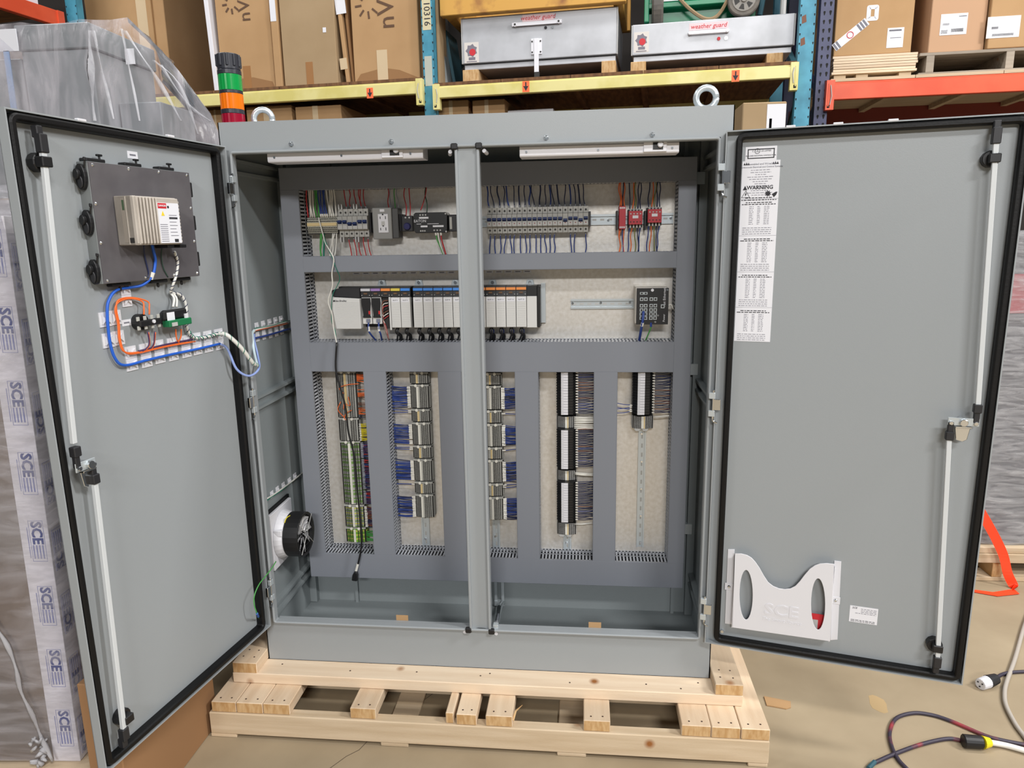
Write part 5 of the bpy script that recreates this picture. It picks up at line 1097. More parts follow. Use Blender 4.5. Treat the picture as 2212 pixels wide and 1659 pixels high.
# ---------------------------------------------------------------- document pocket
yp = -.006
def pk(x_, y_, y=yp): return R.at(1520 + x_ / 3.197, 1150 + y_ / 3.197, y)
cv = [(218, 145), (262, 148), (300, 158), (330, 176), (356, 204), (385, 246), (415, 300), (445, 345), (480, 372), (520, 388), (560, 393), (600, 388), (635, 370), (665, 338), (700, 292), (735, 252), (770, 228), (805, 216), (850, 214), (900, 220)]
pt = thing('document_pocket', 'white plastic document pocket with two oval windows low on the right door', 'document holder', (*[pk(540, 700)[0], DR], pk(540, 700)[1]), R)
outer = [pk(*p) for p in cv] + [pk(872, 750), pk(860, 748), pk(205, 655), pk(200, 650)]
def oval(cx, cy, rx, ry): return [pk(cx + rx * math.cos(2 * math.pi * k / 28), cy + ry * math.sin(2 * math.pi * k / 28)) for k in range(28)]
XF = lambda x_, z_, t_: (x_, yp + t_, z_)
fp = flat([outer, oval(293, 430, 47, 173), oval(790, 494, 50, 179)], .002, pt, WHT, XF, 'front_panel', bevel=.0006)
xl, xr = pk(205, 500)[0], pk(880, 500)[0]; zbl, zbr = pk(205, 655)[1], pk(872, 750)[1]
MB().hexa([(xl, yp, zbl - .001), (xr, yp, zbr - .001), (xr, DR, zbr + .002), (xl, DR, zbl + .002)], [(xl, yp, zbl + .001), (xr, yp, zbr + .001), (xr, DR, zbr + .004), (xl, DR, zbl + .004)], WHT).build('bottom_wall', pt)
for nm, xa, xb, za, zb2, sx in (('left_flange', 148, 213, 118, 630, -1), ('right_flange', 902, 948, 197, 742, 1)):
    (ax_, az_), (bx_, bz_) = pk(xa, zb2, DR - .002), pk(xb, za, DR - .002); ex = pk(213 if sx < 0 else 902, 300)[0]
    qd = [(167, 118), (214, 118), (196, 636), (146, 630)] if sx < 0 else [(902, 196), (951, 202), (924, 742), (874, 746)]
    s = MB(); s.prism([pk(*p_, DR - .003) for p_ in qd], 'y', DR - .003, DR, WHT); s.box(ex - .001, ex + .001, yp, DR, az_ + .004, bz_ - .012, WHT); o = s.build(nm, pt, bevel=.0006)
    px_, pz_ = pk(175 if sx < 0 else 910, 375 if sx < 0 else 470, DR - .004); MB().cyl((px_, DR - .003, pz_), (px_, DR - .008, pz_), .0065, CHROME, 12, .003).build('screw', o, label='bright round screw')
    MB().box(px_ - .013, px_ + .013, DR - .0045, DR - .003, pz_ - .012, pz_ + .012, WHT).build('screw_pad', o, bevel=.001)
EMB = mat('embossed_plastic', (214, 214, 220), .35)
c0, c1 = pk(535, 545), pk(660, 562)
text('SCE', .052, (c0[0], yp - .0018, c0[1]), pt, EMB, bold=.0012, th=.0008, sx=1.15, shear=.0, **RR); text('The Smart Source', .016, (c0[0] + .002, yp - .0016, c0[1] - .032), pt, EMB, th=.0006, shear=.3, **RR)
bk = thing('manual_sheet', 'red and grey folded leaflet inside the white pocket behind the right oval window', 'paper', (*[pk(780, 640)[0], .012], pk(780, 640)[1]), R)
a = pk(700, 550, .012); b = pk(850, 700, .012); MB().box(a[0], b[0], .010, .012, b[1] - .004, a[1], REDP).build('red_sheet', bk); a = pk(690, 590, .009); b = pk(782, 700, .009); MB().box(a[0], b[0], .0075, .009, b[1] - .004, a[1], BRK2).build('grey_sheet', bk, label='grey sheet')
# ---------------------------------------------------------------- wooden skid under the enclosure
sk = thing('wooden_skid', 'new pine skid of two-by-four lumber carrying the grey enclosure', 'pallet', (0, .3, FZ))
def plank(x0, x1, y0, y1, z0, z1, m, name='plank', nails=(), ends=None, par=sk, label=None, bev=.0025):
    o = MB().box(x0, x1, y0, y1, z0, z1, m).build(name, par, bevel=bev, label=label)
    if ends is not None: MB().box(x0 + .002, x1 - .002, y0 - .0006, y0 + .002, z0 + .002, z1 - .002, PINEE).build('end_grain', o)
    if nails:
        s = MB()
        for nx, ny in nails: s.cyl((nx, ny, z1 - .001), (nx, ny, z1 + .0005), .0032, mat('nail_mark', (70, 50, 40), .7) if 'nail_mark' not in bpy.data.materials else bpy.data.materials['nail_mark'], 6)
        s.build('nail', o, kind='stuff')
    return o
plank(-.853, .852, -.089, .0, -.038, 0, PINE, nails=[(-.7, -.03), (-.45, -.05), (-.22, -.04), (0, -.045), (.03, -.03), (.3, -.06), (.55, -.05), (.72, -.03), (.66, -.065)])
plank(-.853, .852, .40, .489, -.038, 0, PINE)
plank(-.853, .852, .18, .269, -.038, 0, PINE)
for xa, xb in ((-.85, -.764), (.764, .852)):
    plank(xa, xb, -.089, .52, .0, .038, PINEY, name='cleat', nails=[(xa + .025, -.01), (xa + .06, -.012), (xa + .022, -.05), (xa + .062, -.052)], ends=1)
YF = -.192
eds = [(456.3, 509), (509.8, 566.2), (567, 624.3), (755.5, 810.7), (962, 979), (985.5, 1029), (1048.8, 1106.6), (1260.4, 1318.4), (1472.6, 1536.4), (1537.6, 1600.2), (1602, 1664)]
for i, (a, b) in enumerate(eds):
    py = 1518 + (a - 456) * .0435; py = {0: 1518.5, 1: 1519, 2: 1520.5, 3: 1535, 4: 1541, 5: 1541.5, 6: 1546, 7: 1554, 8: 1564, 9: 1567, 10: 1571}[i]
    xa = W0.at(a, py, YF)[0]; xb = W0.at(b, py + (b - a) * .03, YF)[0]; fw2 = YF + random.uniform(-.003, .003)
    plank(xa, xb, fw2, .86, -.076, -.0385, PINEY, name='deck_plank', ends=1, nails=[] if i in (4,) else [(xa + (xb - xa) * .28, YF + .02), (xa + (xb - xa) * .72, YF + .022)])
MB().tube([W0.wor((*[W0.at(1106, 1560, YF)[0] + .002, YF + .01], -.06)), V((W0.at(1112, 1530, YF)[0], YF + .03, -.04)), V((W0.at(1126, 1506, YF)[0], YF + .03, -.018))], [.004, .003, .001], PINEE, 5).build('splinter', sk)
for y in (-.198, .06, .44, .82): plank(-.888, .912, y, y + .040, -.155, -.0765, PINEW, name='stringer', bev=.003)  # second stringer is added to deepen the shade under the skid
for a, b in ((458, 514), (822, 882), (1203, 1266), (1618, 1661)):
    xa, xb = W0.at(a, 1610, -.198)[0], W0.at(b, 1615, -.198)[0]; plank(xa, xb, -.197, .86, FZ, -.1555, PINEW, name='bottom_board')
# ---------------------------------------------------------------- floor items on the right
G0 = lambda px, py, z=FZ: (*W0.atz(px, py, z), z)
q = lambda x_, y_: (1520 + x_ / 3.197, 1150 + y_ / 3.197)
def floorcable(name, lab, pts, r, m, extra=None, cat='cable'):
    P = [G0(*q(*p[:2]), FZ + r + (p[2] if len(p) > 2 else 0)) for p in pts]; t = thing(name, lab, cat, P[0]); MB().tube(cr(P, 8), r, m, 8).build('cord', t, smooth=True)
    if extra: extra(t, P)
    return t
CORD = mat('black_red_cord', (54, 48, 62), .5, c2=(150, 54, 60), ns=7, stretch=(1, 1, 1), lo=.5, hi=.62)
def yplug(t, P):
    a = V(G0(*q(1790, 1440), FZ + .022)); b = V(G0(*q(1925, 1450), FZ + .022)); c = V(G0(*q(1975, 1450), FZ + .02)); d = (b - a).normalized()
    MB().cyl(a, b, .021, BLK, 16, .020).build('connector', t, bevel=.003, label='black round connector body'); MB().cyl(b, c, .020, mat('yellow_ring', (226, 206, 30), .45), 16, .014).build('connector_ring', t, label='yellow connector ring')
    MB().tube(cr([c, V(G0(*q(2060, 1465), FZ + .012)), V(G0(*q(2160, 1490), FZ + .012)), V(G0(*q(2400, 1560), FZ + .012))], 6), [.009] * 19, WWHT, 8).build('white_cord', t, smooth=True)
floorcable('extension_cord', 'black cord running into a black and yellow connector with a white cord', [(1180, 1592), (1320, 1530), (1500, 1465), (1680, 1426), (1792, 1438)], .0062, CORD, yplug)
floorcable('power_cable', 'black and red cord lying in a loop on the floor at the lower right', [(1410, 1640), (1345, 1570), (1300, 1480), (1285, 1380), (1330, 1285), (1450, 1248), (1580, 1262), (1700, 1300), (1830, 1355), (1950, 1405), (2080, 1440), (2350, 1490)], .0062, CORD)
def wplug(t, P):
    a = V(G0(*q(1910, 1050), FZ + .02)); b = V(G0(*q(2020, 1010), FZ + .02)); m_ = a.lerp(b, .45)
    MB().cyl(a, m_, .020, WHT, 16, .022).build('plug_face', t, bevel=.002, label='white plug face'); MB().cyl(m_, b, .023, BLK2, 16, .018).build('plug_body', t, bevel=.002)
    d = (b - a).normalized(); n_ = V((-d.y, d.x, 0)); s = MB()
    for u, v in ((.008, .006), (-.008, .006), (0, -.008)): c = a - d * .001 + n_ * u + V((0, 0, v)); s.cyl(c, c - d * .001, .003, INK, 6)
    s.build('pin_slots', t)
floorcable('plug_cord', 'white and grey round plug with a dark cord lying right of the open door', [(2025, 1002), (2070, 978), (2150, 965), (2330, 958)], .0062, CORD, wplug)
floorcable('grey_cable', 'pale grey cable curving down the right edge of the floor', [(2330, 300), (2260, 520), (2210, 660), (2150, 870), (2090, 1040), (2078, 1120), (2090, 1200), (2150, 1320), (2215, 1410), (2330, 1560)], .0075, mat('grey_cable_jacket', (176, 168, 158), .5))
a = G0(*q(1180, 1600)); s = MB(); s.cyl((a[0], a[1], FZ + .008), (a[0] - .03, a[1] - .03, FZ + .008), .007, TEALF, 8); solo(s, 'cord_end', 'dark taped cord end on the floor at the bottom edge of the picture', 'cable end', loc=a)
pts = [q(415, 1138), (q(600, 1175)), q(602, 1215), q(570, 1225), q(500, 1212), q(435, 1200)]
P = [G0(*p)[:2] for p in pts]; s = MB(); s.prism(P, 'z', FZ + .001, FZ + .005, CARD); solo(s, 'cardboard_scrap', 'torn scrap of cardboard on the floor right of the skid', 'cardboard', loc=(P[0][0], P[0][1], FZ))
# stains
s = MB(); c = V(G0(*q(1205, 1185))[:2]); s.prism([(c.x + .028 * math.cos(k * .5236) * (1 + .2 * math.sin(k * 2.1)), c.y + .05 * math.sin(k * .5236)) for k in range(12)], 'z', FZ, FZ + .0004, mat('floor_stain', (178, 152, 112), .5)); s.build('stain', fl, off=V((0, 0, 0)))
# cardboard chip inside the enclosure floor
for (px, py, lab) in ((869, 1331, 'small tan cardboard tab on the enclosure sill, left opening'), (1285, 1345, 'small tan cardboard tab on the enclosure sill, right opening')):
    x_, z_ = W0.at(px, py, .034); solo(MB().box(x_ - .021, x_ + .021, .031, .033, OZ0 - .012, OZ0 + .024, CARD), 'cardboard_tab', lab, 'cardboard', loc=(x_, .032, OZ0))
# ---------------------------------------------------------------- lower left: carton, wrapped crate, pallet
s = MB().box(-1.0, -.90, -.60, -.13, FZ, .30, mat('brown_carton', (152, 114, 78), .85)); t = thing('upright_carton', 'tall narrow cardboard carton standing under the left door', 'box', (-.95, -.5, FZ)); s.build('body', t, bevel=.003); MB().box(-.901, -.8995, -.60, -.13, .16, .19, TAPEB).build('tape', t)
K = Fr(-1.133, -.474, .10)
PB = -.05
pl_ = thing('shipping_pallet', 'rough wooden pallet under the film-wrapped crate at the left edge', 'pallet', (-.4, .3, FZ), K)
for i in range(6): y0 = -.05 + i * .17; MB().box(-1.1, .10, y0, y0 + .12, PB - .022, PB, OLDW if i else PINEW).build('deck_plank', pl_, bevel=.002)
for x_ in (-1.0, -.5, .02): MB().box(x_, x_ + .045, -.04, .95, FZ + .018, PB - .0225, PINEW).build('stringer', pl_, bevel=.002)
for y0 in (-.04, .4, .85): MB().box(-1.1, .10, y0, y0 + .1, FZ, FZ + .0175, OLDW).build('bottom_board', pl_, bevel=.002)
wc_ = thing('wrapped_crate', 'film-wrapped crate with white corner boards at the left edge', 'crate', (0, 0, PB), K); wc_.rotation_euler = (0, .018, K.a)
CB_ = mat('crate_body', (132, 124, 118), .7, c2=(116, 96, 78), ns=2, lo=.35, hi=.65)
MB().box(-1.0, -.006, .006, .8, PB + .002, 1.50, CB_).build('body', wc_)
fo = MB().prism([(-.078, 0), (0, 0), (0, .078), (-.005, .078), (-.005, .005), (-.078, .005)], 'z', PB + .002, 1.52, FOAM).build('corner_board', wc_, bevel=.001, label='white printed corner board')
def sce(face, z, flip):
    par = fo
    if face == 'l': e = lambda u, v, y=-.0008: (-.012 - u, y, z + v)
    M1_, M2_ = NVY, NVYL
    s = MB()
    def rect(u0, u1, v0, v1, m):
        if face == 'l': s.box(-u1, -u0, -.0008, .0, z + v0, z + v1, m)
        else: s.box(0, .0008, u0, u1, z + v0, z + v1, m)
    for a in ((.012, .013, -.06, .06), (.051, .052, -.06, .06), (.012, .052, -.06, -.059), (.012, .052, .059, .06)): rect(*a, M2_)
    for k in range(4): rect(.018 + k * .0085, .022 + k * .0085, (-.052 if face == 'l' else .012), (-.012 if face == 'l' else .052), M2_)
    rect(.056, .058, -.05, .04, M2_)
    s.build('print', par, kind='stuff')
    if face == 'l': text('SCE', .040, (-.032, -.001, z + .024), par, NVY, right=(0, 0, -1), up=(1, 0, 0), name='print', bold=.0012)
    else: text('SCE', .040, (.001, .032, z - .024), par, NVY, right=(0, 0, 1), up=(0, -1, 0), name='print', bold=.0012)
zt1, zb1 = K.at(60, 712, 0)[1], K.at(150, 1573, 0)[1]
for i in range(8): sce('l', zb1 + (zt1 - zb1) * i / 6, 0)
zt2, zb2 = K.at(118, 910, 0)[1], K.at(190, 1595, 0)[1]
for i in range(8): sce('r', zb1 - .035 + (zt1 - zb1) * i / 6, 0)
def drape(name, par, rings, m, amp, seed, closed=True, off=None):
    """loft of xy rings at heights, ruffled"""
    rnd = random.Random(seed); s = MB(); n = len(rings[0][1]); vs = []
    for z_, ring_ in rings:
        for p in ring_: vs.append((p[0] + rnd.uniform(-amp, amp), p[1] + rnd.uniform(-amp, amp), z_ + rnd.uniform(-amp, amp)))
    fs = [(i * n + k, i * n + (k + 1) % n, (i + 1) * n + (k + 1) % n, (i + 1) * n + k) for i in range(len(rings) - 1) for k in range(n)]
    s.add(vs, fs, m); return s.build(name, par, smooth=True)
def tap_ring(x0, x1, y0, y1, tp, n=10):
    return [(p[0] - (tp * (p[1] - y0) / (y1 - y0) if p[0] > (x0 + x1) / 2 else 0), p[1]) for p in rect_ring(x0, x1, y0, y1, n)]
def rect_ring(x0, x1, y0, y1, n=10):
    out = []
    for i in range(n): out.append((x0 + (x1 - x0) * i / n, y0))
    for i in range(n): out.append((x1, y0 + (y1 - y0) * i / n))
    for i in range(n): out.append((x1 - (x1 - x0) * i / n, y1))
    for i in range(n): out.append((x0, y1 - (y1 - y0) * i / n))
    return out
drape('stretch_film', wc_, [(z_, rect_ring(-1.01, .010, -.012, .81, 8)) for z_ in [PB + .01 + i * .105 for i in range(15)]] + [(1.56, rect_ring(-1.0, -.01, 0, .8, 8)), (1.60, rect_ring(-.95, -.05, .05, .75, 8))], FILM, .004, 3)
s = MB()
for seed_, x_ in ((1, -.17),):
    rnd = random.Random(seed_); s.tube(cr([(x_ + .1 * (k / 6) + rnd.uniform(-.012, .012), -.022, .42 - k * .075) for k in range(7)], 4), [.0055 - .002 * math.sin(k * 1.1) for k in range(25)], FILM3, 6)
s.build('gathered_film', wc_, smooth=True)
s = MB(); rnd = random.Random(5)
for k in range(16): p = V((-.10 + rnd.uniform(-.022, .022), -.022 + rnd.uniform(-.01, .01), -.01 + rnd.uniform(-.035, .05))); s.cyl(p, p + V((rnd.uniform(-.02, .02), rnd.uniform(-.008, .004), rnd.uniform(-.02, .02))), rnd.uniform(.004, .009), FILM3, 6, .003)
s.build('film_knot', wc_, smooth=True)
# ---------------------------------------------------------------- tall wrapped enclosure behind the left door
cx_, cy_ = -1.737, .875; xl_ = W0.at(44, 101, cy_)[0]; ZT = 2.255
wt = thing('wrapped_enclosure', 'tall grey enclosure under clear plastic film behind the left door', 'crate', ((cx_ + xl_) / 2, cy_, FZ))
xr_ = cx_
MB().box(xl_, xr_, cy_, cy_ + .45, FZ + .1, ZT, GREY).build('body', wt, bevel=.004, label='grey steel body')
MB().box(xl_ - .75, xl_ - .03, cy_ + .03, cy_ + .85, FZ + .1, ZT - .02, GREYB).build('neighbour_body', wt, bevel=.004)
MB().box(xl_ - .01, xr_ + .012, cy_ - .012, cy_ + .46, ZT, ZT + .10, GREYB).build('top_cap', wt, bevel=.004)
MB().box(xr_ + .005, xr_ + .20, cy_ + .14, cy_ + .42, FZ + .1, 2.06, GREY).build('side_unit', wt, bevel=.004)
rg_ = []
for z_, xr2, y0 in ((2.36, -1.56, .86), (2.30, -1.48, .84), (2.22, -1.40, .83), (2.13, -1.32, .82), (2.04, -1.24, .81), (1.96, -1.19, .80), (1.88, -1.165, .79), (1.78, -1.165, .79), (1.66, -1.18, .79), (1.5, -1.2, .8), (1.2, -1.2, .8), (.9, -1.2, .8)): rg_.append((z_, tap_ring(xl_ - .30, xr2, y0, cy_ + .52, .34 if z_ < 2.3 else .18, 12)))
drape('plastic_cover', wt, rg_, FILM2, .008, 11)
for pth, w_ in (([(192, 66), (196, 150), (204, 262)], .035), ([(201, 66), (222, 160), (246, 258)], .014), ([(262, 62), (280, 150), (302, 262)], .010), ([(268, 66), (335, 165), (392, 262)], .022), ([(330, 130), (385, 180), (428, 290)], .016), ([(345, 140), (410, 230), (455, 262)], .02)):
    P_ = [V((W0.at(a_, b_, .80 - .01 * (k_ > 0))[0], .80 - .012 * (k_ > 0), W0.at(a_, b_, .80)[1])) for k_, (a_, b_) in enumerate(pth)]; P_ = cr(P_, 5); s = MB(); vs = []
    for k_, p_ in enumerate(P_): ww = w_ * (.55 + .45 * math.sin(k_ * .9 + w_ * 99)); vs += [p_ + V((-ww / 2, .002, 0)), p_ + V((0, -.006, 0)), p_ + V((ww / 2, .004, 0))]
    s.add(vs, [(k_ * 3 + j_, k_ * 3 + j_ + 1, k_ * 3 + j_ + 4, k_ * 3 + j_ + 3) for k_ in range(len(P_) - 1) for j_ in (0, 1)], FILM3)
    s.build('film_fold', wt, smooth=True)
s = MB()
for i, (xt, xb2) in enumerate(((-1.735, -1.70), (-1.70, -1.64), (-1.66, -1.55), (-1.60, -1.44), (-1.50, -1.30))):
    pass
pass
px0, pz0 = W0.at(0, 112, .84); px1, pz1 = W0.at(34, 62, .84); MB().box(px0 - .1, px1, .838, .842, pz0, pz1, PAPER).build('paper_sheet', wt, label='white paper taped to the film')
a = W0.at(13, 110, .84); b = W0.at(24, 230, .84); MB().hexa([(b[0] - .01, .838, b[1] - .4), (b[0] + .02, .838, b[1] - .4), (b[0] + .02, .842, b[1] - .4), (b[0] - .01, .842, b[1] - .4)], [(a[0] - .012, .838, a[1]), (a[0] + .014, .838, a[1]), (a[0] + .014, .842, a[1]), (a[0] - .012, .842, a[1])], mat('pale_blue_tape', (150, 180, 220), .4)).build('tape_strip', wt, label='pale blue tape strip')
a = W0.at(281, 122, .80); MB().box(a[0] - .02, a[0] + .02, .798, .80, a[1] - .03, a[1] + .03, PAPER).build('film_label', wt)
# ---------------------------------------------------------------- right: wrapped box on a pallet with orange webbing
RB = Fr(2.10, 1.10, .02)
zp = .0
pr = thing('pallet', 'pale wooden pallet under the wrapped grey box at the right edge', 'pallet', (.5, .3, FZ), RB)
for i in range(5): MB().box(-.2, 1.2, i * .2, i * .2 + .14, zp - .03, zp, PINEW).build('deck_plank', pr, bevel=.002)
MB().box(-.2, 1.2, -.006, .03, zp - .075, zp - .031, PINEW).build('front_rail', pr, bevel=.002)
for x_ in (-.18, .14, .6, 1.1): MB().box(x_, x_ + .045, .0, .94, FZ + .02, zp - .0755, PINEE).build('stringer', pr, bevel=.002)
for y0 in (0, .4, .85): MB().box(-.2, 1.2, y0, y0 + .1, FZ, FZ + .0195, PINEW).build('bottom_board', pr, bevel=.002)
wr_ = thing('wrapped_box', 'grey box under crinkled stretch film at the right edge', 'crate', (.5, .04, zp), RB)
MB().box(-.18, 1.1, .05, .9, zp + .002, 1.42, mat('wrapped_grey', (128, 127, 130), .6)).build('body', wr_)
MB().box(-.1, .4, .045, .05, 1.08, 1.25, mat('pink_label', (196, 120, 124), .6)).build('red_panel', wr_, label='reddish panel under the film')
drape('stretch_film', wr_, [(z_, rect_ring(-.20, 1.12, .030, .92, 12)) for z_ in [.005 + i * .075 for i in range(20)]], film('crinkled_film', .26, tint=(205, 205, 208), sc=14, st=(.5, .5, 3.0), bstr=1.0), .006, 4)
def ribbon(t, P, w_, m, name='webbing'):
    s = MB(); Q_ = cr(P, 5); L_ = []; 
    for i, p in enumerate(Q_):
        d = (Q_[min(i + 1, len(Q_) - 1)] - Q_[max(0, i - 1)]).normalized(); sd = d.cross(V((0, 1, .3))).normalized(); L_.append((p - sd * w_ / 2, p + sd * w_ / 2))
    th = V((0, .0015, .0015)); vs = []
    for a, b in L_: vs += [a, b, b + th, a + th]
    n = len(L_); s.add(vs, [(i * 4 + k, i * 4 + (k + 1) % 4, (i + 1) * 4 + (k + 1) % 4, (i + 1) * 4 + k) for i in range(n - 1) for k in range(4)], m); s.build(name, t, smooth=False)
y_ = 1.085
st_ = thing('orange_webbing', 'bright orange webbing strap hanging from the wrapped box to the floor', 'strap', (*[W0.at(2190, 1270, y_)[0], y_], FZ))
PP = [V((W0.at(a, b, y_)[0], y_ - .01 * k, W0.at(a, b, y_)[1])) for k, (a, b) in enumerate(((2118, 1105), (2130, 1128), (2146, 1160), (2160, 1195), (2166, 1230), (2176, 1255)))]
f1 = V((*W0.atz(2190, 1276, FZ + .006), FZ + .006)); ribbon(st_, PP + [V((f1.x, f1.y, FZ + .012))], .040, ORS)
g0 = V(G0(2196, 1278, FZ + .004)); g1 = V(G0(2098, 1276, FZ + .003)); g2 = V(G0(2150, 1284, FZ + .003)); s = MB()
w1, w2, w3 = V((0, .022, 0)), V((0, .018, 0)), V((0, .012, 0))
s.hexa([g0 - w1, g0 + w1, g2 + w2, g2 - w2], [v + V((0, 0, .002)) for v in (g0 - w1, g0 + w1, g2 + w2, g2 - w2)], ORS); s.hexa([g2 - w2, g2 + w2, g1 + w3, g1 - w3], [v + V((0, 0, .002)) for v in (g2 - w2, g2 + w2, g1 + w3, g1 - w3)], ORS); s.build('floor_tail', st_)
# ---------------------------------------------------------------- pallet racks behind
A_ = Fr(-.681, 2.66, -.1003)
B_ = Fr(1.807, 2.79, -.075)
RD = 1.07
def post_px(fr, q_): return fr.at(*q_, 0)
def upright(lab, fr, x0, x1, ztop, m, holes, braces=True, label_m=None):
    t = thing('rack_upright', lab, 'shelving', ((x0 + x1) / 2, 0, FZ), fr, group='pallet rack uprights'); w_ = x1 - x0
    for nm, y0 in (('front_post', 0), ('rear_post', RD)):
        s = MB().box(x0, x1, y0, y0 + .002, FZ, ztop, m); s.box(x0, x0 + .002, y0, y0 + .06, FZ, ztop, m); s.box(x1 - .002, x1, y0, y0 + .06, FZ, ztop, m); p = s.build(nm, t)
        if y0 == 0:
            s = MB(); z_ = 1.7
            while z_ < ztop:
                for hx in holes:
                    c = x0 + w_ * hx[0]; r_ = hx[1]; s.prism([(c - r_, z_ + r_), (c - r_ * .6, z_ + r_ * 1.8), (c + r_ * .6, z_ + r_ * 1.8), (c + r_, z_ + r_), (c + r_ * .3, z_ - r_ * 1.6), (c - r_ * .3, z_ - r_ * 1.6)], 'y', -.0004, .001, DARK)
                z_ += .0508
            s.build('slot_holes', p, kind='stuff')
    if braces:
        z_ = 1.2; k = 0
        while z_ < ztop - .6:
            a, b = ((x0 + x1) / 2, .05, z_), ((x0 + x1) / 2, RD, z_ + .55)
            if k % 2: a, b = ((x0 + x1) / 2, .05, z_ + .55), ((x0 + x1) / 2, RD, z_)
            MB().hexa([(a[0] - .015, a[1], a[2] - .02), (a[0] + .015, a[1], a[2] - .02), (a[0] + .015, a[1], a[2] + .02), (a[0] - .015, a[1], a[2] + .02)], [(b[0] - .015, b[1], b[2] - .02), (b[0] + .015, b[1], b[2] - .02), (b[0] + .015, b[1], b[2] + .02), (b[0] - .015, b[1], b[2] + .02)], TEALF if m == BLR else m).build('brace', t); z_ += .55; k += 1
    return t
BH = ((.08, .004), (.92, .004))
u1a, u1b = A_.at(909, 60)[0], A_.at(938, 150)[0]; u1a = -.0385 + (A_.at(911, 100)[0] + A_.at(938, 100)[0]) / 2; u1b = u1a + .077
u2c = A_.at(1739, 130)[0]; u0c = A_.at(158, 50)[0]
U1 = upright('blue rack upright with a faded number label, left of the long white tool boxes', A_, u1a, u1b, 4.2, BLR, BH)
U2 = upright('rusty blue rack upright beside the purple one', A_, u2c - .044, u2c + .044, 4.2, BLR, BH)
U0 = upright('blue rack upright at the upper left beside the white box', A_, u0c - .045, u0c + .045, 4.2, BLR, BH, braces=False)
p0 = A_.at(907, 66); p1 = A_.at(928, 0)
MB().box(u1a + .008, u1b - .012, -.0012, 0, p0[1], p0[1] + .34, mat('faded_label', (206, 196, 160), .6)).build('number_label', U1, label='faded number label')
text('10316', .058, ((u1a + u1b) / 2, -.002, A_.at(918, 30)[1]), U1, INK, right=(0, 0, -1), up=(1, 0, 0))
pz = A_.at(922, 186)[1]; MB().box(u1a + .012, u1b - .016, -.001, 0, pz, pz + .18, mat('grey_patch', (178, 182, 170), .6)).build('pale_patch', U1)
for k, z_ in enumerate((2.50, 2.62)): MB().prism([(u2c - .03, z_), (u2c - .005, z_ + .01), (u2c - .01, z_ + .05), (u2c - .032, z_ + .04)], 'y', -.0006, .0, mat('rust', (120, 82, 66), .8) if 'rust' not in bpy.data.materials else bpy.data.materials['rust']).build('rust_patch', U2)
zy0 = (A_.at(430, 201)[1] + A_.at(880, 183)[1]) / 2; zyl = (A_.at(430, 227)[1] + A_.at(880, 213)[1]) / 2
zb0 = (A_.at(960, 182)[1] + A_.at(1500, 156)[1] + A_.at(1715, 146)[1]) / 3; zbl = (A_.at(960, 210)[1] + A_.at(1500, 184)[1] + A_.at(1715, 174)[1]) / 3
print('beams', zy0, zyl, zb0, zbl, 'bay', u1a, u2c, u0c)
def beam(lab, fr, x0, x1, z0, z1, m, ends=(1, 1), stick=(), hk=.07, epw=.04):
    t = thing('rack_beam', lab, 'shelving', ((x0 + x1) / 2, 0, z0), fr, group='pallet rack beams')
    s = MB().box(x0, x1, -.045, -.003, z0, z1 - .012, m); s.box(x0, x1, -.030, -.003, z1 - .012, z1, m); s.build('beam', t, bevel=.003)
    for e, xx, sg in ((ends[0], x0, 1), (ends[1], x1, -1)):
        if e:
            s = MB().box(xx - sg * .005, xx + sg * epw, -.048, -.001, z0 - hk, z1 + .01, m); s.box(xx + sg * .006, xx + sg * .014, -.05, -.047, z0 - hk + .02, z1 - .01, m); s.box(xx + sg * .004, xx + sg * .02, -.0495, -.047, z0 - hk + .012, z0 - hk + .03, DARK); s.build('end_plate', t, bevel=.002)
            MB().tube([(xx + sg * .02, -.05, z0 - .03), (xx + sg * .028, -.055, z0 + .02), (xx + sg * .02, -.05, z1 - .02)], .003, BRK2, 5).build('safety_clip', t)
    for px, py in stick:
        x_, z_ = fr.at(px, py, -.046); o = MB().box(x_ - .022, x_ + .022, -.0465, -.045, z_ - .032, z_ + .032, ORST).build('arrow_sticker', t, label='orange sticker with a black arrow pointing down')
        MB().prism([(x_, z_ - .026), (x_ + .017, z_ + .004), (x_ + .004, z_ + .002), (x_ + .004, z_ + .026), (x_ - .004, z_ + .026), (x_ - .004, z_ + .002), (x_ - .017, z_ + .004)], 'y', -.0472, -.0464, INK).build('arrow', o)
    return t
beam('pale yellow rack beam behind the signal tower, left bay', A_, u0c + .045, u1a, zyl, zy0, YEL, (0, 1), [(799, 201)])
beam('pale yellow rack beam under the two long white tool boxes', A_, u1b, u2c - .044, zbl, zb0, YEL, (1, 1), [(1136, 187), (1589, 164)])
for lab, x0, x1, z1 in (('rear rack beam of the left bay', u0c + .045, u1a, zy0), ('rear rack beam of the middle bay', u1b, u2c - .044, zb0)):
    t = thing('rack_beam', lab, 'shelving', ((x0 + x1) / 2, RD, z1), A_, group='pallet rack beams'); MB().box(x0, x1, RD + .01, RD + .05, z1 - .08, z1, YEL).build('beam', t)
def deck(lab, fr, x0, x1, z_, nb, m=DECK, y0=-.03):
    t = thing('shelf_deck', lab, 'shelf', ((x0 + x1) / 2, .5, z_), fr, group='wooden rack decks'); 
    for i in range(nb):
        a = x0 + (x1 - x0) * i / nb; MB().box(a + .002, a + (x1 - x0) / nb - .002, y0, RD + .05, z_, z_ + .018, m).build('deck_board', t)
    for i in range(1, nb): a = x0 + (x1 - x0) * i / nb; MB().box(a - .02, a + .02, .0, RD, z_ - .03, z_ - .0005, m).build('cross_bar', t)
    return t
DZ = zb0 + .0195; DZL = zy0 + .0195
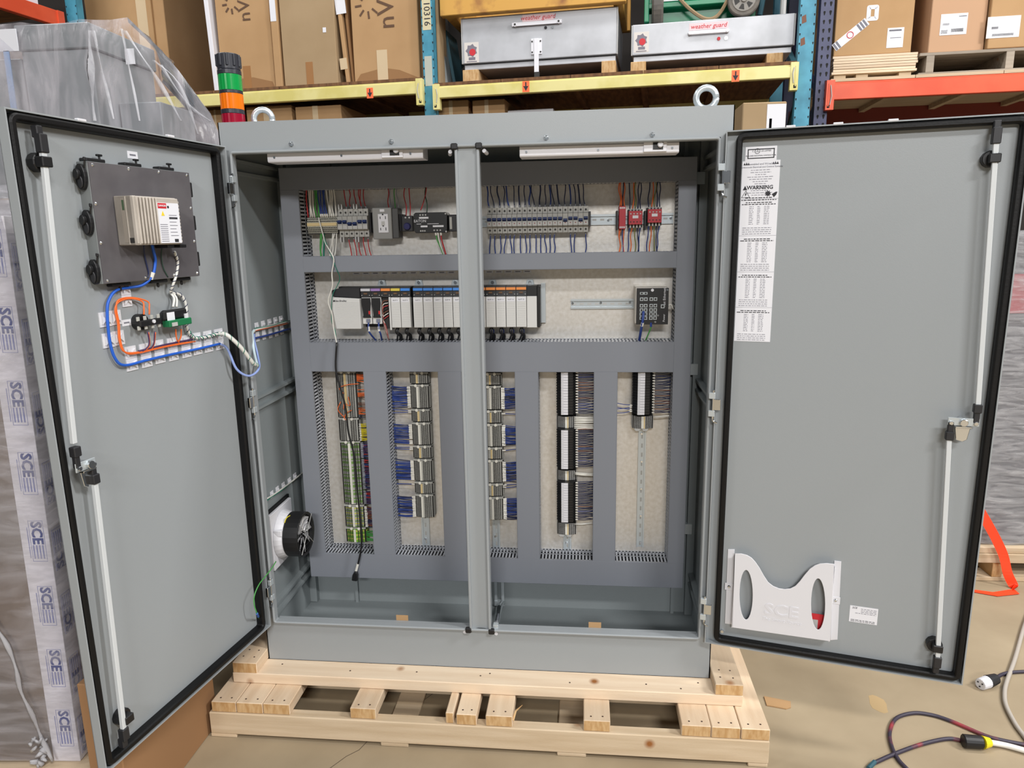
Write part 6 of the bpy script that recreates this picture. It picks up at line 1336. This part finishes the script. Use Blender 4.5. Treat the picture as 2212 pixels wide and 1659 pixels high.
deck('brown wooden deck on the yellow beams of the left bay', A_, u0c + .05, u1a, zy0 + .001, 5)
deck('brown wooden deck on the yellow beams of the middle bay', A_, u1b, u2c - .045, zb0 + .001, 5)
for lab, x0, x1, f in (('unseen upper deck added to shade the left bay', u0c + .05, u1a - .003, A_), ('unseen upper deck added to shade the middle bay', u1b + .003, u2c - .05, A_)): deck(lab, f, x0, x1, 4.0, 5)  # decks out of view, added to cast shade on the bays below
# cartons ------------------------------------------------
def carton(lab, fr, x0, x1, y0, dp, z0, z1, m=CARD, tape=None, lean=0, labels=(), flap=True, grp=None, top=True):
    t = thing('carton', lab, 'box', ((x0 + x1) / 2, y0, z0), fr, group=grp)
    o = MB().box(x0, x1, y0, y0 + dp, z0, z1, m).build('body', t, bevel=.004)
    MB().box(x0 + .004, x1 - .004, y0 - .0012, y0 + .0005, z0 + .001, z0 + .006, CARDD).build('bottom_seam', t)
    for (a, b, c, d, mm, nm, lb) in labels: MB().box(x0 + (x1 - x0) * a, x0 + (x1 - x0) * b, y0 - .0016, y0, z0 + c, z0 + d, mm).build(nm, t, label=lb)
    if lean: t.rotation_euler = (0, lean, fr.a)
    return t
ax = lambda px, py=188, y=.04: A_.at(px, py, y)[0]
def nvent(t, xc, z_, y0, sz=.16):
    text('nVent', sz, (xc, y0 - .0024, z_), t, INK2 if False else mat('brown_print', (96, 70, 52), .8) if 'brown_print' not in bpy.data.materials else bpy.data.materials['brown_print'], right=(0, 0, 1), up=(-1, 0, 0), align='LEFT')
    s = MB(); m = bpy.data.materials['brown_print']; c = V((xc - sz * .78, z_ + sz * .95))
    for k in range(5):
        a_ = math.radians(150 + k * 45 - 10); d = V((math.cos(a_), math.sin(a_))); n_ = V((-d.y, d.x)) * .006; p, q2 = c + d * sz * .25, c + d * sz * .52
        s.prism([tuple(p - n_), tuple(p + n_), tuple(q2 + n_), tuple(q2 - n_)], 'y', y0 - .0024, y0 - .001, m)
    s.build('logo_rays', t)
y1 = .05
z7 = DZL; zb_t = z7 + 1.25
t = carton('wide cardboard box in the left bay behind the wrapped enclosure', A_, ax(205, 188, .3), ax(345, 188, .3), .30, .6, z7, zb_t, labels=[(.78, .93, .0, 1.24, TAPE, 'tape', None)])
t = carton('thin cardboard box leaning in the shadow beside the wide one', A_, ax(348, 188, .32), ax(372, 188, .32), .32, .6, z7, zb_t)
solo(MB().box(ax(466), ax(475), .02, .7, z7, z7 + 1.4, WHT2), 'upright_sheet', 'narrow white sheet edge standing left of the first large printed carton', 'panel', A_, (ax(470), .02, z7), bevel=.002)
bpy.data.objects['upright_sheet'].rotation_euler = (0, -.03, A_.a)
x0, x1 = ax(479), ax(594)
t = carton('large printed cardboard box directly behind the signal tower', A_, x0, x1, y1, .5, z7, zb_t, labels=[(.42, .56, 0, .16, TAPEB, 'tape', None)])
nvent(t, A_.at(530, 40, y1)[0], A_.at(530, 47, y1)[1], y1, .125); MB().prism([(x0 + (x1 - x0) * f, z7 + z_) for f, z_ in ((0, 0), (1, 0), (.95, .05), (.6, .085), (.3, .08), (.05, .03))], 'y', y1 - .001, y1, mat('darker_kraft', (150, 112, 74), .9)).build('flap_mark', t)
x0, x1 = ax(597), ax(612)
t = carton('narrow cardboard box edge with a white label between two large cartons', A_, x0, x1, y1 - .02, .5, z7, zb_t, m=CARD, labels=[(.05, .85, .42, .56, PAPER, 'shipping_label', 'white shipping label')])
x0, x1 = ax(616), ax(731)
t = carton('pale tan cardboard box in the middle of the left bay', A_, x0, x1, y1 - .01, .5, z7, zb_t, m=CARD2, labels=[(.42, .55, 0, .155, TAPEB, 'tape', None), (.78, .84, .33, .36, PAPER, 'sticker', None)])
x0, x1 = ax(746), ax(754)
t = carton('thin cardboard sheet leaning right of the pale tan box', A_, x0, x1, y1 + .01, .4, z7, z7 + .66, lean=-.075, labels=[(-1, .9, .1, .17, TAPE, 'tape', None), (-.3, 2.4, .44, .57, PAPER, 'shipping_label', 'white shipping label')])
t = carton('second thin cardboard sheet leaning against the last printed carton', A_, ax(756), ax(762), y1 + .03, .4, z7, z7 + .66, lean=-.055, m=CARDD)
x0, x1 = ax(766), ax(907)
t = carton('large printed cardboard box beside the blue upright', A_, x0, x1, y1, .5, z7, zb_t, labels=[(.36, .52, 0, .20, TAPE, 'tape', None)])
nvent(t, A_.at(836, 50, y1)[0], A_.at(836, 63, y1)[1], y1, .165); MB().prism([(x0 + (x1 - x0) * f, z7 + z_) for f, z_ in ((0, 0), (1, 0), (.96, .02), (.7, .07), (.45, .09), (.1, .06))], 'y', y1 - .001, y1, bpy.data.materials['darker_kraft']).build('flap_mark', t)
# panels stored on edge at the left of the middle bay
for k, (px, m, ln, lab) in enumerate(((946, CARD2, .0, 'tan flat carton on edge just right of the blue upright'), (962, GREYB, -.10, 'grey metal sheet leaning right of the blue upright'), (981, TEALF, -.16, 'dark teal frame leaning left of the long white tool box'))):
    x_ = A_.at(px, 168, .1 + .1 * k)[0]; o = solo(MB().box(x_, x_ + .02, .1 + .1 * k, .25 + .15 * k, DZ, DZ + (.9, .6, .4)[k], m), 'leaning_panel', lab, 'panel', A_, (x_, .1, DZ)); o.rotation_euler = (0, ln, A_.a)
# lower shelf boxes seen over the enclosure top
zlow = 1.55
for i, (a, b, top, lab, yb, lb) in enumerate(((449, 482, 238, 'cardboard box low behind the left front corner of the enclosure roof', .1, 0), (531, 629, 232, 'cardboard box on the lower shelf behind the left lifting eye', .05, 1), (637, 736, 231, 'cardboard box on the lower shelf, right of the one behind the lifting eye', .05, 1), (944, 1011, 219, 'cardboard box on the lower shelf right of the blue upright', .1, 1), (1020, 1090, 217, 'cardboard box on the lower shelf, second right of the blue upright', .1, 0))):
    x0, z1 = A_.at(a, top, yb); x1 = A_.at(b, top, yb)[0]
    t = carton(lab, A_, x0, x1, yb, .45, zlow, z1, labels=([(.6, .88, z1 - zlow - .2, z1 - zlow - .10, PAPER, 'shipping_label', 'white shipping label'), (.64, .84, z1 - zlow - .135, z1 - zlow - .12, INK2, 'printed_code', None)] if lb else []) + [(.38, .5, z1 - zlow - .2, z1 - zlow - .0, TAPE, 'tape', None)], grp='cardboard boxes on the lower shelf')
x0, z1 = A_.at(1096, 239, .2); x1 = A_.at(1195, 236, .2)[0]; solo(MB().box(x0, x1, .2, .6, z1 - .02, z1, PAPER), 'flat_white_carton', 'flat white box lying on the lower shelf right of the cardboard boxes', 'box', A_, (x0, .2, z1 - .02), bevel=.002)
t = thing('shelf_deck', 'lower wooden deck of the blue and yellow rack', 'shelf', (0, .5, zlow - .02), A_, group='wooden rack decks')
for sa, sb in ((u0c + .05, u1a - .003), (u1b + .003, u2c - .05)):
    for i in range(5): a = sa + (sb - sa) * i / 5; MB().box(a + .002, a + (sb - sa) / 5 - .002, -.02, RD - .01, zlow - .02, zlow - .001, DECK).build('deck_board', t)
# tool boxes -----------------------------------------------
def toolbox(lab, pts, y0, dp, sides, T_):
    (xa, za), (xb, zb_) = A_.at(*pts[0], y0), A_.at(*pts[1], y0); zr_ = A_.at(*pts[2], y0)[1]
    x0, x1, z1, zm_ = xa, xb, (za + A_.at(pts[1][0], pts[3], y0)[1]) / 2, zb_
    t = thing('tool_box', lab, 'tool box', ((x0 + x1) / 2, y0, zr_), A_, group='long white metal tool boxes on the rack')
    MB().box(x0 + .01, x1 - .01, y0 + .004, y0 + dp, zr_, zm_ - .004, MIR).build('lower_body', t, bevel=.003)
    MB().box(x0, x1, y0 - .006, y0 + dp + .01, zm_, z1, MIR).build('lid', t, bevel=.006, seg=2)
    MB().box(x0 + .004, x1 - .004, y0 - .004, y0, zm_ - .006, zm_ - .001, DARK).build('lid_gap', t)
    MB().box(x0 - .004, x0 + .002, y0 - .009, y0 + .004, zm_, z1 - .004, BRK2).build('edge_strip', t); MB().box(x1 - .002, x1 + .004, y0 - .009, y0 + .004, zm_, z1 - .004, BRK2).build('edge_strip', t)
    return t, x0, x1, zm_, z1, zr_
# first box
yT = .12
t, x0, x1, zm_, z1, zr_ = toolbox('long white metal tool box with a centre latch bar beside the blue upright', [(997, 32), (1333, 117), (1165, 142), 22], yT, .6, 0, 1)
w_ = x1 - x0; yy = yT - .006
s = MB().box(x0 + w_ * .335, x0 + w_ * .655, yy - .02, yy - .010, zm_ + (z1 - zm_) * .72, zm_ + (z1 - zm_) * .80, WHT2)
for f in (.355, .635): s.cyl((x0 + w_ * f, yy, zm_ + (z1 - zm_) * .76), (x0 + w_ * f, yy - .022, zm_ + (z1 - zm_) * .76), .013, WHT2, 10); s.cyl((x0 + w_ * f, yy - .022, zm_ + (z1 - zm_) * .76), (x0 + w_ * f, yy - .024, zm_ + (z1 - zm_) * .76), .007, BRD, 8)
s.build('handle', t, bevel=.003, label='white bar handle')
for f, z_ in ((.55, .66), (.595, .66)): MB().cyl((x0 + w_ * f, yy, zm_ + (z1 - zm_) * z_), (x0 + w_ * f, yy - .005, zm_ + (z1 - zm_) * z_), .009, INK if f < .57 else CHROME, 12).build('lock', t)
MB().box(x0 + w_ * .40, x0 + w_ * .60, yy - .0012, yy, zm_ + (z1 - zm_) * .82, zm_ + (z1 - zm_) * .96, mat('pink_sticker', (226, 196, 200), .5)).build('brand_sticker', t)
text('weather guard', .038, (x0 + w_ * .5, yy - .002, zm_ + (z1 - zm_) * .895), t, REDP, shear=.2, sx=1.0)
s = MB().box(x0 + w_ * .475, x0 + w_ * .505, yy - .014, yy - .004, zr_ - .05, zm_ + (z1 - zm_) * .44, WHT2); s.box(x0 + w_ * .455, x0 + w_ * .525, yy - .008, yy, zm_ + (z1 - zm_) * .10, zm_ + (z1 - zm_) * .44, WHT2); s.box(x0 + w_ * .475, x0 + w_ * .51, yy - .018, yy - .004, zr_ - .075, zr_ - .04, BRD)
for f in (.463, .517):
    for z_ in (.15, .38): s.cyl((x0 + w_ * f, yy - .008, zm_ + (z1 - zm_) * z_), (x0 + w_ * f, yy - .012, zm_ + (z1 - zm_) * z_), .006, BRD, 6)
s.build('latch_bar', t, bevel=.002, label='white centre latch bar')
def emblem(t, cx, cz, yy, k=1.0):
    MB().box(cx - .048 * k, cx + .048 * k, yy - .001, yy, cz - .062 * k, cz + .062 * k, mat('cream_sticker', (214, 208, 202), .6) if 'cream_sticker' not in bpy.data.materials else bpy.data.materials['cream_sticker']).build('emblem_sticker', t)
    s = MB(); rn = random.Random(2)
    s.prism([(cx + .03 * k * (1 + .35 * (i % 2)) * math.cos(i * .45), cz + .012 * k + .032 * k * (1 + .3 * (i % 2)) * math.sin(i * .45)) for i in range(14)], 'y', yy - .0016, yy - .0008, mat('slate_print', (120, 116, 128), .6) if 'slate_print' not in bpy.data.materials else bpy.data.materials['slate_print'])
    s.prism([(cx + .006 * k + .022 * k * math.cos(i * .785), cz + .002 * k + .022 * k * math.sin(i * .785)) for i in range(8)], 'y', yy - .0022, yy - .0014, REDP)
    s.box(cx - .02 * k, cx + .024 * k, yy - .0018, yy - .0008, cz - .045 * k, cz - .028 * k, bpy.data.materials['slate_print']); s.box(cx - .034 * k, cx + .034 * k, yy - .0018, yy - .0008, cz - .057 * k, cz - .052 * k, bpy.data.materials['slate_print']); s.build('emblem', t)
emblem(t, x0 + w_ * .062, zm_ + (z1 - zm_) * .24, yy)
BLOCKS = [(999, 1033), (1299, 1330)]
def blocks(lab, sets, zt_):
    for k, (a, b) in enumerate(sets):
        xa, xb = A_.at(a, 150, yT - .02)[0], A_.at(b, 150, yT - .02)[0]; o = solo(MB().box(xa, xb, yT - .02, yT + .5, DZ, zt_ - .001, PINEE), 'wood_block', lab[k], 'wood block', A_, (xa, yT, DZ), bevel=.003)
blocks(['wood block with a bolt under the left end of the first white tool box', 'wood block with a bolt under the right end of the first white tool box'], BLOCKS, zr_)
for a in (1014, 1315):
    pass
x2, z2_ = x0, z1
# second box
t, x0, x1, zm_, z1, zr_ = toolbox('long white metal tool box under the green cart', [(1366, 50), (1714, 98), (1540, 124), 33], yT, .6, 1, 0)
w_ = x1 - x0; hz = z1 - zm_
s = MB().box(x0 + w_ * .36, x0 + w_ * .60, yy - .02, yy - .010, zm_ + hz * .52, zm_ + hz * .64, WHT2)
for f in (.365, .595): s.cyl((x0 + w_ * f, yy, zm_ + hz * .58), (x0 + w_ * f, yy - .022, zm_ + hz * .58), .012, WHT2, 10)
s.build('handle', t, bevel=.003, label='white bar handle')
MB().box(x0 + w_ * .36, x0 + w_ * .60, yy - .0012, yy, zm_ + hz * .68, zm_ + hz * .90, bpy.data.materials['pink_sticker']).build('brand_sticker', t); text('weather guard', .036, (x0 + w_ * .48, yy - .002, zm_ + hz * .79), t, REDP, shear=.2)
for f, m in ((.545, REDP), (.59, CHROME)): MB().cyl((x0 + w_ * f, yy, zm_ + hz * .36), (x0 + w_ * f, yy - .005, zm_ + hz * .36), .010, m, 12).build('lock', t)
emblem(t, x0 + w_ * .06, zm_ + hz * .42, yy, .95)
blocks(['wood block under the left end of the tool box that carries the green cart', 'wood block under the right end of the tool box that carries the green cart'], [(1362, 1395), (1655, 1690)], zr_)
# rusty yellow frame on the first tool box
a, za = A_.at(950, 29, .05); b, zb2 = A_.at(1352, 20, .05)
t = thing('rusty_frame', 'rusty yellow steel frame lying across the first white tool box', 'steel frame', ((a + b) / 2, .05, z2_), A_)
zf = max(z2_ + .004, (za + zb2) / 2); MB().box(a, b, .05, .11, zf, zf + .22, RUSTY).build('front_beam', t, bevel=.004); MB().box(a, b, .70, .76, zf, zf + .22, RUSTY).build('rear_beam', t, bevel=.004)
for x_ in (a + .02, b - .08): MB().box(x_, x_ + .06, .11, .70, zf, zf + .22, RUSTY).build('cross_beam', t, bevel=.004)
# green cart on the second tool box
zc0 = z1 + .003; gc = thing('green_cart', 'green wheeled cart lying on the second white tool box', 'cart', ((x0 + x1) / 2, .2, zc0), A_)
ga, gb = A_.at(1392, 40, .25)[0], A_.at(1632, 30, .25)[0]
s = MB().box(ga, gb, .25, .30, zc0 + .012, zc0 + .6, GRN); s.box(ga, gb, .18, .25, zc0 + .10, zc0 + .13, GRN); s.box(ga, ga + .03, .16, .25, zc0 + .02, zc0 + .6, GRN); s.build('panel', gc, bevel=.004); MB().box(ga + .1, gb - .1, .235, .25, zc0 + .15, zc0 + .17, WHT).build('white_stripe', gc)
def wheel(cx, cz, r, y0, wd, turn=False):
    s = MB()
    if not turn:
        s.cyl((cx, y0, cz), (cx, y0 + wd, cz), r, TYRE, 26); o = s.build('wheel', gc, bevel=.006); q_ = MB(); q_.cyl((cx, y0 - .004, cz), (cx, y0 + .01, cz), r * .74, TYREC, 22)
        q_.cyl((cx, y0 - .012, cz), (cx, y0 - .003, cz), r * .2, TYREC, 12); q_.build('wheel_centre', o, bevel=.003)
        d_ = MB()
        for k in range(6): a_ = k * math.pi / 3 + .3; d_.prism([(cx + r * f * math.cos(a_ + g_), cz + r * f * math.sin(a_ + g_)) for f, g_ in ((.3, -.22), (.62, -.28), (.62, .28), (.3, .22))], 'y', y0 - .0055, y0 - .003, BRD)
        d_.build('wheel_openings', o)
    else:
        s.cyl((cx - wd / 2, y0, cz), (cx + wd / 2, y0, cz), r, TYRE, 26); s.build('wheel', gc, bevel=.012)
wx, wz = A_.at(1607, 4, .12); wheel(wx, max(wz, zc0 + .096), .094, .12, .05)
wx, wz = A_.at(1421, 10, .20); wheel(wx, zc0 + .112, .11, .24, .07, True)
s = MB().tube(cr([(A_.at(1460, 0, .16)[0], .16, zc0 + .16), (A_.at(1492, 20, .16)[0], .16, zc0 + .07), (A_.at(1525, 40, .16)[0], .16, zc0 + .012), (A_.at(1552, 30, .16)[0], .16, zc0 + .03), (A_.at(1578, 5, .16)[0], .16, zc0 + .14)], 6), .011, STRAP, 6); s.build('canvas_strap', gc, label='tan canvas strap')
MB().tube([(gb + .02, .2, zc0 + .02), (gb + .06, .2, zc0 + .3), (gb + .07, .2, zc0 + .6)], .016, TEALF, 8).build('frame_tube', gc); MB().tube([(gb + .16, .25, zc0 + .015), (gb + .16, .25, zc0 + .6)], .018, BRK2, 8).build('frame_tube', gc)
MB().box(ga, gb + .18, .2, .5, zc0, zc0 + .010, TEALF).build('base_frame', gc)
# carton in front, right of the enclosure top
x0, z1 = W0.at(1605, 222, 1.25); x1 = W0.at(1700, 218, 1.25)[0]; t = carton('tan cardboard box with a large white label just right of the enclosure roof', W0, x0, x1, 1.25, .4, 1.35, z1, m=CARD2, labels=[(.56, .99, z1 - 1.35 - .24, z1 - 1.35 - .01, PAPER, 'shipping_label', 'large white shipping label'), (.62, .68, z1 - 1.55, z1 - 1.42, INK2, 'printed_code', None), (.78, .90, z1 - 1.55, z1 - 1.47, INK2, 'printed_code', None)])
st2 = thing('carton', 'taller cardboard carton standing under the labelled tan box', 'box', ((x0 + x1) / 2, 1.25, FZ)); MB().box(x0, x1, 1.25, 1.65, FZ, 1.349, CARD2).build('body', st2)
# ---------------------------------------------------------------- right rack
bp = lambda px, py, y=0: B_.at(px, py, y)
pc_ = (bp(1772, 90)[0] + bp(1795, 90)[0]) / 2 - .002
upright('purple rack upright with teardrop slots', B_, pc_ - .040, pc_ + .040, 4.2, PUR, ((.30, .007), (.74, .008)), braces=True)
zo1 = (bp(1860, 175)[1] + bp(2150, 163)[1]) / 2; zo0 = (bp(1860, 214)[1] + bp(2150, 203)[1]) / 2
t = beam('orange-red rack beam under the cartons on the right', B_, pc_ + .02, pc_ + 2.5, zo0, zo1, ORG, (1, 0), hk=.06, epw=.045)
deck('wooden deck on the orange-red rack beam', B_, pc_ + .04, pc_ + 2.5, zo1 + .001, 5, m=PINEW)
deck('unseen upper deck added to shade the right rack', B_, pc_ + .045, pc_ + 2.5, 4.0, 5)  # out of view, added to cast shade on this rack
ZB = zo1 + .0195
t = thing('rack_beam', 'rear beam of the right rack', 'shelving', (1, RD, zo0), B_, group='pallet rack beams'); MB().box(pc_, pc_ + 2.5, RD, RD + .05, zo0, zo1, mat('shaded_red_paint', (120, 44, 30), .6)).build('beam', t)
t = thing('plank_stack', 'stack of thin flat boards under the striped-tape carton on the right rack', 'lumber', (0, .03, ZB), B_)
xa, xb = bp(1797, 150, .03)[0], bp(1983, 145, .03)[0]; zs0, zs1 = ZB + .035, ZB + .145
for x_ in (xa + .02, (xa + xb) / 2 - .2 + .1, xb - .10): MB().box(x_, x_ + .07, .05, .9, ZB, zs0 - .0005, PINEW).build('spacer_block', t)
for k in range(7): h_ = (zs1 - zs0) / 7; MB().box(xa + random.uniform(0, .01), xb - random.uniform(0, .012), .03 + random.uniform(0, .01), .9, zs0 + k * h_ + .001, zs0 + (k + 1) * h_ - .001, PINE).build('flat_board', t, bevel=.001)
x0, x1 = bp(1801, 108, .06)[0], bp(1968, 104, .06)[0]
t = carton('carton with striped tape and a round stamp on the right rack', B_, x0, x1, .06, .6, zs1 + .001, zs1 + 1.0, labels=[(.68, .89, .035, .15, PAPER, 'shipping_label', 'white square label'), (.72, .86, .09, .094, INK2, 'printed_code', None), (.70, .86, .13, .14, INK2, 'printed_code', None)])
w_ = x1 - x0; s = MB(); c = V((x0 + w_ * .20, zs1 + .125)); d = V((.78, .62)).normalized(); n_ = V((-d.y, d.x)) * .024; s.prism([tuple(c - d * .115 - n_), tuple(c - d * .115 + n_), tuple(c + d * .12 + n_), tuple(c + d * .12 - n_)], 'y', .058, .06, PAPER); o = s.build('striped_tape', t, label='white diagonal tape with grey stripes')
for k in (-.105, -.085, .065, .085, .105): q_ = c + d * k; s = MB().prism([tuple(q_ - d * .006 - n_ * .95), tuple(q_ - d * .006 + n_ * .95), tuple(q_ + d * .006 + n_ * .95), tuple(q_ + d * .006 - n_ * .95)], 'y', .0572, .0585, INK2); s.build('stripe', o)
MB().loop([(c.x + .021 * math.cos(k * .5236), c.y + .021 * math.sin(k * .5236)) for k in range(12)], [(0, .0565), (0, .058), (.004, .058), (.004, .0565)], REDP).build('stamp', o)
s = MB(); c2 = V((x0 + w_ * .47, zs1 + .245)); s.loop(rr(c2.x - .035, c2.x + .035, c2.y - .045, c2.y + .045, .012, 2), [(0, .0585), (0, .06), (.024, .06), (.024, .0585)], PAPER); s.build('torn_label', t)
# pallet with two cartons at the far right
xg0 = bp(2002, 150, .0)[0]; gp_ = thing('pallet', 'weathered grey pallet on the right rack under two cartons', 'pallet', (xg0, .0, ZB), B_)
GW = wood('grey_pallet_wood', (170, 158, 144), (146, 134, 120))
for k in range(5): MB().box(xg0 - .04, xg0 + 1.2, .02 + k * .2, .02 + k * .2 + .15, ZB + .115, ZB + .132, GW).build('deck_plank', gp_, bevel=.001)
for x_ in (xg0, bp(2175, 140, .0)[0], xg0 + 1.1): MB().box(x_, x_ + .045, .02, .95, ZB + .018, ZB + .1145, GW).build('stringer', gp_, bevel=.001)
for y0 in (.02, .45, .85): MB().box(xg0 - .04, xg0 + 1.2, y0, y0 + .1, ZB, ZB + .0175, GW).build('bottom_board', gp_, bevel=.001)
zq = ZB + .133
x0, x1 = bp(2004, 112, .05)[0], bp(2124, 109, .05)[0]
t = carton('carton with a wide white address label left on the weathered pallet', B_, x0, x1, .05, .55, zq, zq + 1.0, m=mat('carton_pinkish', (190, 152, 120), .85), labels=[(.18, .66, .10, .22, PAPER, 'shipping_label', 'wide white address label'), (.22, .34, .155, .168, INK2, 'printed_code', None), (.38, .60, .115, .135, INK, 'barcode', None), (.20, .32, .108, .13, INK2, 'printed_code', None), (.5, .64, .20, .206, INK2, 'printed_code', None)])
x0, x1 = bp(2131, 112, .02)[0], bp(2131, 112, .02)[0] + .62
t = carton('yellowish carton at the right edge of the weathered pallet', B_, x0, x1, .02, .55, zq, zq + 1.0, m=CARD, labels=[(-.02, .27, .06, .18, PAPER, 'shipping_label', 'wide white address label'), (.03, .22, .07, .084, INK2, 'barcode', None), (.02, .08, .11, .124, INK2, 'printed_code', None)])
# far upper left: orange beam running towards the viewer, white box on it
zz = A_.at(142, 58, -.05)[1]; pE = V((*W0.atz(140, 60, zz), zz)); pN = V((*W0.atz(0, 16, zz), zz)); d = (pN - pE).normalized()
OB = Fr(pE.x, pE.y, math.atan2(d.y, d.x)); ln = (pN - pE).length + 1.2
hb = .10
t = thing('rack_beam', 'orange-red rack beam running towards the viewer at the upper left', 'shelving', (0, 0, zz), OB, group='pallet rack beams'); MB().box(0, ln, -.045, .0, zz, zz + hb, ORG).build('beam', t, bevel=.003); MB().box(0, .05, -.05, .01, zz - .06, zz + hb, ORG).build('end_plate', t)
t = thing('white_carton', 'white box standing on the orange-red beam at the upper left', 'box', (.6, -.03, zz + hb), OB); MB().box(.14, 1.5, -.7, -.05, zz + hb + .001, zz + hb + .8, PAPER).build('body', t, bevel=.004)
MB().box(.0, ln, -.75, -.05, zz + hb - .02, zz + hb, DECK).build('deck', bpy.data.objects[t.name])
